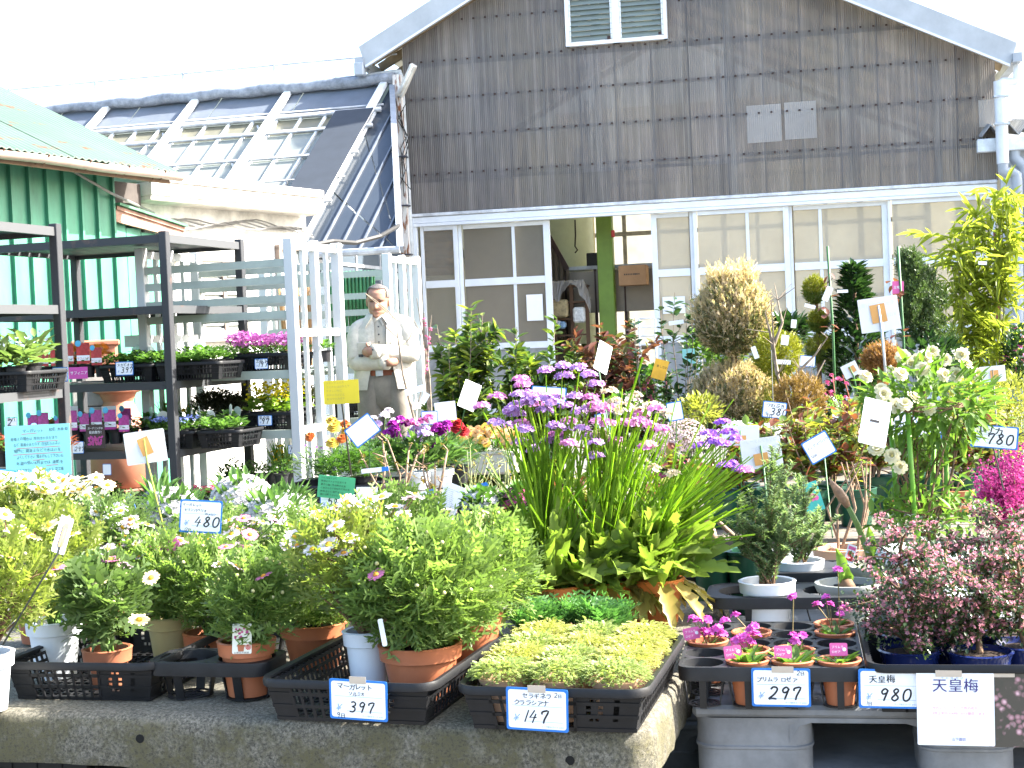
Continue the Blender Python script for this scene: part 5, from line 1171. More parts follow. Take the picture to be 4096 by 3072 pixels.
# tiny stray offcut tags on the tray rims
# ---- statice
SLEAF = LEAF('statice leaf', (.17, .26, .04), (.30, .39, .09), .5); SLEAFD = LEAF('yellowing statice leaf', (.30, .25, .06), (.42, .30, .08), .4); SSTEM = LEAF('winged statice stem', (.17, .31, .02), (.30, .44, .05), .5)
LOB = T_lobed(5, .17, .3); LILAC = PETAL('lilac statice', (.52, .30, .64), (.66, .46, .76)); LILACP = PETAL('pink statice', (.66, .26, .56), (.78, .42, .66)); VIOL = PETAL('violet statice', (.38, .15, .66), (.52, .28, .76)); CREAMB = PETAL('cream statice bud', (.62, .56, .36), (.72, .62, .46))
def statice(label, px, py, pts, d0, rad=.11, nleaf=120, nbl=90, lean=(0, 0), pm=None, ztop=None):
    """px, py: where the pot meets the slab; pts: (px, py, colour) of the flower heads"""
    q = PZ(px, py, ZS); L = (q.x, q.y, ZS+.003); o = thing('potted_statice', label, 'plant', L, 0, 'tall statice behind the moss ferns'); pot_parts(o, .062, .11, pm or M('orange plastic pot', (.55, .17, .04), .5, .08))
    f = Fol(); n = nleaf; a = RNG.uniform(0, 6.283, n); e = RNG.uniform(.1, 2.2, n); d = np.stack([np.cos(a), np.sin(a), e], 1)+RNG.normal(size=(n, 3))*.3; rr = .09*RNG.random(n); p = np.stack([rr*np.cos(a), rr*np.sin(a), .10+RNG.uniform(0, .15, n)*(1-rr/.12)], 1)
    f.put(LOB, p, d, up=np.array([0, 0, 1])+RNG.normal(size=(n, 3))*.7, size=RNG.uniform(.08, .16, n)); m = n//9; a = RNG.uniform(2.5, 6.6, m); f.put(LOB, np.stack([.05*np.cos(a), .05*np.sin(a), np.full(m, .11)], 1), np.stack([np.cos(a), np.sin(a), np.full(m, -.45)], 1), size=RNG.uniform(.10, .15, m), mi=1)
    f.build('leaves', [SLEAF, SLEAFD], o)
    st = Fol(); base = np.array([0, 0, .11])
    def rib(a_, b_, w, mi=0):
        a_, b_ = np.array(a_), np.array(b_); v = b_-a_; Lg = np.linalg.norm(v)
        for s in range(2): st.put((np.array([[-.5, 0, 0], [.5, 0, 0], [.5, 1, 0], [-.5, 1, 0]], float), np.array([[0, 1, 2, 3]])), [a_], [v], up=RNG.normal(size=(1, 3)), size=Lg, sw=w/Lg)
    hd = {}
    for (hx, hy, col) in pts:
        t = np.array(rel(L, hx, hy, TW(-.10, .10))); b0 = base+np.array([TW(-.03, .03), TW(-.03, .03), 0]); m1 = b0+(t-b0)*.35+np.array([TW(-.01, .01), 0, .04]); m2 = b0+(t-b0)*.72+np.array([TW(-.012, .012), 0, .02])
        rib(b0, m1, .0075); rib(m1, m2, .006); rib(m2, t-np.array([0, 0, .008]), .0045)
        for k in range(2):
            u_ = TW(.4, .8); s0 = b0+(t-b0)*u_; s1 = s0+np.array([TW(-.03, .03), TW(-.03, .03), .05]); rib(s0, s1, .004)
        hd.setdefault(col, []).append(tuple(t))
    n = nbl; tg = np.array(rel(L, np.mean([p_[0] for p_ in pts]), np.mean([p_[1] for p_ in pts]))); sp_ = np.array([rad*1.15, rad, .10])
    for i in range(n):
        b0 = base+np.array([TW(-.04, .04), TW(-.04, .04), TW(-.02, .02)]); t = base+(tg-base)*TW(.45, .93)+RNG.normal(size=3)*sp_*.7; m1 = b0+(t-b0)*.5+np.array([TW(-.02, .02), TW(-.02, .02), .03]); rib(b0, m1, TW(.004, .008)); rib(m1, t, TW(.003, .006))
    st.build('winged_stems', SSTEM, o)
    for col, sp in hd.items(): heads(o, sp, 34 if col is not CREAMB else 16, .022, T_floret(5, .4, .5), .016, col)
    return o
A_, B_, C_, D_ = LILAC, LILACP, VIOL, CREAMB
statice('lilac statice in orange pot, its tall heads above all the others', 2230, 2520, [(2184, 1487, A_), (2250, 1470, A_), (2316, 1477, A_), (2356, 1503, A_), (2383, 1540, A_), (2257, 1510, A_), (2081, 1523, B_), (2094, 1546, B_), (1988, 1593, B_), (1929, 1629, B_), (2045, 1642, A_), (2104, 1616, A_), (2157, 1590, A_), (2217, 1616, A_), (2270, 1629, A_), (2356, 1636, A_), (2071, 1662, A_), (1985, 1696, A_), (2045, 1706, A_), (2098, 1722, A_), (2224, 1709, A_), (2257, 1715, A_), (2191, 1768, A_), (2138, 1802, A_), (2300, 1590, A_), (2180, 1645, A_)]+[(TW(1960, 2400), TW(1560, 1800), A_ if i % 3 else B_) for i in range(18)], 3.7, nbl=55)
statice('pink and lilac statice beside the tall lilac one, cream buds on top', 2420, 2500, [(2356, 1755, A_), (2383, 1775, A_), (2380, 1828, A_), (2330, 1720, A_), (2496, 1696, B_), (2535, 1700, B_), (2560, 1690, B_), (2615, 1715, B_), (2648, 1722, B_), (2590, 1705, B_), (2462, 1768, B_), (2430, 1700, B_), (2462, 1610, D_), (2500, 1630, D_), (2560, 1650, D_), (2610, 1625, D_), (2660, 1660, D_), (2440, 1570, D_), (2540, 1590, D_)]+[(TW(2380, 2680), TW(1620, 1800), D_ if i % 3 == 0 else B_) for i in range(14)], 3.8, nbl=110)
statice('dark violet statice leaning away over the green pots', 2560, 2480, [(2806, 1788, C_), (2859, 1768, C_), (2886, 1782, C_), (2833, 1742, C_), (2892, 1696, C_), (2919, 1735, C_), (2919, 1861, C_), (2985, 1888, B_), (2960, 1880, C_), (2940, 1760, C_), (2870, 1740, C_), (2900, 1870, C_)], 3.8, nbl=150, rad=.09)
statice('short leafy statice spilling yellowing leaves over the slab end', 2640, 2490, [(2690, 1900, D_), (2560, 1850, D_), (2610, 1880, D_)], 3.6, nbl=40, nleaf=80)
# ---- cards on the slab
TAPED = [(0, .0395, .034, .014, .02)]
def taped(label, px, py, d, roll, draw, w=.118, h=.079, tape=None, yaw=0, tilt=.06, **k):
    return card(label, P(px, py, d), w, h, draw, yaw or SA, tilt, roll, tape=TAPED if tape is None else tape, **k)
def front_d(px, py, cx=0, cy=0): return PP(px, py, PZ(cx, cy, ZS+.087)-sv*.017, sv).y
taped('blue bordered price card 397 taped to the tray of marguerites', 1434, 2800, front_d(1434, 2800, 1400, 2730), R(-2.4), price([('マーガレット', -.36, .27, 1.0), ('ソルミオ', -.17, .11, .72)], '397', '9', (-.38, -.46, .010)))
taped('blue bordered price card 147 taped to the tray of moss fern', 2149, 2838, front_d(2149, 2838, 2200, 2752), R(-2.0), price([('セラギネラ', -.24, .27, .95), ('クララシアナ', -.38, .10, .95)], '147', '2', (.28, .31, .0085), num_h=.023, numx=-.03), h=.081)
# ================================================================ grey plastic pallets on the right
PAL = M('scuffed grey pallet plastic', (.21, .22, .23), .55, .3, 4, bump=.12, bscale=30); ZP = .4875; PH = .1625; SB = R(-11)
pfl = PZ(2768, 2822, ZP)
def pallet(label, loc, rz, z, W_=1.1, D_=1.1, H_=PH):
    o = thing('plastic_pallet', label, 'pallet', (loc[0], loc[1], z), rz, 'stacked grey pallets')
    part('deck', MB().box((W_/2, D_/2, H_-.013), (W_, D_, .026), ch=.008), PAL, o, False)
    part('bottom_deck', MB().box((W_/2, D_/2, .010), (W_-.02, D_-.02, .02), ch=.006), PAL, o, False)
    for i, x in enumerate((.125, W_/2, W_-.125)):
        for j, y in enumerate((.10, D_/2, D_-.10)):
            w, d = (.25 if i != 1 else .20), (.20 if j != 1 else .16); h = H_-.026-.02; n = 20; pts = rrect(w-.012, d-.012, .045, 5)
            mb = MB(); lay = [(0, 1.0), (h*.42, 1.0), (h*.44, 1.03), (h*.48, 1.03), (h*.5, 1.0), (h*.86, 1.0), (h, 1.035)]; k = len(pts)
            mb.add([(x+p[0]*s, y+p[1]*s, .02+z_) for z_, s in lay for p in pts], [(a*k+q, a*k+(q+1) % k, (a+1)*k+(q+1) % k, (a+1)*k+q) for a in range(len(lay)-1) for q in range(k)])
            part('foot_block', mb, PAL, o, False, smooth=40)
        if i < 2:   # arched lintel of the fork opening
            x1 = (.125, W_/2, W_-.125)[i+1]; c = (x+x1)/2; half = (x1-x)/2-.10
            mb = MB(); vs = []; fs = []
            for q in range(13):
                u_ = q/12; xx = c-half-.03+(2*half+.06)*u_; e = abs(2*u_-1); dz = .010+.045*max(0, (e-.72)/.28)**2
                vs += [(xx, .006, H_-.026), (xx, .006, H_-.026-dz), (xx, .04, H_-.026-dz)]
            fs = [(3*q+r, 3*q+3+r, 3*q+4+r, 3*q+1+r) for q in range(12) for r in range(2)]; mb.add(vs, fs); part('fork_lip', mb, PAL, o, False)
    return o
for k in range(3): pallet(['bottom grey pallet under the primula display', 'middle grey pallet under the primula display', 'top grey pallet carrying the primula and plum bonsai trays'][k], pfl, SB, k*PH)
p2f = PZ(2900, 2432, ZP); m2 = Matrix.Rotation(SB, 3, 'Z'); p2o = Vector((p2f.x, p2f.y, 0))+m2 @ Vector((-.33, 0, 0))
for k in range(3):
    o = pallet(['bottom grey pallet of the stack behind the primulas', 'middle grey pallet of the stack behind the primulas', 'top grey pallet stencilled with white characters behind the primulas'][k], p2o, SB, k*PH)
    if k == 2:
        mb = MB(); write(mb, '瀬戸ケ', 0, 0, .052, adv=1.0, bold=.01); part('stencil', mb, M('white stencil paint', (.62, .64, .66), .7, .3, 30), o, False, kind='stuff', mw=Matrix.Translation((.27, -.0015, PH-.062)) @ Matrix.Rotation(math.pi/2, 4, 'X'))
p3o = p2o+m2 @ Vector((1.12, .02, 0)); 
for k in range(3): pallet(['bottom grey pallet at the far right beneath the magenta heather', 'middle grey pallet at the far right beneath the magenta heather', 'top grey pallet at the far right beneath the magenta heather'][k], p3o, SB, k*PH)
# ---- primula tray
GP = .0925; GH = .088
g0 = PZ(2716, 2672, ZP+GH); gm = Matrix.Rotation(SB, 3, 'Z'); gc = g0+gm @ Vector((2*GP, 2.5*GP, 0))
cell_tray('dark grey tray of twenty cells, ten of them filled with primulas', (gc.x, gc.y, ZP+.001), 4, 5, GP, .043, GH, SB, DGREY)
PL1 = LEAF('primula leaf', (.09, .19, .035), (.18, .30, .06), .4); PL2 = LEAF('primula leaf dark', (.07, .10, .03), (.13, .18, .05), .35); PMAG = PETAL('primula pink', (.66, .10, .50), (.80, .24, .64))
OV = T_leaf(.20, .07, .18); OVW = T_leaf(.30, .05, .15); NAR = T_leaf(.11, .03, .2); FLO = T_floret(5, .42, .25)
def primula(label, cx, cy, fl, nl=11, ls=.045, stalk=()):
    q = gc+gm @ Vector(((cx-1.5)*GP, (cy-2)*GP, 0)); o = thing('potted_primula', label, 'plant', (q.x, q.y, ZP+.006), random.uniform(-.4, .4), 'primulas in the cell tray'); pot_parts(o, .0415, .090, TERRA, rb=.028, n=24, band=.012, rimw=.003)
    a = RNG.uniform(0, 6.283, nl); f = Fol(); f.put(OV, np.stack([.006*np.cos(a), .006*np.sin(a), np.full(nl, .075)], 1), np.stack([np.cos(a), np.sin(a), RNG.uniform(.5, 1.6, nl)], 1), size=ls*RNG.uniform(.6, 1.1, nl), mi=0); f.put(OV, np.stack([.004*np.cos(a), .004*np.sin(a), np.full(nl, .074)], 1), np.stack([np.sin(a), np.cos(a), RNG.uniform(.3, 1.4, nl)], 1), size=ls*.6*RNG.uniform(.6, 1.1, nl), mi=1); f.build('leaves', [PL1, PL2], o)
    sp = []; st = MB()
    for _ in range(fl):
        p = (random.gauss(0, .02), random.gauss(0, .016), .10+random.uniform(0, .035)); sp.append(p); stems(st, (0, 0, .07), [p], .0015, .001, .1, 4)
    for (dx, h) in stalk: p = (dx, .0, h); sp.append(p); stems(st, (0, 0, .07), [p], .0014, .001, .12, 5)
    if sp: part('stalks', st, M('reddish stalk', (.20, .16, .06), .6), o, False, smooth=1, kind='stuff'); heads(o, sp, 9, .010, FLO, .017, PMAG, flat=1)
    return o
for a in ((1, 0, 0, 14, .05, (), 'primula of green leaves in the front row beside the empty cell'), (2, 0, 0, 16, .055, ((.012, .075),), 'primula with upright leaf blades behind the card 297'), (3, 0, 0, 12, .05, (), 'primula of spreading leaves in the front corner near the bonsai tray'),
          (1, 1, 7, 8, .04, (), 'primula with pink flowers in the second row'), (2, 1, 3, 9, .04, ((.005, .20),), 'primula sending up one tall pink headed stalk'), (0, 2, 12, 6, .03, (), 'primula covered in pink flowers at the tray edge'),
          (1, 3, 1, 9, .035, (), 'small primula in the fourth row with one bud'), (3, 3, 0, 9, .045, ((-.02, .165), (.012, .225)), 'primula with two tall pink flower stalks'), (3, 4, 4, 7, .035, (), 'primula with low pink flowers in the rear corner')):
    primula(a[6], a[0], a[1], a[2], a[3], a[4], a[5])
def pinktag(S, w, h):
    wr(S, CARD, 'プリムラ', -w*.40, h*.10, w*.17); wr(S, CARD, 'ロゼア', -w*.40, -h*.28, w*.17); blob(S, CARD, w*.32, 0, w*.11, 9)
for (cx, cy, lab, off, rl) in ((1, 0, 'pink plant tag in the front row primula beside the empty cell', -.03, .1), (2, 0, 'pink plant tag half hidden by leaf blades', -.02, 0), (3, 0, 'pink plant tag standing upright behind the corner primula', .0, -.02), (1, 1, 'pink plant tag leaning in the second row', -.02, .18), (0, 2, 'pale pink plant tag beside the flower covered primula', -.035, .15)):
    q = gc+gm @ Vector(((cx-1.5)*GP+off, (cy-2)*GP+(.02 if cx == 3 else -.005), 0)); card(lab, (q.x, q.y, ZP+.112), .036, .026, pinktag, SB+.1, -.25, rl, border=False, face=PINK, name='plant_tag', cat='plant tag')
# ---- plum bonsai tray
bt0 = PZ(3462, 2668, ZP+.10); bc = bt0+gm @ Vector((.345, .228, 0)); crate('black lattice tray of plum bonsai in navy pots beside the primulas', (bc.x, bc.y, ZP+.001), SB, .66, .42, .10, num=False)
BL = LEAF('bonsai leaf', (.030, .060, .020), (.08, .12, .04), .3, .3, .5); BUD = PETAL('pink bonsai bud', (.60, .24, .30), (.78, .46, .48)); OVR = T_leaf(.28, .05, .1)
def bonsai(label, px, py, hgt, sp, n=5):
    q = PZ(px, py, ZP+.07); L = (q.x, q.y, ZP+.006); o = thing('plum_bonsai', label, 'plant', L, random.uniform(0, 6), 'plum bonsai in navy pots')
    part('pot', MB().lathe([(0, .002), (.045, .002), (.05, 0), (.062, .05), (.066, .066), (.070, .072), (.064, .074), (.058, .06), (0, .058)], 26), POTN, o, False, smooth=35); part('soil', MB().lathe([(.06, .062), (.03, .066), (0, .068)], 14), SOIL, o, False, smooth=1)
    st = MB(); tips = []; p = Vector((0, 0, .06)); tr = [p.copy()]
    for k in range(5): p = p+Vector((random.gauss(0, .014), random.gauss(0, .014), hgt/6)); tr.append(p.copy())
    st.tube(tr, [.008, .007, .006, .005, .004, .003], 7, cap=False)
    for b_ in tr[1:]:
        for _ in range(n):
            a = random.uniform(0, 6.28); d = Vector((math.cos(a), math.sin(a), random.uniform(-.15, .6))).normalized()*sp*random.uniform(.5, 1); e = b_+d; st.tube([b_, b_+d*.5+Vector((0, 0, .008)), e], [.0025, .002, .0012], 5, cap=False); tips += [b_.lerp(e, u_) for u_ in (.35, .55, .75, .9, 1)]
    part('trunk', st, STEM_B, o, False, smooth=1); t = np.array([tuple(x) for x in tips]); k = 14; P_ = np.repeat(t, k, 0)+RNG.normal(size=(len(t)*k, 3))*.012; f = Fol(); f.put(OVR, P_, rnd(len(P_))+np.array([0, 0, .3]), size=.0125*RNG.uniform(.6, 1.2, len(P_))); f.build('foliage', BL, o)
    k = 4; P_ = np.repeat(t, k, 0)+RNG.normal(size=(len(t)*k, 3))*.008+np.array([0, 0, .005]); f = Fol(); f.put(T_floret(5, .5, .9), P_, rnd(len(P_))+np.array([0, 0, .5]), size=.0105*RNG.uniform(.6, 1.2, len(P_))); f.build('buds', BUD, o)
bonsai('plum bonsai spreading low over the front corner of its tray', 3640, 2610, .18, .13, 7); bonsai('plum bonsai behind the white name poster', 3920, 2620, .19, .14, 7)
bonsai('tall plum bonsai reaching before the white trellis pot', 3620, 2540, .28, .11, 6); bonsai('plum bonsai in the middle of the navy pots', 3810, 2540, .22, .14, 7); bonsai('plum bonsai below the magenta heather', 4010, 2540, .30, .13, 6); bonsai('plum bonsai at the outer end of the tray', 4110, 2590, .22, .13, 7)
# ---- cards on this front
def fd(px, py): return PP(px, py, Vector((pfl.x, pfl.y, 0))-gb*0, Vector((-math.sin(SB), math.cos(SB), 0))).y
fn = Vector((-math.sin(SB), math.cos(SB), 0)); fpl = Vector((g0.x, g0.y, 0))-fn*.007
def fcard(label, px, py, roll, draw, **k): c = PP(px, py, fpl-fn*k.pop('off', 0), fn); return card(label, c, k.pop('w', .118), k.pop('h', .079), draw, SB, k.pop('tilt', .03), roll, **k)
fcard('blue bordered price card 297 taped to the primula tray', 3124, 2750, R(-.6), price([('プリムラ ロゼア', -.42, .16, .93)], '297', '2', (.27, .33, .009), num_h=.025, numx=-.026), tape=[(.004, .0375, .044, .013, 0)])
fcard('blue bordered price card 980 taped to the bonsai tray', 3560, 2755, R(-.8), price([('天皇梅', -.33, .17, 1.35)], '980', '1', (-.39, -.42, .009), num_h=.024, numx=-.022), tape=[(-.004, .0385, .044, .013, 0)], w=.122, off=.016)
def poster(S, w, h):
    wr(S, M('violet print', (.10, .08, .28), .6, 0), '天皇梅', -w*.30, h*.25, w*.20, bold=.005); wr(S, BLINE, 'てんのうばい', -w*.18, h*.41, w*.036, adv=1.8)
    wr(S, M('pink text', (.72, .28, .34), .6, 0), 'かわいらしいピンク色の花が', -w*.30, 0, w*.046); wr(S, MATS['pink text'], '3月上旬から4月にかけ開花します。', -w*.30, -h*.075, w*.046); wr(S, M('violet print', (.10, .08, .28), .6, 0), '山下園芸', -w*.06, -h*.43, w*.048)
c = PP(3822, 2836, fpl-fn*.024, fn); card('white poster naming the plum bonsai taped over their price card', c, .147, .146, poster, SB, .02, R(-.5), border=False, tape=[(-.012, .071, .050, .013, 0)], name='name_poster')
pm, nt, b, out = _new('photo print of plum blossom'); vo = nt.nodes.new('ShaderNodeTexVoronoi'); vo.inputs['Scale'].default_value = 70; tc = nt.nodes.new('ShaderNodeTexCoord'); nt.links.new(tc.outputs['Object'], vo.inputs['Vector'])
nz = noise(nt, 22, 3); cb0 = ramp(nt, vo.outputs['Distance'], [(.12, (.62, .40, .44)), (.38, (.30, .16, .18)), (.55, (.05, .05, .04))]); c_ = mixrgb(nt, ramp(nt, nz, [(.46, 1.0), (.56, 0.0)]), cb0, (.06, .055, .045)); nt.links.new(c_, b.inputs['Base Color']); b.inputs['Roughness'].default_value = .25
c = PP(4062, 2840, fpl-fn*.021, fn); card('printed photograph of pink plum blossom beside the white poster', c, .105, .148, None, SB, .02, 0, border=False, face=pm, tape=[(-.02, .072, .04, .013, 0)], name='photo_print', cat='photograph')

# ================================================================ second row on the pallets
def onp(px, py, h, z=ZP+.004): q = PZ(px, py, z+h); return (q.x, q.y, z)
WES = LEAF('westringia leaf', (.18, .27, .13), (.36, .45, .28), .5); OVN = T_leaf(.14, .04, .1)
def needle_shrub(label, L, pot, pts, ll, lm, dens, seg=.10, name='potted_shrub', group=None, side=5, sm=None, sway=.02):
    """upright shoots to given tips, closely set with small leaves; tips in local metres"""
    o = thing(name, label, 'plant', L, 0, group); pot_parts(o, *pot); mb = MB(); pos = []; dr = []
    for t in pts:
        b = Vector((random.uniform(-.02, .02), random.uniform(-.02, .02), pot[1]-.02)); t = Vector(t); m_ = b.lerp(t, .45)+Vector((random.gauss(0, sway), random.gauss(0, sway), .02)); lines = [[b, m_, t]]
        mb.tube([b, m_, t], [.003, .0022, .001], 5, cap=False)
        for _ in range(side):
            u_ = random.uniform(.25, .85); s0 = b.lerp(m_, u_/.5) if u_ < .5 else m_.lerp(t, (u_-.5)/.5); e = s0+Vector((random.gauss(0, .5), random.gauss(0, .5), random.uniform(.6, 1.2))).normalized()*random.uniform(.4, 1)*seg; lines.append([s0, s0.lerp(e, .5), e]); mb.tube([s0, e], [.0014, .0008], 4, cap=False)
        for l in lines:
            Lg = (l[2]-l[0]).length; n = max(4, int(Lg*dens))
            for _ in range(n):
                u_ = random.uniform(.12 if l is lines[0] else 0, 1); p = l[0].lerp(l[1], u_*2) if u_ < .5 else l[1].lerp(l[2], u_*2-1); a = random.uniform(0, 6.283); pos.append(p); dr.append((math.cos(a), math.sin(a), .75))
    part('stems', mb, sm or STEM_B, o, False, smooth=1, kind='stuff'); n = len(pos); f = Fol(); f.put(OVN, np.array([tuple(p) for p in pos]), np.array(dr)+RNG.normal(size=(n, 3))*.2, size=ll*RNG.uniform(.6, 1.15, n)); f.build('foliage', lm, o); return o
q = PZ(3205, 2395, ZP+.10); cell_tray('round pot carrier holding white and grey pots on the second pallet', (q.x, q.y+.11, ZP+.002), 2, 1, .215, .082, .10, SB, DGREY)
q = PZ(3300, 2300, ZP+.10); cell_tray('round pot carrier behind the first on the second pallet', (q.x+.05, q.y+.12, ZP+.002), 2, 1, .215, .082, .10, SB, DGREY)
L = onp(3068, 2322, .13); needle_shrub('fine leaved grey green shrub in white pot before the empty cell tray', L, (.068, .13, POTW), [rel(L, px, py, TW(-.08, .08)) for px, py in [(2950, 2060), (3000, 1960), (3060, 1850), (3090, 1785), (3130, 1860), (3170, 1850), (3020, 2020), (3100, 1950), (3180, 1940), (3230, 1990), (3150, 2020), (3050, 2100), (2980, 2120), (3210, 2080), (3250, 2130), (2940, 2150), (3120, 2130), (3040, 2200), (3160, 2200), (2965, 2220)]], .016, WES, 1300)
L = onp(3195, 2240, .12); needle_shrub('fine leaved grey green shrub in the white pot behind its twin', L, (.066, .12, POTW), [rel(L, px, py, TW(-.06, .06)) for px, py in [(3200, 1900), (3250, 1960), (3280, 2030), (3170, 1960), (3230, 2060), (3290, 2120), (3300, 2180), (3180, 2080), (3270, 2200)]], .016, WES, 1000)
# amaryllis
AML = LEAF('strap leaf', (.17, .30, .05), (.24, .38, .08), .5)
def strap(o, pts, w, m=AML):
    mb = MB(); vs = []; k = len(pts)
    for i, p in enumerate(pts):
        u_ = i/(k-1); ww = w*math.sin(math.pi*min(.97, u_*.72+.26)); t = Vector(pts[min(i+1, k-1)])-Vector(pts[max(i-1, 0)]); x = t.cross(Vector((0, -1, .1))); x.normalize(); p = Vector(p); vs += [p-x*ww, p+Vector((0, .006, 0)), p+x*ww]
    mb.add(vs, [(3*i+j, 3*i+3+j, 3*i+4+j, 3*i+1+j) for i in range(k-1) for j in range(2)]); part('leaf', mb, m, o, False, smooth=1)
def wide_pot(o, r, h, m):
    part('pot', MB().lathe([(0, .002), (r*.62, .002), (r*.66, 0), (r*.80, h*.72), (r*.98, h*.8), (r*1.06, h*.93), (r*1.05, h), (r*.95, h), (r*.9, h*.8), (r*.6, .01)], 32), m, o, False, smooth=35); part('soil', MB().lathe([(r*.91, h*.82), (r*.5, h*.84), (0, h*.85)], 18), SOIL, o, False, smooth=1)
L = onp(3388, 2328, .115); o = thing('potted_amaryllis', 'amaryllis with two short strap leaves in grey bowl beside the white potted shrub', 'plant', L); wide_pot(o, .078, .115, POTG)
part('bulb', MB().lathe([(0, .09), (.018, .095), (.022, .105), (.012, .122), (0, .124)], 14), M('bulb skin', (.16, .09, .05), .8), o, False, smooth=1)
strap(o, [rel(L, 3388, 2358), rel(L, 3378, 2300), rel(L, 3365, 2240), rel(L, 3345, 2195)], .018); strap(o, [rel(L, 3392, 2352), rel(L, 3392, 2310), rel(L, 3385, 2285, -.03), rel(L, 3372, 2300, -.05)], .015)
L = onp(3502, 2258, .12); o = thing('potted_amaryllis', 'amaryllis in grey green bowl raising one fat bud on a tall stalk', 'plant', L); wide_pot(o, .075, .12, M('grey green plastic pot', (.30, .31, .25), .5, .08))
sp = [rel(L, 3490, 2265), rel(L, 3462, 2180), rel(L, 3430, 2100), rel(L, 3392, 2025)]; part('flower_stalk', MB().tube(sp, [.010, .009, .008, .007], 10), M('amaryllis stalk', (.17, .26, .06), .5), o, False, smooth=1)
bd = [Vector(rel(L, *p)) for p in ((3392, 2027), (3375, 1998), (3352, 1965), (3330, 1935), (3318, 1915))]; part('flower_bud', MB().tube(bd, [.008, .014, .013, .007, .001], 12), M('pinkish bud', (.42, .24, .14), .5, .3, 30), o, False, smooth=1)
strap(o, [rel(L, 3510, 2262), rel(L, 3525, 2210), rel(L, 3528, 2175), rel(L, 3522, 2155)], .018); strap(o, [rel(L, 3495, 2262, .01), rel(L, 3488, 2200, .01), rel(L, 3480, 2140, .01), rel(L, 3474, 2105, .01)], .015)
def amtag(S, w, h): tri_(S, REDP, [(-w*.4, -h*.4), (w*.4, -h*.4), (w*.3, h*.1), (-w*.3, h*.15)]); tri_(S, TERP, [(-w*.3, -h*.3), (w*.2, -h*.35), (w*.1, h*.05)]); tri_(S, PINK, [(-w*.4, h*.22), (w*.4, h*.22), (w*.4, h*.4), (-w*.4, h*.4)])
card('small tag picturing a red amaryllis behind the grey bowl', P(3402, 2215, L[1]-.03), .028, .05, amtag, .3, -.1, R(-22), border=False, name='plant_tag', cat='plant tag')
# white trellis pot with banksia rose
L = onp(3706, 2195, .17); TL = L
o = thing('potted_banksia_rose', 'yellow banksia rose trained on green posts in wide white pot', 'plant', L, 0); r, h = .118, .17
part('pot', MB().lathe([(0, .002), (r*.64, .002), (r*.68, 0), (r*.86, h*.72), (r*1.0, h*.78), (r*1.12, h*.84), (r*1.13, h*.92), (r*1.08, h), (r*.96, h), (r*.9, h*.85), (r*.6, .01)], 40), POTW, o, False, smooth=35); part('soil', MB().lathe([(r*.93, h*.86), (r*.5, h*.88), (0, h*.89)], 20), SOIL, o, False, smooth=1)
GPOST = M('green trellis post', (.13, .32, .03), .45, .06)
for (x0, y0, x1, y1, dy) in ((3600, 2165, 3560, 1670, .03), (3668, 2200, 3630, 1640, -.08), (3795, 2190, 3780, 1700, -.02), (3720, 2160, 3740, 1690, .09)):
    a, e = Vector(rel(L, x0, y0, dy)), Vector(rel(L, x1, y1, dy)); part('trellis_post', MB().tube([a, e], .0065, 10), GPOST, o, False, smooth=1)
st = MB(); ring = []
for zz, rr in ((.55, .13), (.29, .115), (.24, .11)):
    pts = [Vector((rr*math.cos(a), rr*math.sin(a)*.8, zz+TW(-.01, .01))) for a in np.linspace(0, 6.28, 22)]
    for q in range(3 if zz > .5 else 1): st.tube([p+Vector((TW(-.008, .008), TW(-.008, .008), TW(-.012, .012))) for p in pts], .0022, 5)
    ring += pts
for k in range(14):
    a, e = Vector((TW(-.03, .03), TW(-.03, .03), .15)), Vector((TW(-.14, .14), TW(-.1, .1), TW(.45, .6))); m_ = a.lerp(e, .5)+Vector((TW(-.06, .06), TW(-.06, .06), 0)); st.tube([a, m_, e], [.004, .003, .0018], 5, cap=False); ring += [a.lerp(m_, .5), m_, m_.lerp(e, .5), e]
part('canes', st, STEM_B, o, False, smooth=1, kind='stuff')
OVL = T_leaf(.17, .04, .15); RL = LEAF('banksia leaf', (.10, .20, .03), (.22, .34, .07), .5); n = 620; rg = np.array([tuple(p) for p in ring]); base = rg[RNG.integers(0, len(rg), n)]+RNG.normal(size=(n, 3))*.02; f = Fol(); f.put(OVL, base, rnd(n)+np.array([0, 0, .25]), size=RNG.uniform(.025, .055, n))
top, d = ell(620, rel(L, 3720, 1610, 0), (.18, .12, .12), .3); f.put(OVL, top, d+RNG.normal(size=(620, 3))*.5, size=RNG.uniform(.028, .06, 620)); f.build('foliage', RL, o)
BK = daisy('banksia', PETAL('banksia petal', (.80, .76, .46), (.84, .82, .62)), M('banksia eye', (.78, .66, .25), .8), .021, 9, 3, .25, .34, .2)
for (px, py, dy) in ((3525, 1560, -.1), (3535, 1580, -.12), (3585, 1625, -.1), (3618, 1622, -.12), (3505, 1805, -.1), (3570, 1825, -.12), (3602, 1870, -.12), (3650, 1595, -.1), (3700, 1430, 0), (3640, 1460, 0), (3560, 1490, 0), (3780, 1440, 0), (3850, 1420, .02), (3730, 1410, .04), (3860, 1460, 0), (3690, 1480, -.05), (3770, 1500, -.08), (3820, 1500, 0), (3610, 1430, .0), (3460, 1510, -.05), (3720, 1640, -.1), (3670, 1440, .05), (3900, 1500, .03), (3600, 1500, -.1)): bloom(o, BK, rel(L, px, py, dy), (.1, -1, .5), .4)
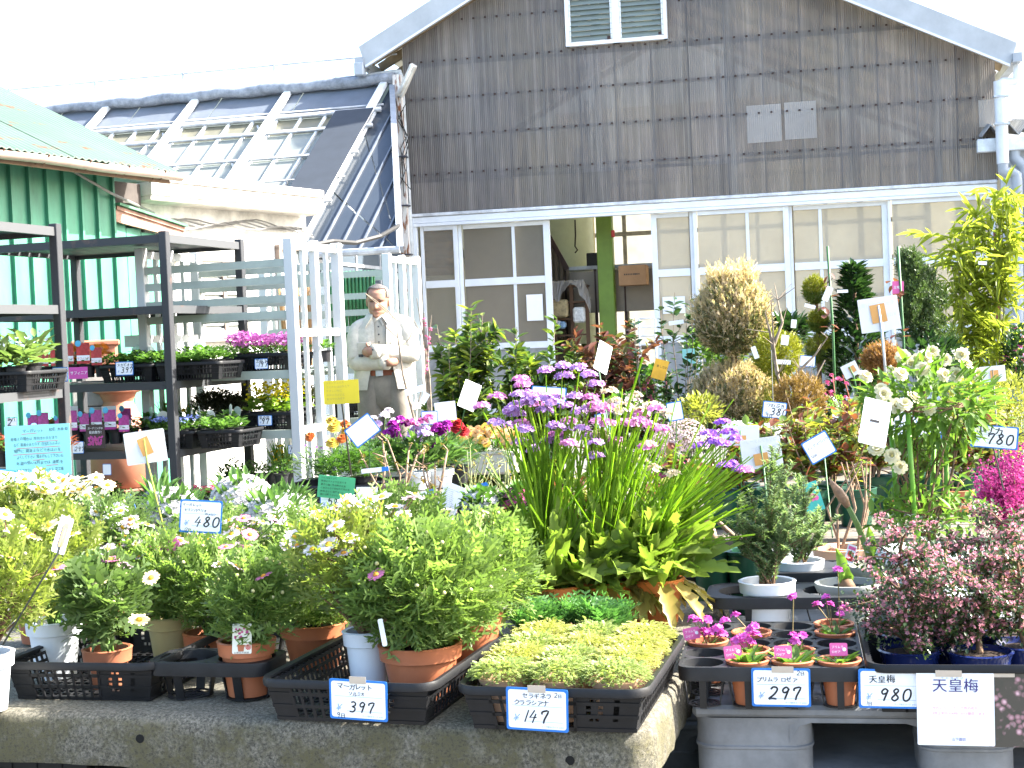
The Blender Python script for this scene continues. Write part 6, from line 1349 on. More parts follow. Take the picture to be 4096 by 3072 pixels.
def banktag(S, w, h):
    wr(S, INK, 'モッコウバラ', -w*.34, h*.30, w*.115, bold=.02); ln_(S, INK, -w*.4, h*.255, w*.35, h*.255); wr(S, INK, 'つる性バラ・常緑低木', -w*.38, h*.19, w*.07); wr(S, INK, '花期 4〜5月', -w*.34, h*.12, w*.07); ln_(S, INK, -w*.4, h*.09, w*.35, h*.09)
    tri_(S, INK, [(-w*.2, 0), (w*.14, 0), (w*.14, h*.055), (-w*.2, h*.055)])
    for k in range(8): wr(S, GHOST if k % 3 == 9 else INK, 'かきねやアーチなどにからませて楽しみます', -w*.42, -h*(.09+.05*k), w*.052, width=w*(.78 if k < 7 else .3))
card('white hanging tag with black print on the banksia rose', P(3500, 1690, L[1]-.2), .072, .118, banktag, .15, -.2, R(-16), border=False, name='hanging_tag', cat='plant tag')
# ================================================================ display benches in the middle
PLANK = M('weathered grey plank', (.17, .145, .11), .85, .35, 4, bump=.3, stretch=(1, 8, 8)); BMET = M('dull steel leg', (.20, .20, .20), .6, .3)
def bench(label, loc, W_, D_, z, rz=YA, n=6):
    o = thing('display_bench', label, 'table', (loc[0], loc[1], 0), rz, 'plank benches for plants')
    for i in range(n): part('plank', MB().box((W_/2, D_*(i+.5)/n, z-.015-random.uniform(0, .003)), (W_, D_/n-.012, .03), random.uniform(-.004, .004), ch=.003), PLANK, o, False)
    for x in (.06, W_/2, W_-.06):
        for y in (.05, D_-.05): part('leg', MB().box((x, y, (z-.07)/2), (.05, .05, z-.07)), BMET, o, False)
    for y in (.05, D_-.05): part('beam', MB().box((W_/2, y, z-.05), (W_-.02, .045, .04)), BMET, o, False)
    return o
ZB = .52
b1 = P(1090, 2050, 6.35); bench('plank bench of spring flowers before the man', (b1.x, b1.y, 0), 2.1, 1.1, ZB)
b2 = P(1720, 2050, 5.0); bench('plank bench of pruned bare roses behind the marguerites', (b2.x-.35, b2.y, 0), 1.15, .9, .45)
b3 = P(2650, 1990, 5.35); bench('long plank bench of leafy roses behind the pallets', (b3.x, b3.y, 0), 2.3, 1.0, .50)
b4 = P(2500, 1900, 6.75); bench('long plank bench of white flowers and heathers below the conifers', (b4.x, b4.y, 0), 3.0, .9, .55)

# ================================================================ spring flowers on the bench before the man
def at(px, py, z): q = PZ(px, py, z); return (q.x, q.y, z)
LAVL = LEAF('lavender leaf', (.13, .20, .10), (.22, .30, .15), .35); RANL = LEAF('ranunculus leaf', (.07, .17, .03), (.15, .28, .06), .4)
tl = at(1350, 2018, ZB); lt_ = crate('black lattice tray of lavender and ranunculus at the bench corner', (tl[0]+.02, tl[1]+.2, ZB+.002), YA, .50, .36, .085, num=False)
RANO = daisy('ran_o', PETAL('orange ranunculus', (.72, .20, .06), (.78, .30, .08)), M('ran eye', (.5, .2, .04), .8), .030, 12, 4, .1, .42, .2); RANY = daisy('ran_y', PETAL('yellow ranunculus', (.78, .56, .08), (.82, .64, .16)), M('ran eye y', (.7, .5, .05), .8), .034, 12, 4, .1, .42, .2)
def leafy(name, label, L, pot, h, sp, n, T, ll, lm, blooms=(), group=None, face=(0, -.7, .8), stem=True, hd=None, up=.6, cat='plant', z0=0):
    """low leafy plant in a pot with single blooms or flower heads at given local places"""
    o = thing(name, label, cat, L, 0, group)
    if pot: pot_parts(o, *pot)
    hp_ = pot[1] if pot else z0
    a = RNG.uniform(0, 6.283, n); rr = sp*np.sqrt(RNG.random(n)); zz = hp_+h*RNG.random(n)**.8*(1-.5*(rr/sp)**2); p = np.stack([rr*np.cos(a), rr*np.sin(a), zz], 1)
    f = Fol(); f.put(T, p, np.stack([np.cos(a), np.sin(a), np.full(n, up)], 1)+RNG.normal(size=(n, 3))*.35, size=ll*RNG.uniform(.6, 1.2, n)); f.build('foliage', lm, o)
    st = MB(); bl = list(blooms)+[(None, s) for g in (hd or ()) for s in g[0]]
    for me, at_ in bl: stems(st, (at_[0]*.5, at_[1]*.5, hp_+h*.3), [(at_[0], at_[1], at_[2]-.004)], .0022, .0016, .1, 5)
    if bl: part('stalks', st, STEM_G, o, False, smooth=1, kind='stuff')
    for me, at_ in blooms: bloom(o, me, at_, face, .3)
    for (sp_, nf, rd, T2, sz, m) in (hd or ()): heads(o, sp_, nf, rd, T2, sz, m, flat=.9)
    return o
L = at(1240, 1990, ZB+.01); L = (L[0], L[1]+.12, L[2]); st = [rel(L, *p) for p in ((1220, 1785), (1265, 1790), (1285, 1795), (1305, 1770), (1480, 1800), (1240, 1830))]
leafy('potted_lavender', 'grey leaved lavender with dark purple tips beside the ranunculus', L, (.05, .08, POTK), .16, .09, 260, NAR, .04, LAVL, hd=[(st, 16, .010, FLO, .010, PETAL('lavender tip', (.25, .10, .34), (.36, .18, .44)))])
for k, (px, py, bl) in enumerate(((1345, 2000, [(RANO, 1242, 1748), (RANY, 1330, 1775), (RANO, 1370, 1755), (RANY, 1335, 1715), (RANY, 1340, 1700), (RANO, 1395, 1720)]), (1440, 1990, [(RANY, 1385, 1730), (RANO, 1380, 1700), (RANY, 1325, 1690)]))):
    L = at(px, py, ZB+.01); L = (L[0], L[1]+.15, L[2]); leafy('potted_ranunculus', ['ranunculus with full orange and yellow blooms behind the green note', 'ranunculus of yellow blooms half hidden by the blank card'][k], L, (.055, .09, POTK), .15, .11, 420, CUT, .06, RANL, [(m, rel(L, x, y, TW(-.08, .04))) for m, x, y in bl])
STK = LEAF('stock leaf', (.08, .17, .045), (.16, .27, .08), .4); T_st = T_floret(6, .5, .5)
MAGS = PETAL('magenta stock', (.36, .02, .34), (.52, .06, .46)); LILS = PETAL('lilac stock', (.62, .46, .74), (.72, .58, .80)); WHS = PETAL('white stock', (.80, .76, .78), (.84, .82, .82)); PKS = PETAL('rose stock', (.66, .16, .42), (.76, .28, .54))
stocks = [(1500, 1960, 'white', [(1490, 1680, WHS), (1500, 1720, LILS), (1480, 1750, LILS), (1540, 1665, WHS), (1555, 1650, WHS), (1580, 1690, WHS), (1510, 1700, LILS)], 'white and lilac stock in front of the man'), (1570, 1965, 'mag', [(1570, 1700, MAGS), (1565, 1730, MAGS), (1585, 1745, MAGS), (1610, 1705, MAGS), (1550, 1735, MAGS), (1640, 1690, PKS), (1580, 1720, MAGS), (1600, 1680, MAGS)], 'magenta stock rising among the lilac ones'),
          (1665, 1970, 'lil', [(1650, 1730, LILS), (1690, 1740, LILS), (1670, 1765, LILS), (1640, 1755, LILS), (1700, 1720, LILS), (1715, 1745, LILS), (1665, 1720, LILS), (1655, 1700, PKS)], 'pale lilac stock with the broadest flower spikes'), (1760, 1960, 'mg2', [(1750, 1710, MAGS), (1780, 1720, MAGS), (1765, 1740, MAGS), (1740, 1725, MAGS), (1715, 1675, PKS), (1690, 1690, PKS), (1745, 1790, MAGS), (1790, 1700, MAGS)], 'magenta stock beside the orange violas')]
for (px, py, kd, hd, lab) in stocks:
    L = at(px, py, ZB+.004); L = (L[0], L[1]+.15, L[2]); g = {}
    for x, y, m in hd: g.setdefault(m.name, (m, []))[1].append(rel(L, x, y, TW(-.06, .06)))
    leafy('potted_stock', lab, L, (.065, .09, POTW), .17, .10, 150, OVN, .09, STK, group='potted stocks on the bench', hd=[(sp, 26, .024, T_st, .026, m) for m, sp in g.values()])
VIO = daisy('viola', PETAL('orange viola', (.74, .44, .16), (.80, .58, .30)), M('viola eye', (.30, .10, .02), .8), .024, 5, 1, .1, .62, .18); VIOY = daisy('violay', PETAL('gold viola', (.78, .48, .06), (.82, .60, .14)), M('viola eye', (.30, .10, .02), .8), .024, 5, 1, .1, .62, .18)
L = at(1960, 1900, ZB+.004); L = (L[0], L[1]+.1, L[2]); o = thing('viola_planter', 'cream planter brimming with apricot violas', 'plant', L, YA); 
part('planter', MB().box((0, 0, .06), (.34, .16, .12), ch=.012), POTC, o, False); part('planter_rim', MB().box((0, 0, .118), (.355, .175, .016), ch=.004), POTC, o, False)
n = 420; p = np.stack([RNG.uniform(-.17, .17, n), RNG.uniform(-.09, .09, n), .12+RNG.uniform(0, .07, n)], 1); f = Fol(); f.put(OVW, p, RNG.normal(size=(n, 3))*.5+np.array([0, -.2, .6]), size=RNG.uniform(.02, .035, n)); f.build('foliage', RANL, o)
for k in range(70):
    x, y = TW(-.17, .17), TW(-.1, .08); z = .19+.05*(1-(x/.2)**2)+TW(-.035, .02)-.04*(y < -.05)
    bloom(o, VIO if k % 4 else VIOY, (x, y, z), (0, -1, .6), .3)
for k, (px, py, m) in enumerate(((1800, 1700, 'y'), (1830, 1715, 'r'))):
    L = at(px, py+240, ZB+.004); L = (L[0], L[1]+.3, L[2]); pm_ = PETAL('red ranunculus', (.55, .03, .04), (.65, .06, .06)) if k else None
    me = daisy('ran_r', pm_, M('ran eye', (.5, .2, .04), .8), .034, 12, 4, .1, .42, .2) if k else RANY
    leafy('potted_ranunculus', ['gold ranunculus behind the magenta stock', 'crimson ranunculus behind the apricot violas'][k], L, (.055, .09, POTK), .14, .09, 150, CUT, .06, RANL, [(me, rel(L, px+TW(-25, 25), py+TW(-25, 20), 0)) for _ in range(4)])
# white basin under the stocks
# ---- pruned roses
RB = M('rose bark', (.30, .20, .13), .8, .3, 30, bump=.3); RBG = M('green rose cane', (.22, .25, .09), .6, .25, 20)
def bare_rose(label, px, py, zb, canes, pm=POTK, green=False, group='pruned bare roses', r=.07):
    q = PZ(px, py, zb); L = (q.x, q.y, zb+.003); o = thing('pruned_rose', label, 'plant', L, 0, group); pot_parts(o, r, .13, pm); mb = MB(); tips = []
    for c in canes:
        pts = [Vector((0, 0, .10))]+[Vector(rel(L, x, y, d)) for x, y, d in c]; k = len(pts); r0 = TW(.0045, .008) if not green else TW(.0025, .004); mb.tube(pts, [r0*(1-.45*i/(k-1)) for i in range(k)], 7); tips += pts[1:]
        for _ in range(3): a = random.choice(pts[1:]); e = a+Vector((random.gauss(0, 1), random.gauss(0, 1), random.uniform(.2, 1.2))).normalized()*TW(.03, .08); mb.tube([a, e], [r0*.5, r0*.35], 5); tips.append(e)
    part('canes', mb, RBG if green else RB, o, False, smooth=1); t = np.array([tuple(p) for p in tips]); n = 60; f = Fol(); f.put(OV, t[RNG.integers(0, len(t), n)]+RNG.normal(size=(n, 3))*.008, rnd(n)+np.array([0, 0, .6]), size=RNG.uniform(.012, .03, n)); f.build('young_leaves', LEAF('young rose leaf', (.18, .13, .04), (.30, .26, .06), .4), o); return o
bare_rose('pruned rose with thick brown crossing canes below the stocks', 1600, 2130, .45, [[(1570, 1940, 0), (1540, 1830, -.03)], [(1500, 1930, 0), (1455, 1840, 0)], [(1600, 1900, .02), (1550, 1760, 0)], [(1640, 1900, 0), (1670, 1820, .02)], [(1620, 1960, -.02), (1635, 1800, 0)], [(1530, 1960, 0), (1540, 1860, .03), (1530, 1760, .02)]])
bare_rose('pruned rose with stubby brown canes beside the blank tag', 1740, 2130, .45, [[(1720, 1960, 0), (1705, 1870, 0)], [(1740, 1950, 0), (1740, 1850, 0)], [(1765, 1930, 0), (1790, 1800, 0)], [(1700, 1920, 0), (1690, 1860, 0)]])
for k, (px, c) in enumerate(((1890, [(1850, 1850), (1880, 1790), (1920, 1830), (1950, 1800), (1830, 1900), (1900, 1880), (1975, 1850)]), (2010, [(1990, 1830), (2040, 1790), (1960, 1900), (2060, 1880), (2020, 1850)]))):
    bare_rose(['thicket of thin green pruned rose canes below the viola planter', 'pruned rose with thin green canes behind the statice'][k], px, 2120, .45, [[(px+(x-px)*.5+TW(-15, 15), (y+2080)/2, TW(-.05, .05)), (x, y, TW(-.08, .08))] for x, y in c+[(a+TW(-40, 40), b_+TW(10, 60)) for a, b_ in c]], green=True)

# ================================================================ shrubs on the ground behind
def gnd(px, d): q = P(px, 1500, d); return (q.x, q.y, 0)
OSM = [LEAF('osmanthus leaf', (.05, .10, .025), (.11, .18, .045), .4, .3, .5), LEAF('osmanthus young leaf', (.14, .20, .03), (.26, .30, .05), .45)]
TL_ = T_leaf(.21, .06, .2)
shrub('osmanthus_shrub', 'glossy olive leaved osmanthus next to the trolley frames', gnd(1840, 9.2), 1.52, .24, 12, TL_, .085, [OSM[0], OSM[0], OSM[1]], STEM_GR, 110, .08, .5, None, 'osmanthus before the shed doors', branch=5)
shrub('osmanthus_shrub', 'osmanthus with yellow green shoots before the sliding door', gnd(2150, 9.3), 1.42, .27, 13, TL_, .085, [OSM[0], OSM[0], OSM[1]], STEM_GR, 110, .08, .5, None, 'osmanthus before the shed doors', branch=5)
BRZ = LEAF('bronze leaf', (.12, .04, .035), (.26, .11, .07), .4)
shrub('bronze_shrub', 'purple bronze leaved shrub before the shed opening', gnd(2430, 9.0), 1.56, .20, 10, TL_, .075, [BRZ, BRZ, LEAF('bronze green leaf', (.08, .09, .03), (.14, .13, .05), .4)], STEM_B, 100, .1, .6, None, branch=5)
CAMEL = LEAF('camellia leaf', (.025, .065, .022), (.06, .12, .035), .3, .25, .6); TC = T_leaf(.27, .07, .2)
for k, (px, d, h) in enumerate(((2590, 8.6, 1.5), (2680, 8.8, 1.62), (2750, 8.7, 1.65), (2640, 9.4, 1.25))):
    o = shrub('camellia', ['slender camellia beside the bronze shrub, orange tag', 'slender camellia with open upright shoots', 'slender camellia next to the brown ball topiary', 'short camellia behind the slender ones'][k], gnd(px, d), h, .09, 4, TC, .06, CAMEL, STEM_GR, 30, .25, .5, None, 'slender camellias', branch=2, wob=.02)
CMF = daisy('camellia_flower', PETAL('camellia pink', (.62, .10, .22), (.72, .22, .34)), YEL, .03, 7, 2, .3, .45, .2)
# conifers
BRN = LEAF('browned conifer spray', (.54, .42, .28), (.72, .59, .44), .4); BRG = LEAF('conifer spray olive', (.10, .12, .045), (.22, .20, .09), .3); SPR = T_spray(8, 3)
o = thing('ball_topiary', 'browned conifer clipped into two stacked balls', 'topiary', gnd(2935, 8.5)); L = gnd(2935, 8.5)
c1, c2 = rel(L, 2930, 1265), rel(L, 2940, 1600); part('trunk', MB().tube([(0, 0, 0), (c2[0], 0, c2[2]), (c1[0], 0, c1[2])], [.03, .022, .014], 8), STEM_B, o, False)
for c, r in ((c1, (.225, .21, .235)), (c2, (.255, .23, .22))):
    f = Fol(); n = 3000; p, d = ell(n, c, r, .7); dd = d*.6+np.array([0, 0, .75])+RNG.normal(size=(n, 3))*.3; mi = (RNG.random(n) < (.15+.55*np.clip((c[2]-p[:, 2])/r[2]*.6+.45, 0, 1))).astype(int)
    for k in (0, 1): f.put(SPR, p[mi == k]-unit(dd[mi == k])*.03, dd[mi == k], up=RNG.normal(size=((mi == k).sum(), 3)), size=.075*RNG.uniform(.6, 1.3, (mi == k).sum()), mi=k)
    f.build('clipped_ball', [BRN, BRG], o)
ball(o, (c1[0], 0, c1[2]+.22), (.15, .12, .07), 160, SPR, .10, BRN, .3, 1.0)
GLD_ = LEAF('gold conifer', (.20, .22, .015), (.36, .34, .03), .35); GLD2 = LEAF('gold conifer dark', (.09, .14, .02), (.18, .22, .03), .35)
L = gnd(3275, 9.0); o = thing('ball_topiary', 'gold conifer clipped into three small balls on one stem', 'topiary', L); part('trunk', MB().tube([(0, 0, 0), rel(L, 3275, 1385), rel(L, 3262, 1130)], [.02, .014, .008], 8), STEM_B, o, False)
for (px, py, rx, ry) in ((3258, 1160, 44, 58), (3275, 1287, 40, 48), (3285, 1395, 62, 60)):
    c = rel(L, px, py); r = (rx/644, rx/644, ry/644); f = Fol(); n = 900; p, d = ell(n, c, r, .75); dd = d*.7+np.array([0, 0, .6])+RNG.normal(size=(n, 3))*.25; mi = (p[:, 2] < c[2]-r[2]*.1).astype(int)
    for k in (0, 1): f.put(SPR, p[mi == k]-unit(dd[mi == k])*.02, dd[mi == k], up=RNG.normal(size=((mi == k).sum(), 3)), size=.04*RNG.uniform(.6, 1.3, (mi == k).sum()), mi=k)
    f.build('clipped_ball', [GLD_, GLD2], o)
for k, (px, py, d, rx, ry, lab, m) in enumerate(((3110, 1420, 8.2, 90, 90, 'round gold conifer between the brown topiary and gold balls', GLD_), (3195, 1600, 7.4, 100, 95, 'low rust tinged conifer dome before the gold ball topiary', LEAF('rust conifer', (.22, .13, .04), (.34, .22, .06), .3)), (3530, 1440, 8.4, 70, 55, 'rust brown conifer cushion under the large white card', LEAF('rust conifer 2', (.30, .14, .05), (.42, .24, .08), .3)), (3060, 1490, 8.6, 70, 60, 'small green gold conifer tuft beside the bare plum', GLD2))):
    L = gnd(px, d); o = thing('dwarf_conifer', lab, 'shrub', L, 0, 'dwarf conifers'); c = rel(L, px, py); s = 5800/d; part('trunk', MB().tube([(0, 0, 0), c], [.015, .01], 6), STEM_B, o, False); ball(o, c, (rx/s, rx/s, ry/s), 900, SPR, .06, m, .7, .6, .25); ball(o, (c[0], c[1], c[2]*.45), (rx/s*.95, rx/s*.95, c[2]*.45), 700, SPR, .07, m, .7, .6, .25)
LAU = LEAF('laurel leaf', (.020, .055, .018), (.05, .10, .03), .3, .25, .6)
L = gnd(3430, 8.9); o = thing('laurel_cone', 'dark green laurel clipped to a tall cone', 'shrub', L); part('trunk', MB().tube([(0, 0, 0), (0, 0, 1.5)], [.025, .01], 8), STEM_B, o, False)
n = 1900; zz = RNG.uniform(.15, 1.0, n); H_ = rel(L, 3420, 1070)[2]; rr = (.27*(1-zz)**.75+.014)*RNG.uniform(.5, 1, n)**.5; a = RNG.uniform(0, 6.283, n); f = Fol(); f.put(TL_, np.stack([rr*np.cos(a), rr*np.sin(a), zz*H_], 1), np.stack([np.cos(a), np.sin(a), np.full(n, .9)], 1)+RNG.normal(size=(n, 3))*.25, size=.08*RNG.uniform(.6, 1.2, n)); f.build('foliage', LAU, o)
JUN = LEAF('juniper spray', (.06, .11, .035), (.16, .22, .08), .3); L = gnd(3690, 9.4); o = thing('juniper', 'feathery grey green juniper leaning beside the bamboo', 'shrub', L); part('trunk', MB().tube([(0, 0, 0), rel(L, 3690, 1300), rel(L, 3660, 1080)], [.025, .016, .006], 7), STEM_B, o, False)
f = Fol()
for (px, py, r) in ((3650, 1090, 40), (3640, 1050, 30), (3690, 1130, 60), (3660, 1180, 45), (3720, 1210, 70), (3690, 1290, 80), (3640, 1260, 45), (3740, 1350, 80), (3680, 1390, 70)):
    c = rel(L, px, py, TW(-.08, .08)); n = 260; p, d = ell(n, c, (r/617,)*3, .3); f.put(SPR, p, d*.4+np.array([-.35, 0, .7])+RNG.normal(size=(n, 3))*.3, up=RNG.normal(size=(n, 3)), size=.08*RNG.uniform(.6, 1.3, n))
f.build('foliage', JUN, o)
# bamboo
BAM = LEAF('bamboo leaf', (.26, .32, .04), (.46, .48, .10), .55); CUL = M('bamboo culm', (.22, .24, .07), .5, .3, 12); L = gnd(3960, 9.6); o = thing('potted_bamboo', 'tall golden green bamboo clump by the corner downpipe', 'bamboo', L); pot_parts(o, .16, .25, POTK)
f = Fol(); TB = T_leaf(.085, .03, .25)
for (tx, ty, bx) in ((3985, 800, 3985), (4010, 790, 4010), (3900, 900, 3900), (3820, 950, 3850), (3955, 860, 3950), (3800, 1020, 3840), (4030, 850, 4020)):
    b0, t = Vector((TW(-.08, .08), TW(-.08, .08), .2)), Vector(rel(L, tx, ty, TW(-.1, .1))); m_ = Vector(rel(L, bx, 1250, 0)); cm_ = MB(); pts = []
    for k in range(13):
        u_ = k/12; pts.append(b0*(1-u_)**2+m_*2*u_*(1-u_)+t*u_*u_)
    cm_.tube(pts, [.008*(1-.7*k/12) for k in range(13)], 7)
    for k in range(2, 12): cm_.lathe([(.0095*(1-.7*k/12), -.004), (.0105*(1-.7*k/12), 0), (.0095*(1-.7*k/12), .004)], 7, pts[k])
    part('culm', cm_, CUL, o, False, smooth=1)
    for k in range(4, 13):
        for _ in range(3):
            e = pts[k]+Vector((random.gauss(0, .13), random.gauss(0, .12), TW(-.02, .12))); n = 8; s = np.array(pts[k])+(np.array(e)-np.array(pts[k]))*RNG.random((n, 1)); d = np.array(e-pts[k])[None]*3+RNG.normal(size=(n, 3))*.5+np.array([0, 0, -.15]); f.put(TB, s, d, size=RNG.uniform(.08, .17, n))
f.build('foliage', BAM, o)
# bare plum, bleeding heart, right side fillers
L = gnd(3170, 7.6); o = thing('bare_plum', 'thin leafless plum tree with ribbon labels', 'tree', L); mb = MB(); ch = [[(3200, 1750), (3165, 1640), (3110, 1500), (3095, 1380), (3085, 1200)], [(3110, 1500), (3080, 1330), (3060, 1250)], [(3130, 1560), (3200, 1480), (3260, 1420), (3310, 1350)], [(3095, 1380), (3130, 1290), (3110, 1200)], [(3200, 1480), (3240, 1520)], [(3165, 1640), (3220, 1590), (3300, 1440)]]
mb.tube([(0, 0, 0), rel(L, 3200, 1750)], [.012, .011], 6)
for c in ch: mb.tube([rel(L, x, y, TW(-.02, .02)) for x, y in c], [.010*(1-.8*i/(len(c)-1))+.001 for i in range(len(c))], 6, cap=False)
for _ in range(24): x, y = random.choice(random.choice(ch)); a = Vector(rel(L, x, y)); mb.tube([a, a+Vector((random.gauss(0, .05), random.gauss(0, .05), TW(.02, .10)))], [.003, .0012], 4, cap=False)
part('trunk', mb, STEM_GR, o, False, smooth=1)
RS = M('red stem', (.32, .10, .06), .5); BHF = PETAL('bleeding heart pink', (.66, .10, .28), (.76, .26, .42)); L = onp(3420, 1900, 0, .55); L = (L[0], L[1]+.8, .55); o = thing('potted_bleeding_heart', 'bleeding heart with red arching stems and pink drops before the laurel', 'plant', L); pot_parts(o, .07, .12, POTK); mb = MB(); sp = []
for c in ([(3400, 1700), (3340, 1580), (3330, 1500)], [(3420, 1690), (3430, 1610), (3390, 1590)], [(3400, 1720), (3350, 1640), (3310, 1560)], [(3430, 1720), (3400, 1600), (3370, 1500)]):
    pts = [Vector(rel(L, x, y, TW(-.05, .05))) for x, y in c]; mb.tube([Vector((0, 0, .1))]+pts, .003, 5, cap=False); sp += [tuple(pts[-1]+Vector((TW(-.03, .03), 0, TW(-.06, .0)))) for _ in range(5)]
part('stems', mb, RS, o, False, smooth=1, kind='stuff'); heads(o, sp, 5, .010, FLO, .018, BHF, flat=1.5); f = Fol(); n = 120; p, d = ell(n, rel(L, 3400, 1680), (.14, .1, .12), .3); f.put(CUTB, p, d+np.array([0, 0, .5]), size=RNG.uniform(.04, .08, n)); f.build('foliage', RL, o)
# roses and mixed leafy plants on the bench behind the pallets
ROSL = [LEAF('rose leaf green', (.12, .20, .05), (.26, .34, .09), .5), LEAF('rose leaf yellow', (.24, .25, .04), (.36, .34, .08), .45), LEAF('rose leaf red', (.16, .05, .03), (.26, .09, .05), .4)]
spots = [(3080, 5.6, .42, .09, 'rose with red tinged leaves behind the grey green shrub'), (3230, 5.5, .50, .12, 'leafy rose under the white card 1200'), (3330, 5.7, .52, .12, 'yellow green rose behind the amaryllis bud'), (3420, 5.5, .48, .11, 'leafy rose left of the hanging banksia tag'), (3500, 5.9, .46, .12, 'rose behind the green trellis posts'), (3630, 6.0, .40, .12, 'rose with sparse leaves seen through the trellis'), (3740, 5.8, .36, .12, 'low reddish rose between the trellis posts'), (3850, 5.8, .40, .12, 'yellowing rose right of the trellis'), (3930, 6.0, .38, .12, 'rose behind the magenta heather'), (2960, 5.8, .36, .1, 'rose with dark stems behind the violet statice'), (2880, 5.6, .3, .09, 'small rose behind the green pots')]
for (px, d, h, sp, lab) in spots:
    q = P(px, 1900, d); shrub('potted_rose', lab, (q.x, q.y, .503), h, sp, 7, OVW, .045, ROSL, RB, 22, .25, .4, (.075, .14, POTGR), 'leafy potted roses', branch=3, r0=.005)
# dark green pots on the left of the second pallet
for k, (px, py) in enumerate(((2845, 2200), (2770, 2175), (2700, 2180), (2980, 2200))):
    L = onp(px, py, .17); o = thing('potted_rose', ['pruned rose stump in tall dark green pot by the violet statice', 'dark green rose pot in shadow behind the statice', 'dark green rose pot deepest behind the statice', 'dark green rose pot behind the white potted shrub'][k], 'plant', L, 0, 'green rose pots'); pot_parts(o, .052, .17, POTGR, rb=.040, band=.012)
    mb = MB(); mb.tube([(0, 0, .15), (.01, 0, .2), (.005, .01, .23)], [.012, .010, .009], 8); mb.tube([(.0, 0, .18), (-.05, 0, .23), (-.08, .0, .26)], [.008, .007, .006], 7); part('stump', mb, RB, o, False, smooth=1)
q = PZ(2860, 2300, ZP+.09); cell_tray('black cell tray under the dark green rose pots', (q.x-.02, q.y+.15, ZP+.002), 4, 3, .13, .054, .09, SB)
for k, (px, py, m) in enumerate(((3370, 2190, CLAY), (3440, 2185, CLAY), (4065, 2195, TERRA), (4090, 2250, TERRA), (3830, 1960, TERRA))):
    L = onp(px, py, .10); o = thing('potted_rose', ['shallow clay bowl with a pruned rose behind the grey bowls', 'clay pot with thorny rose stump beside the bulb stalk', 'orange pot of reddish stems below the magenta heather', 'orange pot at the foot of the magenta heather', 'orange bowl under the card 780'][k], 'plant', L, 0, 'clay and orange pots'); pot_parts(o, .085 if k < 2 else .06, .10, m); mb = MB()
    for _ in range(4): mb.tube([(TW(-.02, .02), TW(-.02, .02), .08), (TW(-.04, .04), TW(-.03, .03), .22 if k < 2 else .13), (TW(-.07, .07), TW(-.04, .04), .36 if k < 2 else .17)], [.0045, .0035, .002], 6, cap=False)
    part('canes', mb, RB, o, False, smooth=1)
# magenta heather
HEA = PETAL('heather magenta', (.34, .02, .16), (.52, .10, .30)); L = onp(4040, 2160, .10); o = thing('potted_heather', 'magenta heather on brown stems below the card 780', 'plant', L); pot_parts(o, .07, .10, TERRA); mb = MB(); f = Fol()
for (px, py) in ((3950, 1900), (3930, 1950), (3990, 1860), (4040, 1810), (4080, 1800), (4010, 1930), (3960, 2000), (4060, 1900), (4090, 1950), (3945, 1980), (4000, 2010), (4060, 2030), (3930, 1870), (4100, 1880), (4030, 1970), (4085, 2010), (3975, 1930), (4050, 1850)):
    t = Vector(rel(L, px, py, TW(-.1, .1))); b0 = Vector((0, 0, .09)); m_ = b0.lerp(t, .5)+Vector((TW(-.02, .02), 0, 0)); mb.tube([b0, m_, t], [.004, .0025, .001], 5, cap=False); n = 200; u_ = RNG.uniform(.45, 1.02, n); p = np.array(m_)[None]+(np.array(t)-np.array(m_))[None]*((u_-.5)*2)[:, None]+RNG.normal(size=(n, 3))*.018; f.put(T_floret(4, .5, .8), p, rnd(n)+np.array([0, 0, .4]), size=.0115)
part('stems', mb, STEM_B, o, False, smooth=1, kind='stuff'); f.build('flowers', HEA, o)
# white flowered mounds, yellow variegated mounds, small mixed mounds
def mound(name, label, px, py, d, z, rx, ry, n, T, ll, lm, fm=None, nf=0, fs=.02, group=None, pm=POTK, FT=None):
    s = 5800/d; q = P(px, py, d); L = (q.x, q.y, z); o = thing(name, label, 'plant', L, 0, group); hh = q.z-z; pot_parts(o, .07, min(.12, hh*.5), pm); c = (0, 0, hh); r = (rx/s, rx/s*.9, ry/s); mb = MB(); pts, dd = ell(10, c, r, .5); stems(mb, (0, 0, min(.12, hh*.5)-.01), pts, .003, .0015); part('stems', mb, STEM_G, o, False, smooth=1, kind='stuff')
    f = Fol(); p, d_ = ell(n, c, r, .4); f.put(T, p, d_*.7+np.array([0, 0, .5])+RNG.normal(size=(n, 3))*.35, size=ll*RNG.uniform(.6, 1.2, n)); f.build('foliage', lm, o)
    if fm: f = Fol(); p, d_ = ell(nf, c, (r[0]*1.03, r[1]*1.03, r[2]*1.08), .9); k = p[:, 2] > c[2]-r[2]*.45; f.put(FT or FLO, p[k], d_[k]*1.2+np.array([0, -.1, .35]), up=RNG.normal(size=(k.sum(), 3)), size=fs*RNG.uniform(.7, 1.2, k.sum())); f.build('flowers', fm, o)
    return o
WHF = PETAL('white blossom', (.82, .82, .80), (.86, .86, .84), .5); YVL = LEAF('yellow variegated leaf', (.28, .30, .05), (.46, .46, .14), .4); PKH = PETAL('pale pink heath', (.66, .48, .50), (.78, .66, .64))
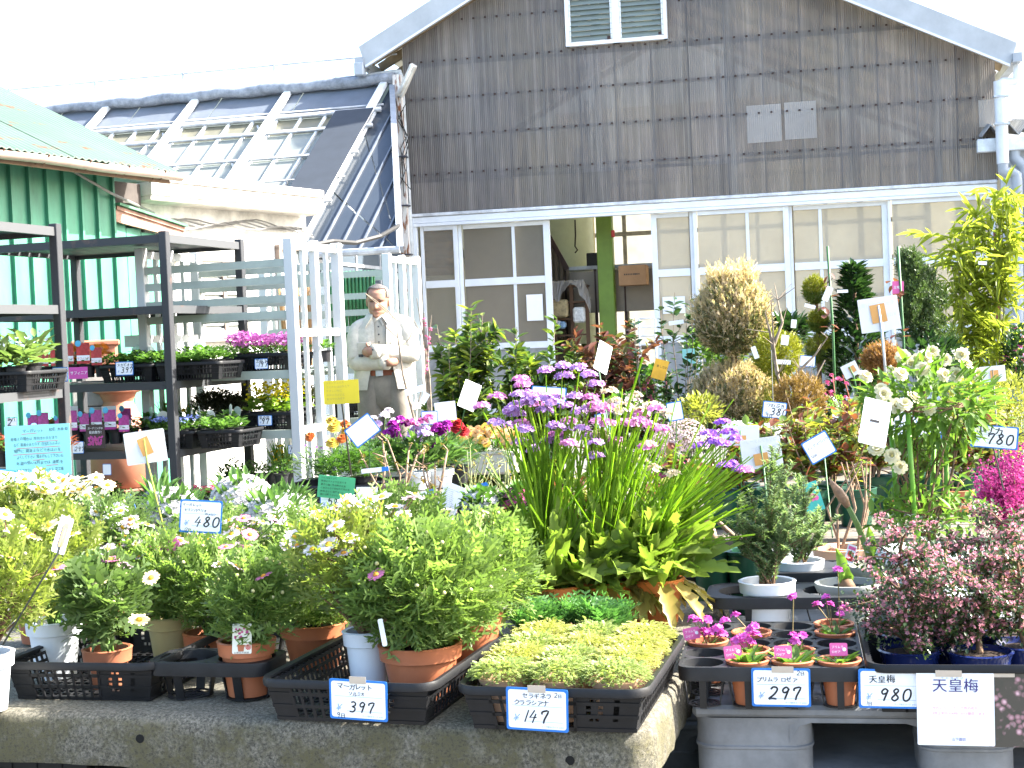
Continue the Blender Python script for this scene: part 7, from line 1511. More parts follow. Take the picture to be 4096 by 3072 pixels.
for a in (('potted_candytuft', 'white flowered mound below the rust conifer dome', 3090, 1770, 7.0, .553, 110, 70, 300, OV, .04, RANL, WHF, 420, .04), ('potted_candytuft', 'white flowered mound behind the kraft taped card', 2960, 1740, 7.2, .553, 80, 50, 200, OV, .04, RANL, WHF, 300, .04), ('potted_heath', 'pale pink heath behind the statice buds', 2740, 1760, 7.1, .553, 95, 80, 700, OVN, .02, BRG, PKH, 1100, .012), ('potted_heath', 'pale heath beside the small blue edged card', 2650, 1790, 7.3, .553, 60, 60, 400, OVN, .02, BRG, PKH, 500, .012), ('potted_cyclamen', 'pink flowered plant low behind the violet statice', 2690, 1900, 6.8, .553, 70, 60, 160, OVW, .05, RANL, BHF, 120, .035),
          ('potted_euonymus', 'yellow variegated bush behind the banksia rose', 3880, 1640, 7.2, .553, 130, 130, 1400, OV, .028, YVL), ('potted_euonymus', 'yellow variegated bush right beside the card 780', 4040, 1640, 7.4, .553, 110, 150, 1400, OV, .028, YVL), ('potted_euonymus', 'yellow green bush under the kraft taped card by the bamboo', 3980, 1780, 6.9, .553, 110, 90, 900, OV, .03, YVL), ('potted_euonymus', 'green leafed bush between laurel and banksia rose', 3480, 1720, 7.3, .553, 110, 90, 700, OVW, .04, ROSL[0]), ('potted_euonymus', 'yellow leafed bush beneath the bleeding heart', 3330, 1760, 6.9, .553, 110, 80, 500, OVW, .045, ROSL[1]),
          ('potted_cyclamen', 'white and green plant at the laurel foot', 3330, 1420, 9.4, 0, 90, 60, 400, OVW, .06, RANL, WHF, 60, .06), ('potted_hydrangea', 'pale green leafy bush behind the brown topiary', 2860, 1390, 10.5, 0, 130, 80, 600, OVW, .07, RL), ('potted_rhododendron', 'dark leafed rhododendron right of the brown topiary', 3130, 1330, 10.2, 0, 110, 50, 500, TL_, .09, LAU), ('potted_rhododendron', 'dark bush with creamy buds under the juniper', 3730, 1430, 9.2, 0, 120, 60, 500, TL_, .08, CAMEL, WHF, 60, .05), ('potted_azalea', 'pink flowered shrub in the corner beside the bamboo', 4070, 1430, 9.3, 0, 60, 120, 380, TC, .05, CAMEL, BHF, 40, .04),
          ('potted_azalea', 'pink and green bush behind the orange tag', 2600, 1560, 8.9, 0, 80, 90, 300, OVW, .05, RANL, BHF, 60, .04), ('potted_azalea', 'small pink flowered bush between statice and camellias', 2500, 1640, 8.2, 0, 80, 60, 260, OVW, .05, RANL, PKH, 90, .04), ('potted_daisy', 'low gold leafed plant under the brown topiary', 2800, 1640, 8.0, 0, 90, 60, 400, OV, .04, YVL)):
    mound(*a[:12], *(a[12:]), group=None)
# a bare sapling in front of the man
L = gnd(1665, 8.6); o = thing('bare_sapling', 'thin leafless sapling standing before the man with a white ribbon tag', 'tree', L); mb = MB(); mb.tube([(0, 0, 0), rel(L, 1660, 1690), rel(L, 1612, 1500), rel(L, 1598, 1400), rel(L, 1585, 1290)], [.010, .009, .007, .006, .004], 6)
for c in ([(1585, 1290), (1560, 1250), (1500, 1200), (1462, 1175)], [(1590, 1350), (1545, 1310), (1530, 1280)], [(1462, 1175), (1520, 1225), (1600, 1290)], [(1598, 1400), (1640, 1350), (1660, 1300)], [(1655, 1690), (1700, 1500), (1705, 1400)], [(1705, 1420), (1680, 1330), (1655, 1280)]): mb.tube([rel(L, x, y, TW(-.02, .02)) for x, y in c], .0028, 5, cap=False)
part('trunk', mb, STEM_GR, o, False, smooth=1)
L = gnd(1715, 8.8); o = thing('bare_sapling', 'leafless sapling with pink buds next to the trolley frame', 'tree', L); mb = MB(); pts = []
for k in range(5):
    t = rel(L, 1690+TW(-30, 45), 1200+TW(-20, 120)); m_ = rel(L, 1710+TW(-15, 15), 1500); mb.tube([(TW(-.02, .02), 0, 0), m_, t], [.008, .006, .002], 5, cap=False); pts += [(np.array(m_)*(1-u_)+np.array(t)*u_) for u_ in RNG.random(10)]
part('trunk', mb, STEM_GR, o, False, smooth=1); heads(o, [tuple(p) for p in pts[:18]], 5, .012, FLO, .016, BHF)
# white flower masses behind the marguerites (stock, candytuft) on the slab's rear edge
for (px, py, d, rx, ry, lab, nf, fs) in ((640, 2010, 4.2, 60, 60, 'cone of white stock before the black rack post', 520, .026), (690, 2065, 4.0, 105, 100, 'broad white stock beneath the kraft taped card', 1100, .026), (970, 2010, 4.3, 120, 100, 'dense white stock behind the card 480', 1200, .026), (1080, 2080, 4.1, 105, 85, 'white stock mound left of the small white heath', 1000, .026), (1150, 2030, 4.4, 80, 60, 'small grey leaved white flowered herb in terracotta pot', 420, .018)):
    z = .45; q = P(px, py, d); mound('potted_white_stock', lab, px, py, d, .45, rx, ry, 170, OVN, .06, STK, WHF, nf, fs, group='white stocks behind the marguerites', FT=T_st)
b5 = P(300, 2120, 4.15); bench('plank bench of white stocks behind the marguerite slab', (b5.x-.1, b5.y, 0), 1.0, .9, .45)

# clutter of small roses behind the statice
for (px, d, h, lab) in ((2060, 4.75, .30, 'small rose left behind the statice stems'), (2170, 4.9, .34, 'small rose with red shoots behind the lilac statice'), (2290, 4.7, .32, 'leafy rose hidden by the lilac statice'), (2400, 4.95, .36, 'rose glimpsed between lilac and pink statice'), (2520, 4.75, .32, 'rose hidden behind the pink statice'), (2620, 4.9, .34, 'rose glimpsed left of the violet statice'), (2730, 5.3, .36, 'rose with yellow leaves behind the violet statice'), (1960, 4.9, .22, 'low rose behind the thin pruned canes')):
    q = P(px, 1900, d); shrub('potted_rose', lab, (q.x, q.y, .455), h, .11, 7, OVW, .042, ROSL, RB, 24, .2, .4, (.07, .14, POTGR if px % 20 else POTK), 'small roses behind the statice', branch=3, r0=.004)
for k, (px, py, d, m) in enumerate(((1920, 2010, 4.6, 'white'), (2080, 2000, 4.6, 'rosy'), (2480, 1990, 4.6, 'pale'), (2700, 2010, 4.7, 'white'))):
    mound('potted_azalea', ['white flowered bush low beside the printed tag', 'rosy flowered bush low behind the lilac statice', 'pale flowered bush low behind the pink statice', 'white flowered bush low beside the green pots'][k], px, py, d, .455, 70, 50, 220, OVW, .035, RANL, {'white': WHF, 'rosy': BHF, 'pale': PKH}[m], 90, .03)
# ================================================================ black steel racks
RKM = M('worn black steel', (.030, .032, .036), .55, 0, 5, bump=.1, col2=(.16, .085, .06), lo=.60, hi=.74, spec=.4); WORN = M('scraped shelf edge', (.055, .058, .062), .5, .3, 6, col2=(.10, .045, .03), lo=.6, hi=.72)
def rack(label, fr, w, d, rz, zs, H_):
    o = thing('steel_rack', label, 'rack', (fr[0], fr[1], 0), rz, 'black steel racks')
    for x in (0, -w):
        for y in (0, d): part('post', MB().box((x, y, H_/2), (.048, .048, H_), ch=.003), RKM, o, False)
    for z in zs:
        part('front_bar', MB().box((-w/2, 0, z-.02), (w-.05, .03, .045)), RKM, o, False); part('rear_bar', MB().box((-w/2, d, z-.02), (w-.05, .03, .045)), RKM, o, False)
        for x in (-.002, -w+.002): part('side_bar', MB().box((x, d/2, z-.02), (.03, d-.05, .045)), WORN, o, False)
        for k in range(9): part('shelf_slat', MB().box((-w/2, d*(k+.5)/9, z-.012), (w-.04, d/9-.02, .014)), RKM, o, False)
    return o
r1 = P(655, 925, 8.2); RZ1 = R(-17); ZR = [1.93, 1.53, 1.10, .71, .30]
rk1 = rack('tall black rack of petunia packs and seedlings before the green shed', r1, 1.18, .9, RZ1, ZR, 1.95)
r0 = P(219, 898, 7.47)+Matrix.Rotation(RZ1, 3, 'Z') @ Vector((0, -.9, 0)); rk0 = rack('nearer black rack cut by the picture edge, lungwort on its shelf', r0, 1.1, .9, RZ1, ZR, 1.95)
def onr(rk, x, y, z): q = WORLD[rk.name] @ Vector((x, y, z)); return (q.x, q.y, q.z)
def rx(rk, px, z, y=.12):
    """local x on rack rk of picture column px at height z, y metres behind its front"""
    p0 = WORLD[rk.name] @ Vector((0, y, z)); n = Matrix.Rotation(RZ1, 3, 'Z') @ Vector((0, 1, 0)); x_, y_ = pix(p0); q = PP(px, y_, p0, n); return (WORLD[rk.name].inverted() @ q).x
# ---- small stock in trays: one of each kind built, then copied
def small(name, label, n, T, ll, lm, h=.06, sp=.05, fl=None, nf=0, fs=.03, pot=(.042, .07, POTK), FT=None, fz=1.1, tagm=None, group='', up=.6):
    o = thing(name, label, 'plant', (0, 0, 0), 0, group); pot_parts(o, *pot, n=14, band=.01); a = RNG.uniform(0, 6.283, n); rr = sp*np.sqrt(RNG.random(n)); f = Fol(); f.put(T, np.stack([rr*np.cos(a), rr*np.sin(a), pot[1]+h*RNG.random(n)*(1-.5*(rr/sp)**2)], 1), np.stack([np.cos(a), np.sin(a), np.full(n, up)], 1)+RNG.normal(size=(n, 3))*.35, size=ll*RNG.uniform(.6, 1.2, n)); f.build('foliage', lm, o)
    if nf: f = Fol(); a = RNG.uniform(0, 6.283, nf); rr = sp*np.sqrt(RNG.random(nf)); f.put(FT or FLO, np.stack([rr*np.cos(a), rr*np.sin(a), pot[1]+h*RNG.uniform(.7, fz, nf)], 1), RNG.normal(size=(nf, 3))*.4+np.array([0, -.5, .8]), up=RNG.normal(size=(nf, 3)), size=fs*RNG.uniform(.7, 1.2, nf)); f.build('flowers', fl, o)
    if tagm:
        S = {}; w, h_ = tagm[2:4]
        bd = part('pack_label', MB().box((0, -.045, .13), (w, .002, h_)), tagm[0], o, False)
        mb = MB(); mb.box((0, -.0465, .105), (w*.98, .001, h_*.26)); part('label_band', mb, CARD, bd, False); mb = MB(); write(mb, 'サフィニア', -w*.45, 0, w*.185); part('lettering', mb, tagm[1], bd, False, mw=Matrix.Translation((0, -.0476, .098)) @ Matrix.Rotation(math.pi/2, 4, 'X'), kind='stuff')
        mb = MB(); mb.lathe([(0, 0), (.017, 0), (.017, .002), (0, .002)], 14); part('label_disc', mb, SKYB, bd, False, mw=Matrix.Translation((-w*.33, -.0485, .13+h_*.48)) @ Matrix.Rotation(math.pi/2, 4, 'X'))
    return o
_used = set()
def many(proto, places, rz=0):
    for i, p in enumerate(places):
        if proto.name not in _used and i == 0: _used.add(proto.name); m = Matrix.Translation(Vector(p)) @ Matrix.Rotation(rz, 4, 'Z'); proto.matrix_basis = m; WORLD[proto.name] = m
        else: dup(proto, p, rz+random.uniform(-.15, .15) if rz else random.uniform(0, 6), scale=random.uniform(.88, 1.12))
SG1 = LEAF('seedling leaf', (.09, .20, .05), (.20, .34, .09), .45); HEU = LEAF('heuchera leaf', (.30, .07, .05), (.46, .20, .10), .4); DKH = LEAF('dark heath', (.04, .05, .025), (.10, .09, .04), .3)
redpk = small('petunia_pack', 'red printed petunia pack in the row above the pink shelf strip', 30, OVW, .03, SG1, tagm=(M('red pack print', (.50, .05, .05), .5, .3, 30), REDP, .075, .11), group='red petunia packs on the rack')
magpk = small('petunia_pack', 'magenta printed petunia pack in the row on the rack', 30, OVW, .03, SG1, tagm=(M('magenta pack print', (.48, .06, .30), .5, .3, 30), MAGENTA, .07, .105), group='magenta petunia packs on the rack')
seed = small('seedling_pot', 'fresh green bedding seedling in black pot', 90, OVW, .035, SG1, .07, .06, group='green seedlings in trays'); seedw = small('seedling_pot', 'green seedling with a pale domed label', 80, OVW, .035, SG1, .07, .06, group='seedlings with domed labels'); part('domed_label', MB().lathe([(0, 0), (.04, 0), (.04, .0015), (0, .0015)], 18, sy=.8), PANE('pale domed label', (.72, .80, .80), .3, .3), seedw, False, mw=Matrix.Translation((0, .02, .15)) @ Matrix.Rotation(math.pi/2-.1, 4, 'X'))
lung = small('lungwort_pot', 'lungwort with spotted upright leaves and pale blue flowers', 40, OV, .10, LEAF('lungwort leaf', (.16, .25, .09), (.28, .36, .15), .4), .13, .08, PETAL('pale blue', (.40, .48, .70), (.55, .60, .78)), 16, .02, (.05, .09, POTK), group='lungworts on the near rack')
lobe = small('lobelia_pot', 'blue lobelia in black pot', 90, OV, .025, SG1, .07, .06, PETAL('lobelia blue', (.22, .30, .72), (.36, .42, .80)), 45, .018, group='blue lobelias'); heu = small('heuchera_pot', 'rusty red heuchera with pale label', 60, OVW, .045, HEU, .07, .07, group='heucheras on the lower shelves')
gaz = small('gerbera_pot', 'bright orange and red gerbera behind the red packs', 30, OV, .05, SG1, .05, .05, PETAL('gerbera orange', (.66, .16, .02), (.78, .42, .03)), 10, .07, fz=2.2, group='gerberas on the rack', FT=T_floret(12, .14, .15)); purp = small('aubrieta_pot', 'pink and purple flowered bedding plant on the trolley', 60, OV, .03, SG1, .07, .06, PETAL('aubrieta', (.52, .12, .42), (.64, .30, .62)), 50, .028, fz=1.6, group='purple and pink bedding on the trolley')
rape = small('rape_blossom_pot', 'yellow rape blossom with lettuce green leaves', 50, OVW, .06, LEAF('rape leaf', (.20, .34, .04), (.32, .46, .08), .45), .10, .07, PETAL('rape yellow', (.74, .62, .02), (.80, .70, .06)), 70, .022, fz=1.7, group='rape blossom on the trolley'); herb = small('herb_pot', 'small green herb in low white tray', 90, OV, .03, SG1, .09, .05, group='herbs at the trolley foot'); dheath = small('dark_heath_pot', 'dark leaved heath in black pot', 700, OVN, .04, DKH, .14, .09, group='dark heaths'); prim = small('primrose_pot', 'red and pink primrose in black tray', 24, OVW, .06, SG1, .05, .06, PETAL('primrose red', (.55, .05, .12), (.72, .30, .40)), 22, .035, fz=1.4, group='primroses on the lowest rack shelf'); daff = small('daffodil_pot', 'little daffodils with orange yellow flowers', 50, T_blade(.03, .1), .16, SG1, .04, .04, PETAL('daffodil', (.76, .52, .02), (.80, .62, .04)), 9, .05, fz=3.6, group='daffodils between the racks', up=3); pans = small('pansy_pot', 'violet pansy beside the primroses', 40, OVW, .04, SG1, .06, .06, PETAL('pansy violet', (.16, .08, .40), (.24, .14, .5)), 16, .035, fz=1.4, group='pansies')
def row_on(rk, z, px0, px1, proto, step=.095, rows=2, y0=.12, rz=None, dz=.04):
    a, e = rx(rk, px0, z, y0), rx(rk, px1, z, y0); n = max(1, int(abs(e-a)/step)); pl = []
    for j in range(rows):
        for i in range(n): pl.append(onr(rk, a+(e-a)*(i+.5)/n+random.uniform(-.008, .008), y0+step*j, z+dz))
    many(proto, pl, rz if rz is not None else 0)
def tray_on(rk, z, px0, px1, label, D_=.30, y0=.06, H_=.10, rz=None):
    a, e = rx(rk, px0, z, y0), rx(rk, px1, z, y0); q = onr(rk, (a+e)/2, y0+D_/2, z+.003); w = round(abs(e-a), 3); return crate(label, q, RZ1, w, D_, H_, num=False, group='black trays on racks and trolleys')
z3, z4, z5 = ZR[2], ZR[3], ZR[4]
row_on(rk1, z3, 170, 440, redpk, .085, 1, .10, RZ1); row_on(rk1, z3, 150, 440, gaz, .09, 1, .24); tray_on(rk1, z3, 400, 610, 'black tray of seedlings behind the card 397 on the rack'); tray_on(rk1, z3, 625, 880, 'black lattice tray of seedlings at the rack end')
row_on(rk1, z3, 440, 620, seed, .095, 2, .12); row_on(rk1, z3, 630, 870, seed, .095, 3, .12); row_on(rk1, z3, 520, 850, seedw, .11, 1, .45)
row_on(rk1, z4, 130, 540, magpk, .08, 1, .10, RZ1); row_on(rk1, z4, 300, 560, magpk, .09, 1, .30, RZ1); row_on(rk1, z4, 560, 760, seedw, .1, 2, .34); row_on(rk1, z4, 780, 960, seedw, .1, 2, .30); tray_on(rk1, z4, 560, 775, 'black tray of blue lobelia on the rack', y0=.05); row_on(rk1, z4, 610, 770, lobe, .09, 2, .11); tray_on(rk1, z4, 790, 960, 'black tray of leafy seedlings at the rack end, lower shelf', y0=.05); row_on(rk1, z4, 800, 950, seed, .09, 2, .11)
row_on(rk1, z4, 150, 360, heu, .1, 2, .55); row_on(rk1, z5, 780, 960, prim, .1, 2, .2); tray_on(rk1, z5, 770, 960, 'black tray of primroses on the lowest rack shelf', y0=.12); row_on(rk1, z5, 900, 990, pans, .1, 1, .4)
tray_on(rk1, z5, 330, 470, 'black lattice tray of grey edging plants low on the rack', y0=.1); row_on(rk1, z5, 340, 460, herb, .09, 2, .18); row_on(rk1, z4, 640, 800, daff, .11, 1, .65)
bar0 = .9
def row0(z, px0, px1, proto, step, rows, y0): row_on(rk0, z, px0, px1, proto, step, rows, y0)
tray_on(rk0, z3, -250, 110, 'black tray of lungwort on the near rack', .34, .50); row0(z3, -230, 110, lung, .12, 2, .56); row0(z4, -140, 240, heu, .1, 2, .55); row0(z4, -100, 240, magpk, .09, 1, .42); row0(z5, -100, 200, seed, .1, 2, .5)
# big terracotta jar behind the rack
q = P(478, 1700, 10.1); jar = thing('terracotta_jar', 'big broad shouldered terracotta jar standing behind the rack', 'jar', (q.x, q.y, .34)); s = 10.1/5800
part('body', MB().lathe([(0, 0), (.16, 0), (.20, .05), (.24, .22), (.22, .36), (.13, .52), (.10, .60), (.13, .66), (.15, .68), (.12, .69), (.09, .6), (.1, .5), (.0, .4)], 36), M('terracotta jar', (.36, .15, .09), .6, .12, 5), jar, False, smooth=40); part('lip', MB().lathe([(.13, .655), (.17, .67), (.175, .70), (.14, .71), (.12, .68)], 36), M('terracotta jar', (.36, .15, .09), .6), jar, False, smooth=40)
jb = thing('jar_plinth', 'brown brick plinth under the terracotta jar', 'plinth', (q.x, q.y, 0), RZ1)
for k in range(4):
    for i in range(3): part('brick', MB().box((-.21+.21*i+(.05 if k % 2 else -.05), 0, .042+.084*k), (.2, .4, .08), ch=.004), M('brick', (.26, .13, .09), .9, .25, 9), jb, False)
q = P(380, 1390, 10.2); bx_ = thing('terracotta_trough', 'upturned terracotta trough behind the gerberas', 'planter', (q.x, q.y, q.z-.12), .3); part('trough', MB().box((0, 0, .05), (.30, .25, .22), ch=.02), M('terracotta jar', (.36, .15, .09), .6), bx_, False); part('trough_rim', MB().box((0, 0, .15), (.33, .28, .04), ch=.01), M('terracotta jar', (.36, .15, .09), .6), bx_, False)
jb2 = thing('jar_plinth', 'stacked blocks under the upturned trough', 'plinth', (q.x, q.y, 0), .3); hh = q.z-.18; 
for k in range(5): part('block', MB().box((0, 0, hh*(k+.5)/5), (.34, .3, hh/5-.006), ch=.006), M('block wall', (.35, .34, .32), .9), jb2, False)
# ================================================================ white plant trolleys
TWH = M('chalky white trolley paint', (.50, .52, .52), .5, .12, 6, col2=(.40, .40, .38), lo=.62, hi=.78); TSH = M('pale green aluminium shelf', (.36, .41, .36), .4, .1)
def trolley(label, fr, w, d, rz, zs, H_, zb):
    o = thing('plant_trolley', label, 'trolley', (fr[0], fr[1], 0), rz, 'white plant trolleys')
    for x in (0, -w):
        for y in (0, d*.5, d): part('upright', MB().box((x, y, H_/2+.06), (.06 if y != d*.5 else .045, .05, H_-.12), ch=.004), TWH, o, False)
        for y in (d*.25, d*.75): part('end_rod', MB().box((x, y, H_*.55), (.025, .022, H_*.85)), TWH, o, False)
        for z in (.28, .78, 1.35, H_-.04): part('end_rail', MB().box((x, d/2, z), (.028, d-.06, .045)), TWH, o, False)
        for y in (0, d): part('castor', MB().lathe([(0, -.02), (.05, -.02), (.055, 0), (.05, .02), (0, .02)], 14), BLACK, o, False, mw=Matrix.Translation((x, y, .056)) @ Matrix.Rotation(math.pi/2, 4, 'Y'))
    for z in zs:
        for y in (.0, d): part('shelf_edge', MB().box((-w/2, y, z-.02), (w-.05, .03, .05)), TSH, o, False)
        part('shelf', MB().box((-w/2, d/2, z-.012), (w-.06, d-.06, .012)), TSH, o, False)
    for z in zb: 
        for y in (.0, d): part('empty_bar', MB().box((-w/2, y, z), (w-.05, .03, .045)), TSH, o, False)
    return o
ta = P(1155, 955, 8.45); trA = trolley('white slatted trolley of bedding plants beside the black rack', ta, 1.0, .62, R(-19), [1.13, .78, .40], 1.90, [1.76, 1.66, 1.55, 1.46])
tb = P(1545, 1010, 10.6); trB = trolley('white trolley with green hose and canes behind the man', tb, 1.0, .6, R(-17), [1.10, .72, .35], 1.92, [1.78, 1.62, 1.50, 1.38])
_RZ = RZ1
row_on(trA, 1.13, 905, 1160, purp, .085, 3, .12); tray_on(trA, 1.13, 890, 1165, 'black tray of pink and purple bedding on the trolley', .30, .05); row_on(trA, 1.13, 1170, 1340, seed, .1, 1, .35); row_on(trA, .78, 985, 1165, rape, .1, 3, .13); tray_on(trA, .78, 975, 1175, 'black tray of yellow rape blossom on the trolley', .32, .05); row_on(trA, .78, 780, 960, dheath, .13, 2, .3); row_on(trA, .40, 860, 1160, herb, .1, 2, .15); row_on(trA, .40, 1080, 1150, daff, .1, 2, .45); row_on(trA, .78, 1160, 1300, dheath, .13, 1, .45)
row_on(trB, 1.10, 1350, 1480, seed, .1, 2, .2); tray_on(trB, 1.10, 1340, 1485, 'black tray of seedlings on the trolley behind the man', .3, .08); row_on(trB, .72, 1330, 1480, seed, .1, 2, .2); tray_on(trB, .72, 1325, 1490, 'black tray of seedlings low on the trolley behind the man', .3, .08); row_on(trB, .35, 1330, 1480, purp, .1, 2, .2)
wl_ = at(1060, 1990, .18); bench('low weathered plank stand at the trolley foot', (wl_[0]-.75, wl_[1]-.25, 0), 1.3, .7, .2, R(-17))
# hose and canes
q = WORLD[trB.name] @ Vector((-.42, .3, 1.75)); hs_ = thing('hose_coil', 'green garden hose hung in long loops behind the man', 'hose', q); HOSE = M('green hose', (.03, .15, .06), .4, .3, 8); mb = MB()
for k in range(13):
    x = -.17+.028*k; L_2 = TW(.55, .72); pts = [Vector((x+TW(-.006, .006), -.075+.02*math.sin(k), -L_2))]; pts += [Vector((x+.03*math.sin(a), -.075*math.cos(a), .045*math.sin(a)+.02)) for a in np.linspace(0, math.pi, 7)]+[Vector((x+TW(-.02, .02), .075, -L_2))]; mb.tube(pts, .0115, 7)
part('loops', mb, HOSE, hs_, False, smooth=1, kind='stuff')
q = WORLD[trB.name] @ Vector((-.82, .2, 1.12)); cn = thing('cane_bundle', 'bundle of thin brown bamboo canes standing on the trolley', 'canes', q)
for k in range(26): a = TW(-.12, .12); part('cane', MB().tube([(a, TW(-.05, .05), 0), (a*1.1, TW(-.05, .05), TW(.50, .66))], .0055, 6), M('cane', (.46, .27, .13), .6, .2), cn, False)
# ================================================================ the man with folded arms
MX, MD = 1535, 9.9
mo = P(MX, 1500, MD); ML = (mo.x, mo.y, 0)
man = thing('person', 'person in pale jacket, shirt, brown belt and grey trousers standing with folded arms', 'person', ML)
def mp(px, py, dy=0): return Vector(rel(ML, px, py, dy))
SKIN = M('skin', (.34, .18, .12), .55, .12, 30, spec=.35); JACK = M('pale cotton jacket', (.52, .485, .41), .8, .12, 14, bump=.9, bscale=11); SHIRT = M('greige shirt', (.34, .325, .275), .8, .06, 9, bump=.2, bscale=30); TROU = M('grey beige trousers', (.21, .19, .155), .85, .12, 12, bump=.7, bscale=9); BELT = M('brown leather', (.26, .07, .03), .45, .15); HAIR = M('greying hair', (.10, .09, .085), .7, .4, 90); BUTT = M('dark snap', (.05, .05, .055), .4)
def loft(rings, n=24, cap=True):
    """rings: (centre, rx, ry_front, ry_back)"""
    mb = MB(); vs = []; k = len(rings)
    for c, rx_, rf, rb_ in rings:
        for j in range(n):
            a = 2*math.pi*j/n; s = math.sin(a); vs.append((c[0]+rx_*math.cos(a), c[1]+(rb_ if s > 0 else rf)*s, c[2]))
    fs = [(i*n+j, i*n+(j+1) % n, (i+1)*n+(j+1) % n, (i+1)*n+j) for i in range(k-1) for j in range(n)]
    if cap: fs += [tuple(range(n))[::-1], tuple((k-1)*n+j for j in range(n))]
    return mb.add(vs, fs)
# body grown on a skeleton
J = {'pel': (0, 0, .92), 'bel': (.005, 0, 1.08), 'che': (.0, 0, 1.28), 'nk0': mp(1520, 1290)-Vector((0, -.0, 0)), 'nk1': mp(1512, 1255), 'hd': mp(1508, 1200), 'sR': mp(1432, 1318), 'eR': mp(1424, 1450, -.05), 'wR': mp(1552, 1450, -.19), 'sL': mp(1618, 1300), 'eL': mp(1648, 1418, -.05), 'wL': mp(1484, 1405, -.20), 'hR': (-.09, 0, .88), 'kR': (-.10, -.01, .48), 'aR': (-.11, .02, .09), 'tR': (-.13, -.14, .03), 'hL': (.09, 0, .88), 'kL': (.11, -.01, .48), 'aL': (.12, .02, .09), 'tL': (.15, -.14, .03)}
nm = list(J); E_ = [('pel', 'bel'), ('bel', 'che'), ('che', 'nk0'), ('nk0', 'nk1'), ('nk1', 'hd'), ('che', 'sR'), ('sR', 'eR'), ('eR', 'wR'), ('che', 'sL'), ('sL', 'eL'), ('eL', 'wL'), ('pel', 'hR'), ('hR', 'kR'), ('kR', 'aR'), ('aR', 'tR'), ('pel', 'hL'), ('hL', 'kL'), ('kL', 'aL'), ('aL', 'tL')]
RAD = dict(pel=.11, bel=.11, che=.115, nk0=.052, nk1=.05, hd=.06, sR=.05, eR=.035, wR=.026, sL=.05, eL=.035, wL=.026, hR=.075, kR=.05, aR=.035, tR=.03, hL=.075, kL=.05, aL=.035, tL=.03)
me = bpy.data.meshes.new('body'); me.from_pydata([tuple(J[k]) for k in nm], [(nm.index(a), nm.index(b_)) for a, b_ in E_], []); bo = bpy.data.objects.new('body', me); COL.objects.link(bo); sk = bo.modifiers.new('skin', 'SKIN'); sd = me.skin_vertices[0].data if me.skin_vertices else None
if sd is None:
    import bmesh
    bm = bmesh.new(); bm.from_mesh(me); bm.verts.layers.skin.verify(); bm.to_mesh(me); bm.free(); sd = me.skin_vertices[0].data
for i, k in enumerate(nm): sd[i].radius = (RAD[k], RAD[k]*.85); sd[i].use_root = (k == 'pel')
ss = bo.modifiers.new('sub', 'SUBSURF'); ss.levels = 2; ss.render_levels = 2
bm_ = bpy.data.meshes.new_from_object(bo.evaluated_get(bpy.context.evaluated_depsgraph_get())); bpy.data.objects.remove(bo); bm_.materials.clear(); bm_.materials.append(SKIN); bm_.polygons.foreach_set('use_smooth', [True]*len(bm_.polygons)); link('body', bm_, man, False)
# head with a face: rings shaped by a profile, front is -y
hc = mp(1508, 1205); HH = .232
def headr(u_, a):
    """u 0 chin .. 1 crown, a angle (front at -90 deg)"""
    w = np.interp(u_, [0, .08, .2, .35, .5, .65, .8, .92, 1], [.028, .046, .060, .068, .072, .0745, .071, .050, .004]); fr = np.interp(u_, [0, .06, .14, .2, .24, .28, .33, .42, .5, .56, .62, .75, .9, 1], [.070, .082, .080, .084, .080, .086, .088, .084, .076, .084, .086, .080, .052, .004]); bk = np.interp(u_, [0, .1, .25, .4, .6, .8, .92, 1], [.02, .04, .075, .092, .100, .090, .062, .004])
    c, s = math.cos(a), math.sin(a); y = (bk if s > 0 else fr)*s; x = w*c
    if s < 0:
        f = -s; nose = math.exp(-((x)/.0105)**2)*np.interp(u_, [.26, .31, .36, .44, .52], [0, .020, .024, .014, .004]) if .26 < u_ < .52 else 0; y -= nose
        eye = math.exp(-((abs(x)-.031)/.013)**2)*math.exp(-((u_-.50)/.035)**2)*.009; y += eye; y -= math.exp(-((abs(x)-.032)/.018)**2)*math.exp(-((u_-.565)/.022)**2)*.004; y -= math.exp(-((abs(x)-.042)/.018)**2)*math.exp(-((u_-.37)/.06)**2)*.004; y += math.exp(-(x/.026)**2)*math.exp(-((u_-.218)/.010)**2)*.005
    return x, y
HM = Matrix.Translation(hc-Vector((0, 0, HH*.5))) @ Matrix.Rotation(R(-6), 4, 'Z') @ Matrix.Rotation(R(3), 4, 'Y') @ Matrix.Rotation(R(4), 4, 'X')
def headmesh(off=0, cond=None, n=48, m=40):
    mb = MB(); vs = []
    for i in range(m+1):
        u_ = i/m
        for j in range(n):
            a = 2*math.pi*j/n; x, y = headr(u_, a); l = math.hypot(x, y)+1e-6; vs.append((x*(1+off/l), y*(1+off/l)+.01, u_*HH*(1+off*2)))
    fs = [(i*n+j, i*n+(j+1) % n, (i+1)*n+(j+1) % n, (i+1)*n+j) for i in range(m) for j in range(n) if cond is None or cond(i/m, 2*math.pi*(j+.5)/n)]
    return mb.add(vs, fs)
hd_ = part('head', headmesh(), SKIN, man, False, smooth=1, mw=HM)
def hairzone(u_, a):
    s = math.sin(a); return (u_ > .80 and s < -.3 and u_ > .84-.03*s) or (s >= -.3 and u_ > .58-.30*max(0, s)) or (-.55 < s < -.3 and u_ > .62)
part('hair', headmesh(.006, hairzone), HAIR, hd_, False, smooth=1)
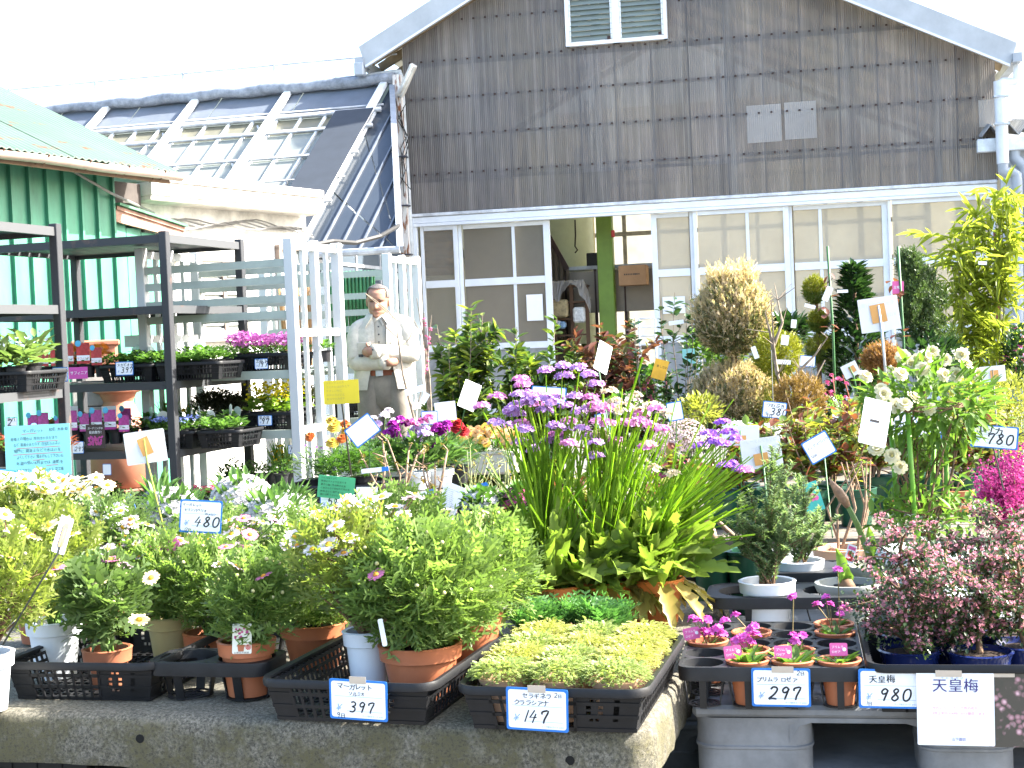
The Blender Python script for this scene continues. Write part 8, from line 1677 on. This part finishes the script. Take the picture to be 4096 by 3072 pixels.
for s_ in (-1, 1):
    part('ear', MB().lathe([(0, -.03), (.010, -.026), (.017, -.008), (.019, .010), (.014, .026), (0, .031)], 12, sx=.45), SKIN, hd_, False, smooth=1, mw=Matrix.Translation((s_*.075, .012, HH*.47)))
    mb = MB(); mb.lathe([(0, -.0035), (.009, -.002), (.0115, 0), (.009, .002), (0, .0035)], 12, sy=.35); part('eye', mb, M('dark eye', (.03, .022, .018), .3), hd_, False, smooth=1, mw=Matrix.Translation((s_*.031, -.0600, HH*.497)))
    mb = MB(); mb.tube([(s_*.016, -.0765, HH*.560), (s_*.030, -.0780, HH*.572), (s_*.047, -.066, HH*.562)], [.0025, .0035, .002], 6); part('eyebrow', mb, HAIR, hd_, False)
mb = MB(); mb.tube([(-.022, -.064, HH*.212), (-.010, -.0705, HH*.219), (.0, -.0715, HH*.217), (.010, -.0705, HH*.219), (.022, -.064, HH*.212)], [.0015, .0035, .0035, .0035, .0015], 6); part('mouth', mb, M('lips', (.34, .15, .12), .5), hd_, False, smooth=1)
# trousers, belt, shirt
def leg(s_):
    h = J['h'+s_]; k = J['k'+s_]; a_ = J['a'+s_]; q = 1 if s_ == 'L' else -1
    return loft([((q*.075, .0, 1.07), .098, .105, .115), ((q*.085, .0, .95), .103, .110, .125), ((q*.092, 0, .83), .096, .105, .115), ((k[0], k[1], k[2]), .078, .085, .085), ((a_[0], a_[1]-.01, .12), .068, .075, .075), ((a_[0], a_[1]-.01, .06), .07, .08, .08)], 20)
tr_ = part('trousers', loft([((-.005, 0, .80), .05, .06, .07), ((-.005, 0, .86), .12, .105, .12), ((-.005, 0, .96), .165, .112, .128), ((-.005, 0, 1.075), .158, .112, .122)], 28), TROU, man, False, smooth=1); part('trouser_leg', leg('R'), TROU, tr_, False, smooth=1); part('trouser_leg', leg('L'), TROU, tr_, False, smooth=1)
for s_ in ('R', 'L'): a_ = J['a'+s_]; part('shoe', loft([((a_[0], a_[1]-.05, 0), .045, .14, .10), ((a_[0], a_[1]-.05, .035), .046, .14, .10), ((a_[0], a_[1]-.03, .075), .04, .08, .08)], 16), M('dark shoe', (.04, .03, .025), .5), man, False, smooth=1)
zb_ = mp(1530, 1490).z
part('belt', loft([((-.01, 0, zb_-.018), .162, .116, .125), ((-.01, 0, zb_+.018), .163, .117, .126)], 28), BELT, man, False, smooth=40)
bk = mp(1517, 1492, -.122); part('buckle', MB().box((bk.x, -.121, bk.z), (.05, .012, .044), ch=.004), STEEL, man, False)
part('shirt', loft([((-.005, 0, zb_+.01), .158, .113, .122), ((0, 0, 1.2), .165, .118, .12), ((0, 0, 1.32), .17, .105, .11), ((-.01, .0, 1.41), .10, .075, .08), ((-.018, .0, 1.455), .062, .06, .062)], 28), SHIRT, man, False, smooth=1)
for k in range(6): part('shirt_button', MB().lathe([(0, 0), (.006, 0), (.006, .003), (0, .003)], 10), BUTT, man, False, mw=Matrix.Translation((-.012, -.117+.012*(k > 3)-(.01 if k < 3 else 0), 1.12+k*.052)) @ Matrix.Rotation(math.pi/2, 4, 'X'))
for s_ in (-1, 1): part('collar', MB().slab([(-.018+s_*.008, -.072, 1.43), (-.018+s_*.055, -.03, 1.475), (-.018+s_*.075, -.04, 1.44), (-.018+s_*.035, -.086, 1.385)], (0, -1, .1), .006), SHIRT, man, False)
# jacket: open front shell and sleeves
def jshell():
    mb = MB(); n = 40; rg = [(.955, .205, .145, .15, .52), (1.02, .203, .14, .15, .48), (1.10, .20, .138, .15, .38), (1.2, .205, .137, .145, .20), (1.30, .212, .128, .135, .19), (1.36, .205, .11, .125, .20), (1.40, .165, .095, .11, .26), (1.435, .10, .085, .095, .42), (1.465, .078, .082, .085, .55)]; vs = []
    for z, rx_, rf, rb_, op in rg:
        for j in range(n+1):
            a = -math.pi/2+op+(2*math.pi-2*op)*j/n; s = math.sin(a); wob = .004*math.sin(j*2.3+z*30)+.003*math.sin(j*.9-z*50); vs.append((-.012+(rx_+wob)*math.cos(a)+(.012 if z < 1.42 else 0), (rb_ if s > 0 else rf+wob)*s, z))
    fs = [(i*(n+1)+j, i*(n+1)+j+1, (i+1)*(n+1)+j+1, (i+1)*(n+1)+j) for i in range(len(rg)-1) for j in range(n)]; return mb.add(vs, fs)
jk = part('jacket', jshell(), JACK, man, False, smooth=1)
def sleeve(s_, e, w, nm_):
    s_, e, w = Vector(s_), Vector(e), Vector(w); pts = [Vector((s_.x*.45, s_.y, s_.z+.045)), s_+Vector((-s_.x*.06, 0, .0)), s_.lerp(e, .3), s_.lerp(e, .75), e+Vector((0, -.0, -.0)), e.lerp(w, .2), e.lerp(w, .6), w]; rr = [.045, .070, .074, .066, .062, .060, .054, .047]; f = []; g = []
    for i in range(len(pts)-1):
        for t in (0, .25, .5, .75): f.append(pts[i].lerp(pts[i+1], t)); g.append((rr[i]*(1-t)+rr[i+1]*t)*(1+random.uniform(-.05, .05)))
    f.append(pts[-1]); g.append(rr[-1]); f = [f[0]]+[(f[i-1]+f[i]*2+f[i+1])/4 for i in range(1, len(f)-1)]+[f[-1]]
    o = part(nm_, MB().tube(f, g, 16), JACK, jk, False, smooth=1)
    d = (w-e).normalized(); part('cuff', MB().tube([w-d*.05, w-d*.002], [.051, .050], 16), JACK, jk, False, smooth=1)
    for k in range(2): c = w-d*(.018+.03*k)+Vector((0, -.050, .012)); part('snap', MB().lathe([(0, 0), (.007, 0), (.006, .004), (0, .004)], 10), BUTT, jk, False, mw=Matrix.Translation(c) @ Matrix.Rotation(math.pi/2, 4, 'X'))
    return d
dR = sleeve(J['sR'], J['eR'], J['wR'], 'sleeve'); dL = sleeve(J['sL'], J['eL'], J['wL'], 'sleeve')
for s_ in (-1, 1):
    part('jacket_collar', MB().slab([(-.02+s_*.03, -.078, 1.455), (-.02+s_*.075, -.01, 1.472), (-.02+s_*.10, -.035, 1.43), (-.02+s_*.085, -.088, 1.372)], (0, -1, .2), .008), JACK, jk, False)
    part('pocket_flap', MB().box((s_*.115, -.112, 1.262), (.10, .012, .035), s_*.32, ch=.004), JACK, jk, False); part('pocket_seam', MB().box((s_*.115, -.114, 1.22), (.092, .008, .085), s_*.32, ch=.003), JACK, jk, False)
part('pocket_tab', MB().box((-.135, -.142, 1.19), (.03, .01, .018), -.3), BUTT, jk, False)
def hand(w, d, curl, side, nm_='hand'):
    w = Vector(w); d = Vector(d).normalized(); up = Vector((0, 0, 1)); nrm = d.cross(up).normalized(); mb = MB()
    mb.tube([w-d*.02, w+d*.02, w+d*.055, w+d*.085], [.024, .030, .034, .028], 12)
    for k in range(4):
        b0 = w+d*.078+up*(.026-.018*k); L2 = (.062, .072, .068, .052)[k]; p1 = b0+d*L2*.45+nrm*curl*.012; p2 = p1+d*L2*.35+nrm*curl*.022; p3 = p2+d*L2*.15+nrm*curl*.026; mb.tube([b0, p1, p2, p3], [.0095, .009, .008, .0055], 8)
    t0 = w+d*.03+up*.028; mb.tube([t0, t0+d*.025+up*.022, t0+d*.05+up*.028+nrm*curl*.01], [.011, .010, .0075], 8); part(nm_, mb, SKIN, man, False, smooth=1)
hand(Vector(J['wR'])+dR*.0, Vector((.5, .75, .1)), -1, 1); hand(Vector(J['wL'])+dL*.0, Vector((-.5, .8, -.05)), 1, -1)
# ================================================================ notices, tags and price cards on sticks
def sign(label, px, py, d, wp, hp, ang, draw=None, yaw=0., tilt=-.05, foot=None, smat=None, **k):
    """centre, size and tilt as measured on the photograph; d is its distance"""
    c = P(px, py, d); s = d/FOC; st = None
    if foot: f = P(foot[0], foot[1], foot[2] if len(foot) > 2 else d+.03); st = (f, smat or STAKE, 0, k.pop('sr', .0022))
    else: k.pop('sr', None)
    return card(label, c, wp*s, hp*s, draw, yaw, tilt, R(ang-2.4), stake=st, **k)
def lines(mat, rows, x=-.42, y=.36, dy=.12, sz=.06, jit=1, ul=(), mirror=False, **k):
    def f(S, w, h):
        for i, t in enumerate(rows): wr(S, mat, t, (x if not mirror else -x)*w, (y-dy*i)*h, sz*w, jit=jit, mirror=mirror, **k)
        for (x0, x1, i) in ul: ln_(S, REDP, x0*w, (y-dy*i-.03)*h, x1*w, (y-dy*i-.03)*h, .0006)
    return f
DKB = M('blue black ink', (.05, .08, .11), .6, 0); MATS[DKB.name] = DKB; TQC = M('turquoise paper', (.27, .68, .70), .5, .03, 2); YPC = M('yellow paper', (.72, .62, .05), .6, .05, 3, transl=.4); GPC = M('green paper', (.10, .50, .24), .5, .05, 3, transl=.2)
def tqd(S, w, h):
    rows = [('マーガレット', -.22, .36), ('和名 木春菊', .18, .37), ('庭植えの場合は 南向きの日だまり', -.41, .215), ('など 寒風のあたらず 日当たりのよい', -.37, .10), ('場所に 腐葉土などで水はけを', -.37, -.02), ('よくして下さい 霜よけもして下さいね', -.33, -.14), ('気温の低い4月までは 液肥を', -.34, -.26), ('与えて下さい  ハイポネックス 花工場', -.34, -.40)]
    for t, x, y in rows: wr(S, DKB, t, x*w, y*h, .055*w, jit=1.2, width=None if len(t) < 9 else .72*w)
    for x0, x1, y in ((-.24, 0, .33), (-.02, .32, .17), (-.33, .35, .055), (-.38, .38, -.065), (-.08, .1, -.185), (.12, .3, -.30)): ln_(S, REDP, x0*w, y*h, x1*w, (y+.01)*h, .0007)
sign('turquoise laminated notice of handwritten planting advice above the yellow daisies', 152, 1802, 4.5, 262, 206, 3, tqd, border=False, face=TQC, foot=(180, 2050, 3.7), name='notice_board_card')
ghost = lambda rows, **k: lines(GHOST, rows, mirror=True, jit=1, **k)
sign('white card seen from behind with kraft tape and long green stick among white stocks', 582, 1788, 3.9, 160, 130, 8, ghost(['マーガレット', 'モリンバ', '480'], sz=.13, dy=.25), yaw=.1, back=True, backtape=(.0, .002, .030, .048, .25), foot=(690, 2260, 3.75), sr=.0026, smat=M('yellow green stick', (.30, .36, .05), .5))
sign('blue bordered price card 480 stuck in the marguerites', 803, 2066, 3.55, 170, 132, -3, price([('マーガレット', -.44, .30, .62), ('モリンバベリオ', -.40, .15, .62), ('Wメロン', .10, .05, .5)], '480', '12', (-.38, -.46, .008), size=.0135, foot=False, num_h=.024, numx=-.016), foot=(825, 2300), smat=M('yellow green stick', (.30, .36, .05), .5))
sign('overexposed blank card with blue edge leaning in the white stocks', 500, 2045, 3.7, 130, 90, 32, None, yaw=-.6, foot=(430, 2200))
sign('blue edged card at the picture edge beside the turquoise notice', -10, 1935, 4.0, 130, 120, -8, None, yaw=.3, foot=(0, 2200))
sign('white card turned edge on, on a long dark wire from the leggy marguerite', 250, 2140, 2.95, 62, 150, -22, None, yaw=.9, border=False, back=True, backtape=(0, .0, .012, .05), foot=(10, 2580, 2.95), smat=STAKE_D, sr=.0022)
sign('yellow handwritten sheet on a wire before the man', 1365, 1568, 6.3, 142, 95, 3, lines(M('faint ink', (.45, .40, .08), .7, 0), ['ラナンキュラス', 'うえかたは日なたで', 'すずしい所に', '水はけのよい土', '夏はやすみます'], sz=.075, dy=.17), border=False, face=YPC, foot=(1405, 1900, 6.6), smat=STAKE_D, sr=.004)
sign('blank white card with blue rim tilted like a diamond beside the yellow sheet', 1450, 1722, 6.2, 120, 90, 38, None, foot=(1480, 1900, 6.3))
sign('green handwritten note hanging from the lavender tray', 1345, 1950, 5.8, 148, 92, -6, lines(INK, ['へくちなでさく', '寒地のヤナギで丈夫です', '暑さに強く冬の間は北風', 'にあたらない日なたで大丈夫', '鉢植えなら 霜がすこし', '庭には軒下がよい'], sz=.062, dy=.15), border=False, face=GPC, tilt=.15, foot=(1310, 2080, 5.8))
sign('price card 580 half covered by the green note', 1328, 2002, 5.83, 96, 62, 2, price([('ラベンダー', -.3, .2, .7)], '580', '2', (-.38, -.42, .012), size=.02, foot=False, num_h=.03, numx=-.02))
def fine(n=11): return lambda S, w, h: [wr(S, GHOST if False else DKB, 'のびた枝は切りもどして下さい春と秋', -w*.38, h*(.30-.06*i), w*.05, width=w*random.uniform(.4, .76)) for i in range(n)]
sign('blank white tag hanging on the thick pruned rose', 1468, 2000, 4.9, 86, 104, 0, None, border=False, name='hanging_tag', cat='plant tag'); sign('printed white tag hanging askew on the pruned rose', 1800, 1998, 4.8, 84, 128, -22, fine(), border=False, name='hanging_tag', cat='plant tag')
sign('brown tag picturing a yellow rose beside the blank tag', 1570, 2010, 4.95, 80, 100, -25, lambda S, w, h: [blob(S, YELP, w*TW(-.1, .2), h*TW(-.2, 0), w*.16, 9) for _ in range(6)], border=False, face=M('tag brown print', (.22, .12, .09), .5), name='hanging_tag', cat='plant tag')
for k, (px, py, a) in enumerate(((1500, 1880, 6), (1690, 1975, 14), (1900, 1950, 16))): sign(['white ribbon label with blue end on the thick pruned rose', 'white ribbon label with blue end between the roses', 'white ribbon label with blue end beside the printed tag'][k], px, py, 5.0, 110, 18, a, lambda S, w, h: tri_(S, BLUE, [(w*.25, -h*.5), (w*.5, -h*.5), (w*.5, h*.5), (w*.25, h*.5)]), border=False, name='ribbon_label', cat='plant tag')
sign('small card reading stock behind the magenta flowers', 1718, 1672, 7.4, 66, 56, 2, lines(INK, ['ストーク'], y=.0, sz=.2), foot=(1718, 1900)); sign('blank white sheet behind the stocks beside the osmanthus', 1782, 1645, 7.5, 84, 76, 6, None, border=False, foot=(1790, 1900))
sign('white printed card turned askew before the osmanthus', 1878, 1582, 6.4, 76, 112, -22, fine(), yaw=.5, border=False, foot=(1840, 1720, 6.5)); sign('narrow white card on a green stick above the tall statice', 2412, 1430, 4.6, 78, 120, -22, lines(INK, ['スターチス', '297'], y=.2, dy=.35, sz=.17), yaw=.75, border=False, foot=(2450, 1800, 3.9))
sign('blue framed card half hidden behind the lilac statice', 2195, 1580, 6.6, 140, 66, -4, lines(GHOST, ['クリスマスローズ'], y=.0), foot=(2200, 1900)); sign('blank blue edged card behind the pink statice', 2700, 1645, 6.3, 60, 76, 10, None, foot=(2700, 1900)); sign('small blue edged card low behind the lilac statice', 2410, 1690, 5.5, 50, 76, 14, None, foot=(2420, 1900))
sign('blue bordered price card 380 on a wire before the brown topiary', 3098, 1640, 6.6, 96, 66, -6, price([('つわぶき', -.36, .14, 1.0)], '380', '9', (-.34, -.46, .017), size=.022, foot=False, num_h=.030, numx=-.02), foot=(3085, 1400, 6.63), smat=STAKE_D)
sign('blue bordered card tilted upward on a dark green stick before the roses', 3275, 1790, 4.9, 112, 98, 30, lines(INK, ['インクイワバラ', '1200'], y=.1, dy=.36, sz=.13), foot=(3330, 2150, 4.4)); sign('white card from behind with kraft tape above the fine leaved shrub', 3046, 1812, 4.5, 162, 122, 8, ghost(['コリオナスデージー', 'ソリクラッカー', '1176'], sz=.1, dy=.24), back=True, backtape=(-.004, -.018, .045, .036, .05), foot=(3075, 2080, 4.2), sr=.003)
sign('white card from behind partly covered by the statice heads', 2962, 1742, 5.4, 150, 80, 1, ghost(['シクラメン'], sz=.1), back=True, backtape=(0, -.015, .04, .03), foot=(2965, 1950, 5.4)); sign('large white card from behind with kraft tape on a grey stick above the rust conifer', 3517, 1257, 6.3, 160, 136, 8, ghost(['モッコウバラ(黄)', '¥1280'], sz=.12, dy=.35, y=.25), back=True, backtape=(-.004, .004, .066, .080, .06), foot=(3545, 1520, 6.2), smat=STEEL, sr=.006)
sign('small white card from behind with kraft tape before the laurel', 3402, 1480, 6.6, 66, 56, 26, None, back=True, backtape=(.008, 0, .028, .03, .1), foot=(3430, 1580, 6.6), sr=.004); sign('white card from behind with kraft tape beside the banksia rose crown', 3970, 1496, 5.6, 104, 64, 5, ghost(['エリカ'], sz=.16, y=.1), back=True, backtape=(.006, -.004, .032, .036, .0), foot=(4000, 1900, 5.0), smat=STAKE_D, sr=.003)
sign('blue bordered price card 780 above the magenta heather', 3978, 1748, 4.05, 182, 92, -4, price([('エリカ', -.40, .13, 1.5)], '780', foot=True, size=.0165, num_h=.028, numx=-.022), yaw=-.2, foot=(4015, 1960, 4.1), smat=STAKE_D, backtape=None)
sign('blue bordered card half hidden behind the hanging banksia tag', 3610, 1690, 5.2, 110, 100, 24, lines(INK, ['350'], y=-.2, sz=.3), foot=(3620, 2000)); sign('white ribbon label with blue end beneath the banksia crown', 3730, 1740, 5.1, 130, 36, 3, lambda S, w, h: tri_(S, BLUE, [(w*.25, -h*.5), (w*.5, -h*.5), (w*.5, h*.5), (w*.25, h*.5)]), border=False, name='ribbon_label', cat='plant tag')
for k, (px, py, d, wp, hp, a, lab) in enumerate(((3130, 1448, 7.6, 66, 18, -2, 'white ribbon label on the bare plum stem'), (3310, 1175, 8.6, 26, 60, -24, 'white hanging tag on the dark green cane'), (3240, 1225, 8.6, 44, 14, -14, 'white ribbon label on the gold ball topiary'), (3370, 1165, 8.6, 44, 12, 2, 'white ribbon label right of the green cane'), (3175, 1295, 8.6, 22, 34, -6, 'small white tag left of the gold balls'), (3020, 1410, 8.1, 20, 50, 20, 'small white tag under the brown topiary'), (3140, 1360, 8.0, 30, 40, -8, 'small white card beside the bare plum'), (2705, 1290, 8.5, 60, 16, 8, 'white ribbon label with blue end on the camellia'), (3930, 1052, 9.3, 34, 14, -3, 'pale blue ribbon label on the bamboo culm'), (3380, 1665, 6.4, 100, 30, 6, 'white ribbon label with pale blue end below the bleeding heart'), (3230, 1445, 7.9, 62, 44, -4, 'small blue rimmed card behind the rust conifer'), (1660, 1560, 8.4, 80, 26, 16, 'white ribbon tag hanging before the man'), (1700, 1590, 8.3, 26, 40, -30, 'pale blue label on the sapling by the trolley'))): sign(lab, px, py, d, wp, hp, a, None, border=(k == 10), name='ribbon_label' if wp > hp else 'hanging_tag', cat='plant tag')
sign('orange yellow tag on the camellia beside the bronze shrub', 2640, 1478, 8.4, 56, 80, -16, lines(INK, ['金しだれ'], x=-.3, y=.1, sz=.2), border=False, face=M('orange paper', (.74, .40, .03), .6), name='hanging_tag', cat='plant tag'); sign('turquoise label behind the camellias', 2755, 1425, 9.0, 50, 60, 4, None, border=False, face=TQC, name='hanging_tag', cat='plant tag'); sign('round topped pink label beside the right hand green cane', 3592, 1150, 8.9, 46, 50, 0, lines(CARD, ['玉椿'], y=-.1, sz=.3), border=False, face=PINK, name='hanging_tag', cat='plant tag')
sign('purple and orange picture tag among the plum bonsai', 3880, 2290, 3.35, 66, 50, -14, lambda S, w, h: [blob(S, YELP, w*TW(-.2, .3), h*TW(-.3, .2), w*.12, 6) for _ in range(4)], tilt=-.8, border=False, face=M('violet tag', (.42, .14, .50), .5), name='plant_tag', cat='plant tag'); sign('teal topped picture tag behind the fine leaved shrub', 3245, 1990, 5.0, 80, 120, 18, lambda S, w, h: [blob(S, PINK, w*TW(-.2, .3), h*TW(-.3, .1), w*.14, 8) for _ in range(6)], border=False, face=M('teal tag', (.05, .42, .36), .5), name='plant_tag', cat='plant tag')
sign('tag picturing a pale pink rose in the dark green pot', 2800, 2080, 4.3, 90, 110, 8, lambda S, w, h: [blob(S, PINK, w*TW(-.3, .3), h*TW(-.3, .1), w*.2, 9) for _ in range(5)], border=False, face=M('pale rose print', (.72, .52, .55), .5), name='plant_tag', cat='plant tag')
for k, (px, y0, y1, d) in enumerate(((3310, 985, 1330, 8.7), (3592, 985, 1350, 8.9))):
    a = P(px, y0, d); q = P(px+22, y1, d); cn_ = thing('plant_cane', ['dark green cane with reddish twig left of the laurel', 'dark green cane right of the laurel'][k], 'cane', (q.x, q.y, 0)); part('cane', MB().tube([(0, 0, 0), (0, 0, q.z), Vector(a)-Vector((q.x, q.y, 0))], .008, 8), STAKE, cn_, False, smooth=1); f = Fol(); n = 14; f.put(OVW, np.stack([RNG.normal(-.03, .03, n), RNG.normal(0, .03, n), q.z+RNG.uniform(0, .38, n)], 1), rnd(n), size=.06); f.build('twig_leaves', BRZ, cn_)
# ---- cards on racks and trolleys
def rcard(label, rk, px, py, z, y, w, h, draw=None, border=True, face=None, roll=0, name='price_card'):
    p0 = WORLD[rk.name] @ Vector((0, y, z)); n = Matrix.Rotation(RZ1, 3, 'Z') @ Vector((0, 1, 0)); c = PP(px, py, p0, n); return card(label, c, w, h, draw, RZ1, -.03, roll, border=border, face=face, name=name)
def yen(t, y): return price([(t, -.40, .14, 1.0)], y, foot=False, size=.022, num_h=.03, numx=-.024)
rcard('price card 397 on the rack shelf tray', rk1, 498, 1474, 1.1, .025, .115, .078, yen('スカビオサ', '397')); rcard('pink shelf strip reading petunia name in white', rk1, 310, 1492, 1.1, -.03, .135, .068, lambda S, w, h: wr(S, CARD, 'サフィニア', -w*.36, -h*.12, .024, bold=.02), False, MAGENTA, name='shelf_strip')
rcard('price card 297 under the magenta packs', rk1, 312, 1790, .71, -.03, .075, .07, price([('アルエニー', -.42, .2, .9)], '297', foot=False, size=.013, num_h=.024, numx=-.022)); rcard('card ending in 2 left of the pink shelf strip', rk0, 240, 1498, 1.1, .85, .09, .075, yen('', '2'))
rcard('dark sign with white slogan over a heap of magenta petunias', rk1, 382, 1745, .71, -.02, .125, .135, lambda S, w, h: [wr(S, CARD, 'ガーデニングの', -w*.40, h*.30, .0145, bold=.02), wr(S, CARD, '最高傑作！', -w*.33, h*.12, .0185, bold=.02)]+[blob(S, MAGENTA if i % 3 else PINK, w*TW(-.38, .40), h*(TW(-.36, .0)), .006, 6) for i in range(70)], False, BROWNP, name='advert_card')
for k, px in enumerate((292, 436)): rcard(['white petunia advert in front of the heuchera, left of its twin', 'white petunia advert in front of the terracotta jar'][k], rk1, px, 1655, .71, .2, .10 if k else .07, .09, lambda S, w, h: [wr(S, PINK, 'サフィニア', -w*.40, h*.12, w*.16, bold=.01), blob(S, YELP, -w*.3, -h*.08, w*.09)]+[wr(S, DKB, 'どんどん花が咲いてひろがります', -w*.42, -h*(.22+.1*i), w*.06, width=w*.8) for i in range(3)], False, name='advert_card')
rcard('price card 197 on the tray of purple bedding', trA, 1045, 1455, 1.13, .02, .085, .06, yen('芝桜 トキワ', '197')); rcard('price card 97 on the tray of rape blossom', trA, 1060, 1682, .78, .02, .09, .06, yen('菜の花', '97')); rcard('price card 197 on the white basket at the trolley foot', trA, 1172, 1798, .40, .02, .06, .05, yen('ハーブ', '197')); rcard('blank card on the low rack tray', rk1, 428, 1878, .3, .0, .055, .065); rcard('small blue card on the trolley shelf end', trA, 915, 1455, 1.13, .02, .04, .07); rcard('faded paper sheet hung behind the seedlings on the rack', rk1, 530, 1365, 1.1, .8, .115, .075, lines(GHOST, ['花の苗'], y=0), False)
rcard('small card at the lungwort shelf', rk0, 48, 1690, .71, .4, .06, .05, yen('ルバ', '2'))
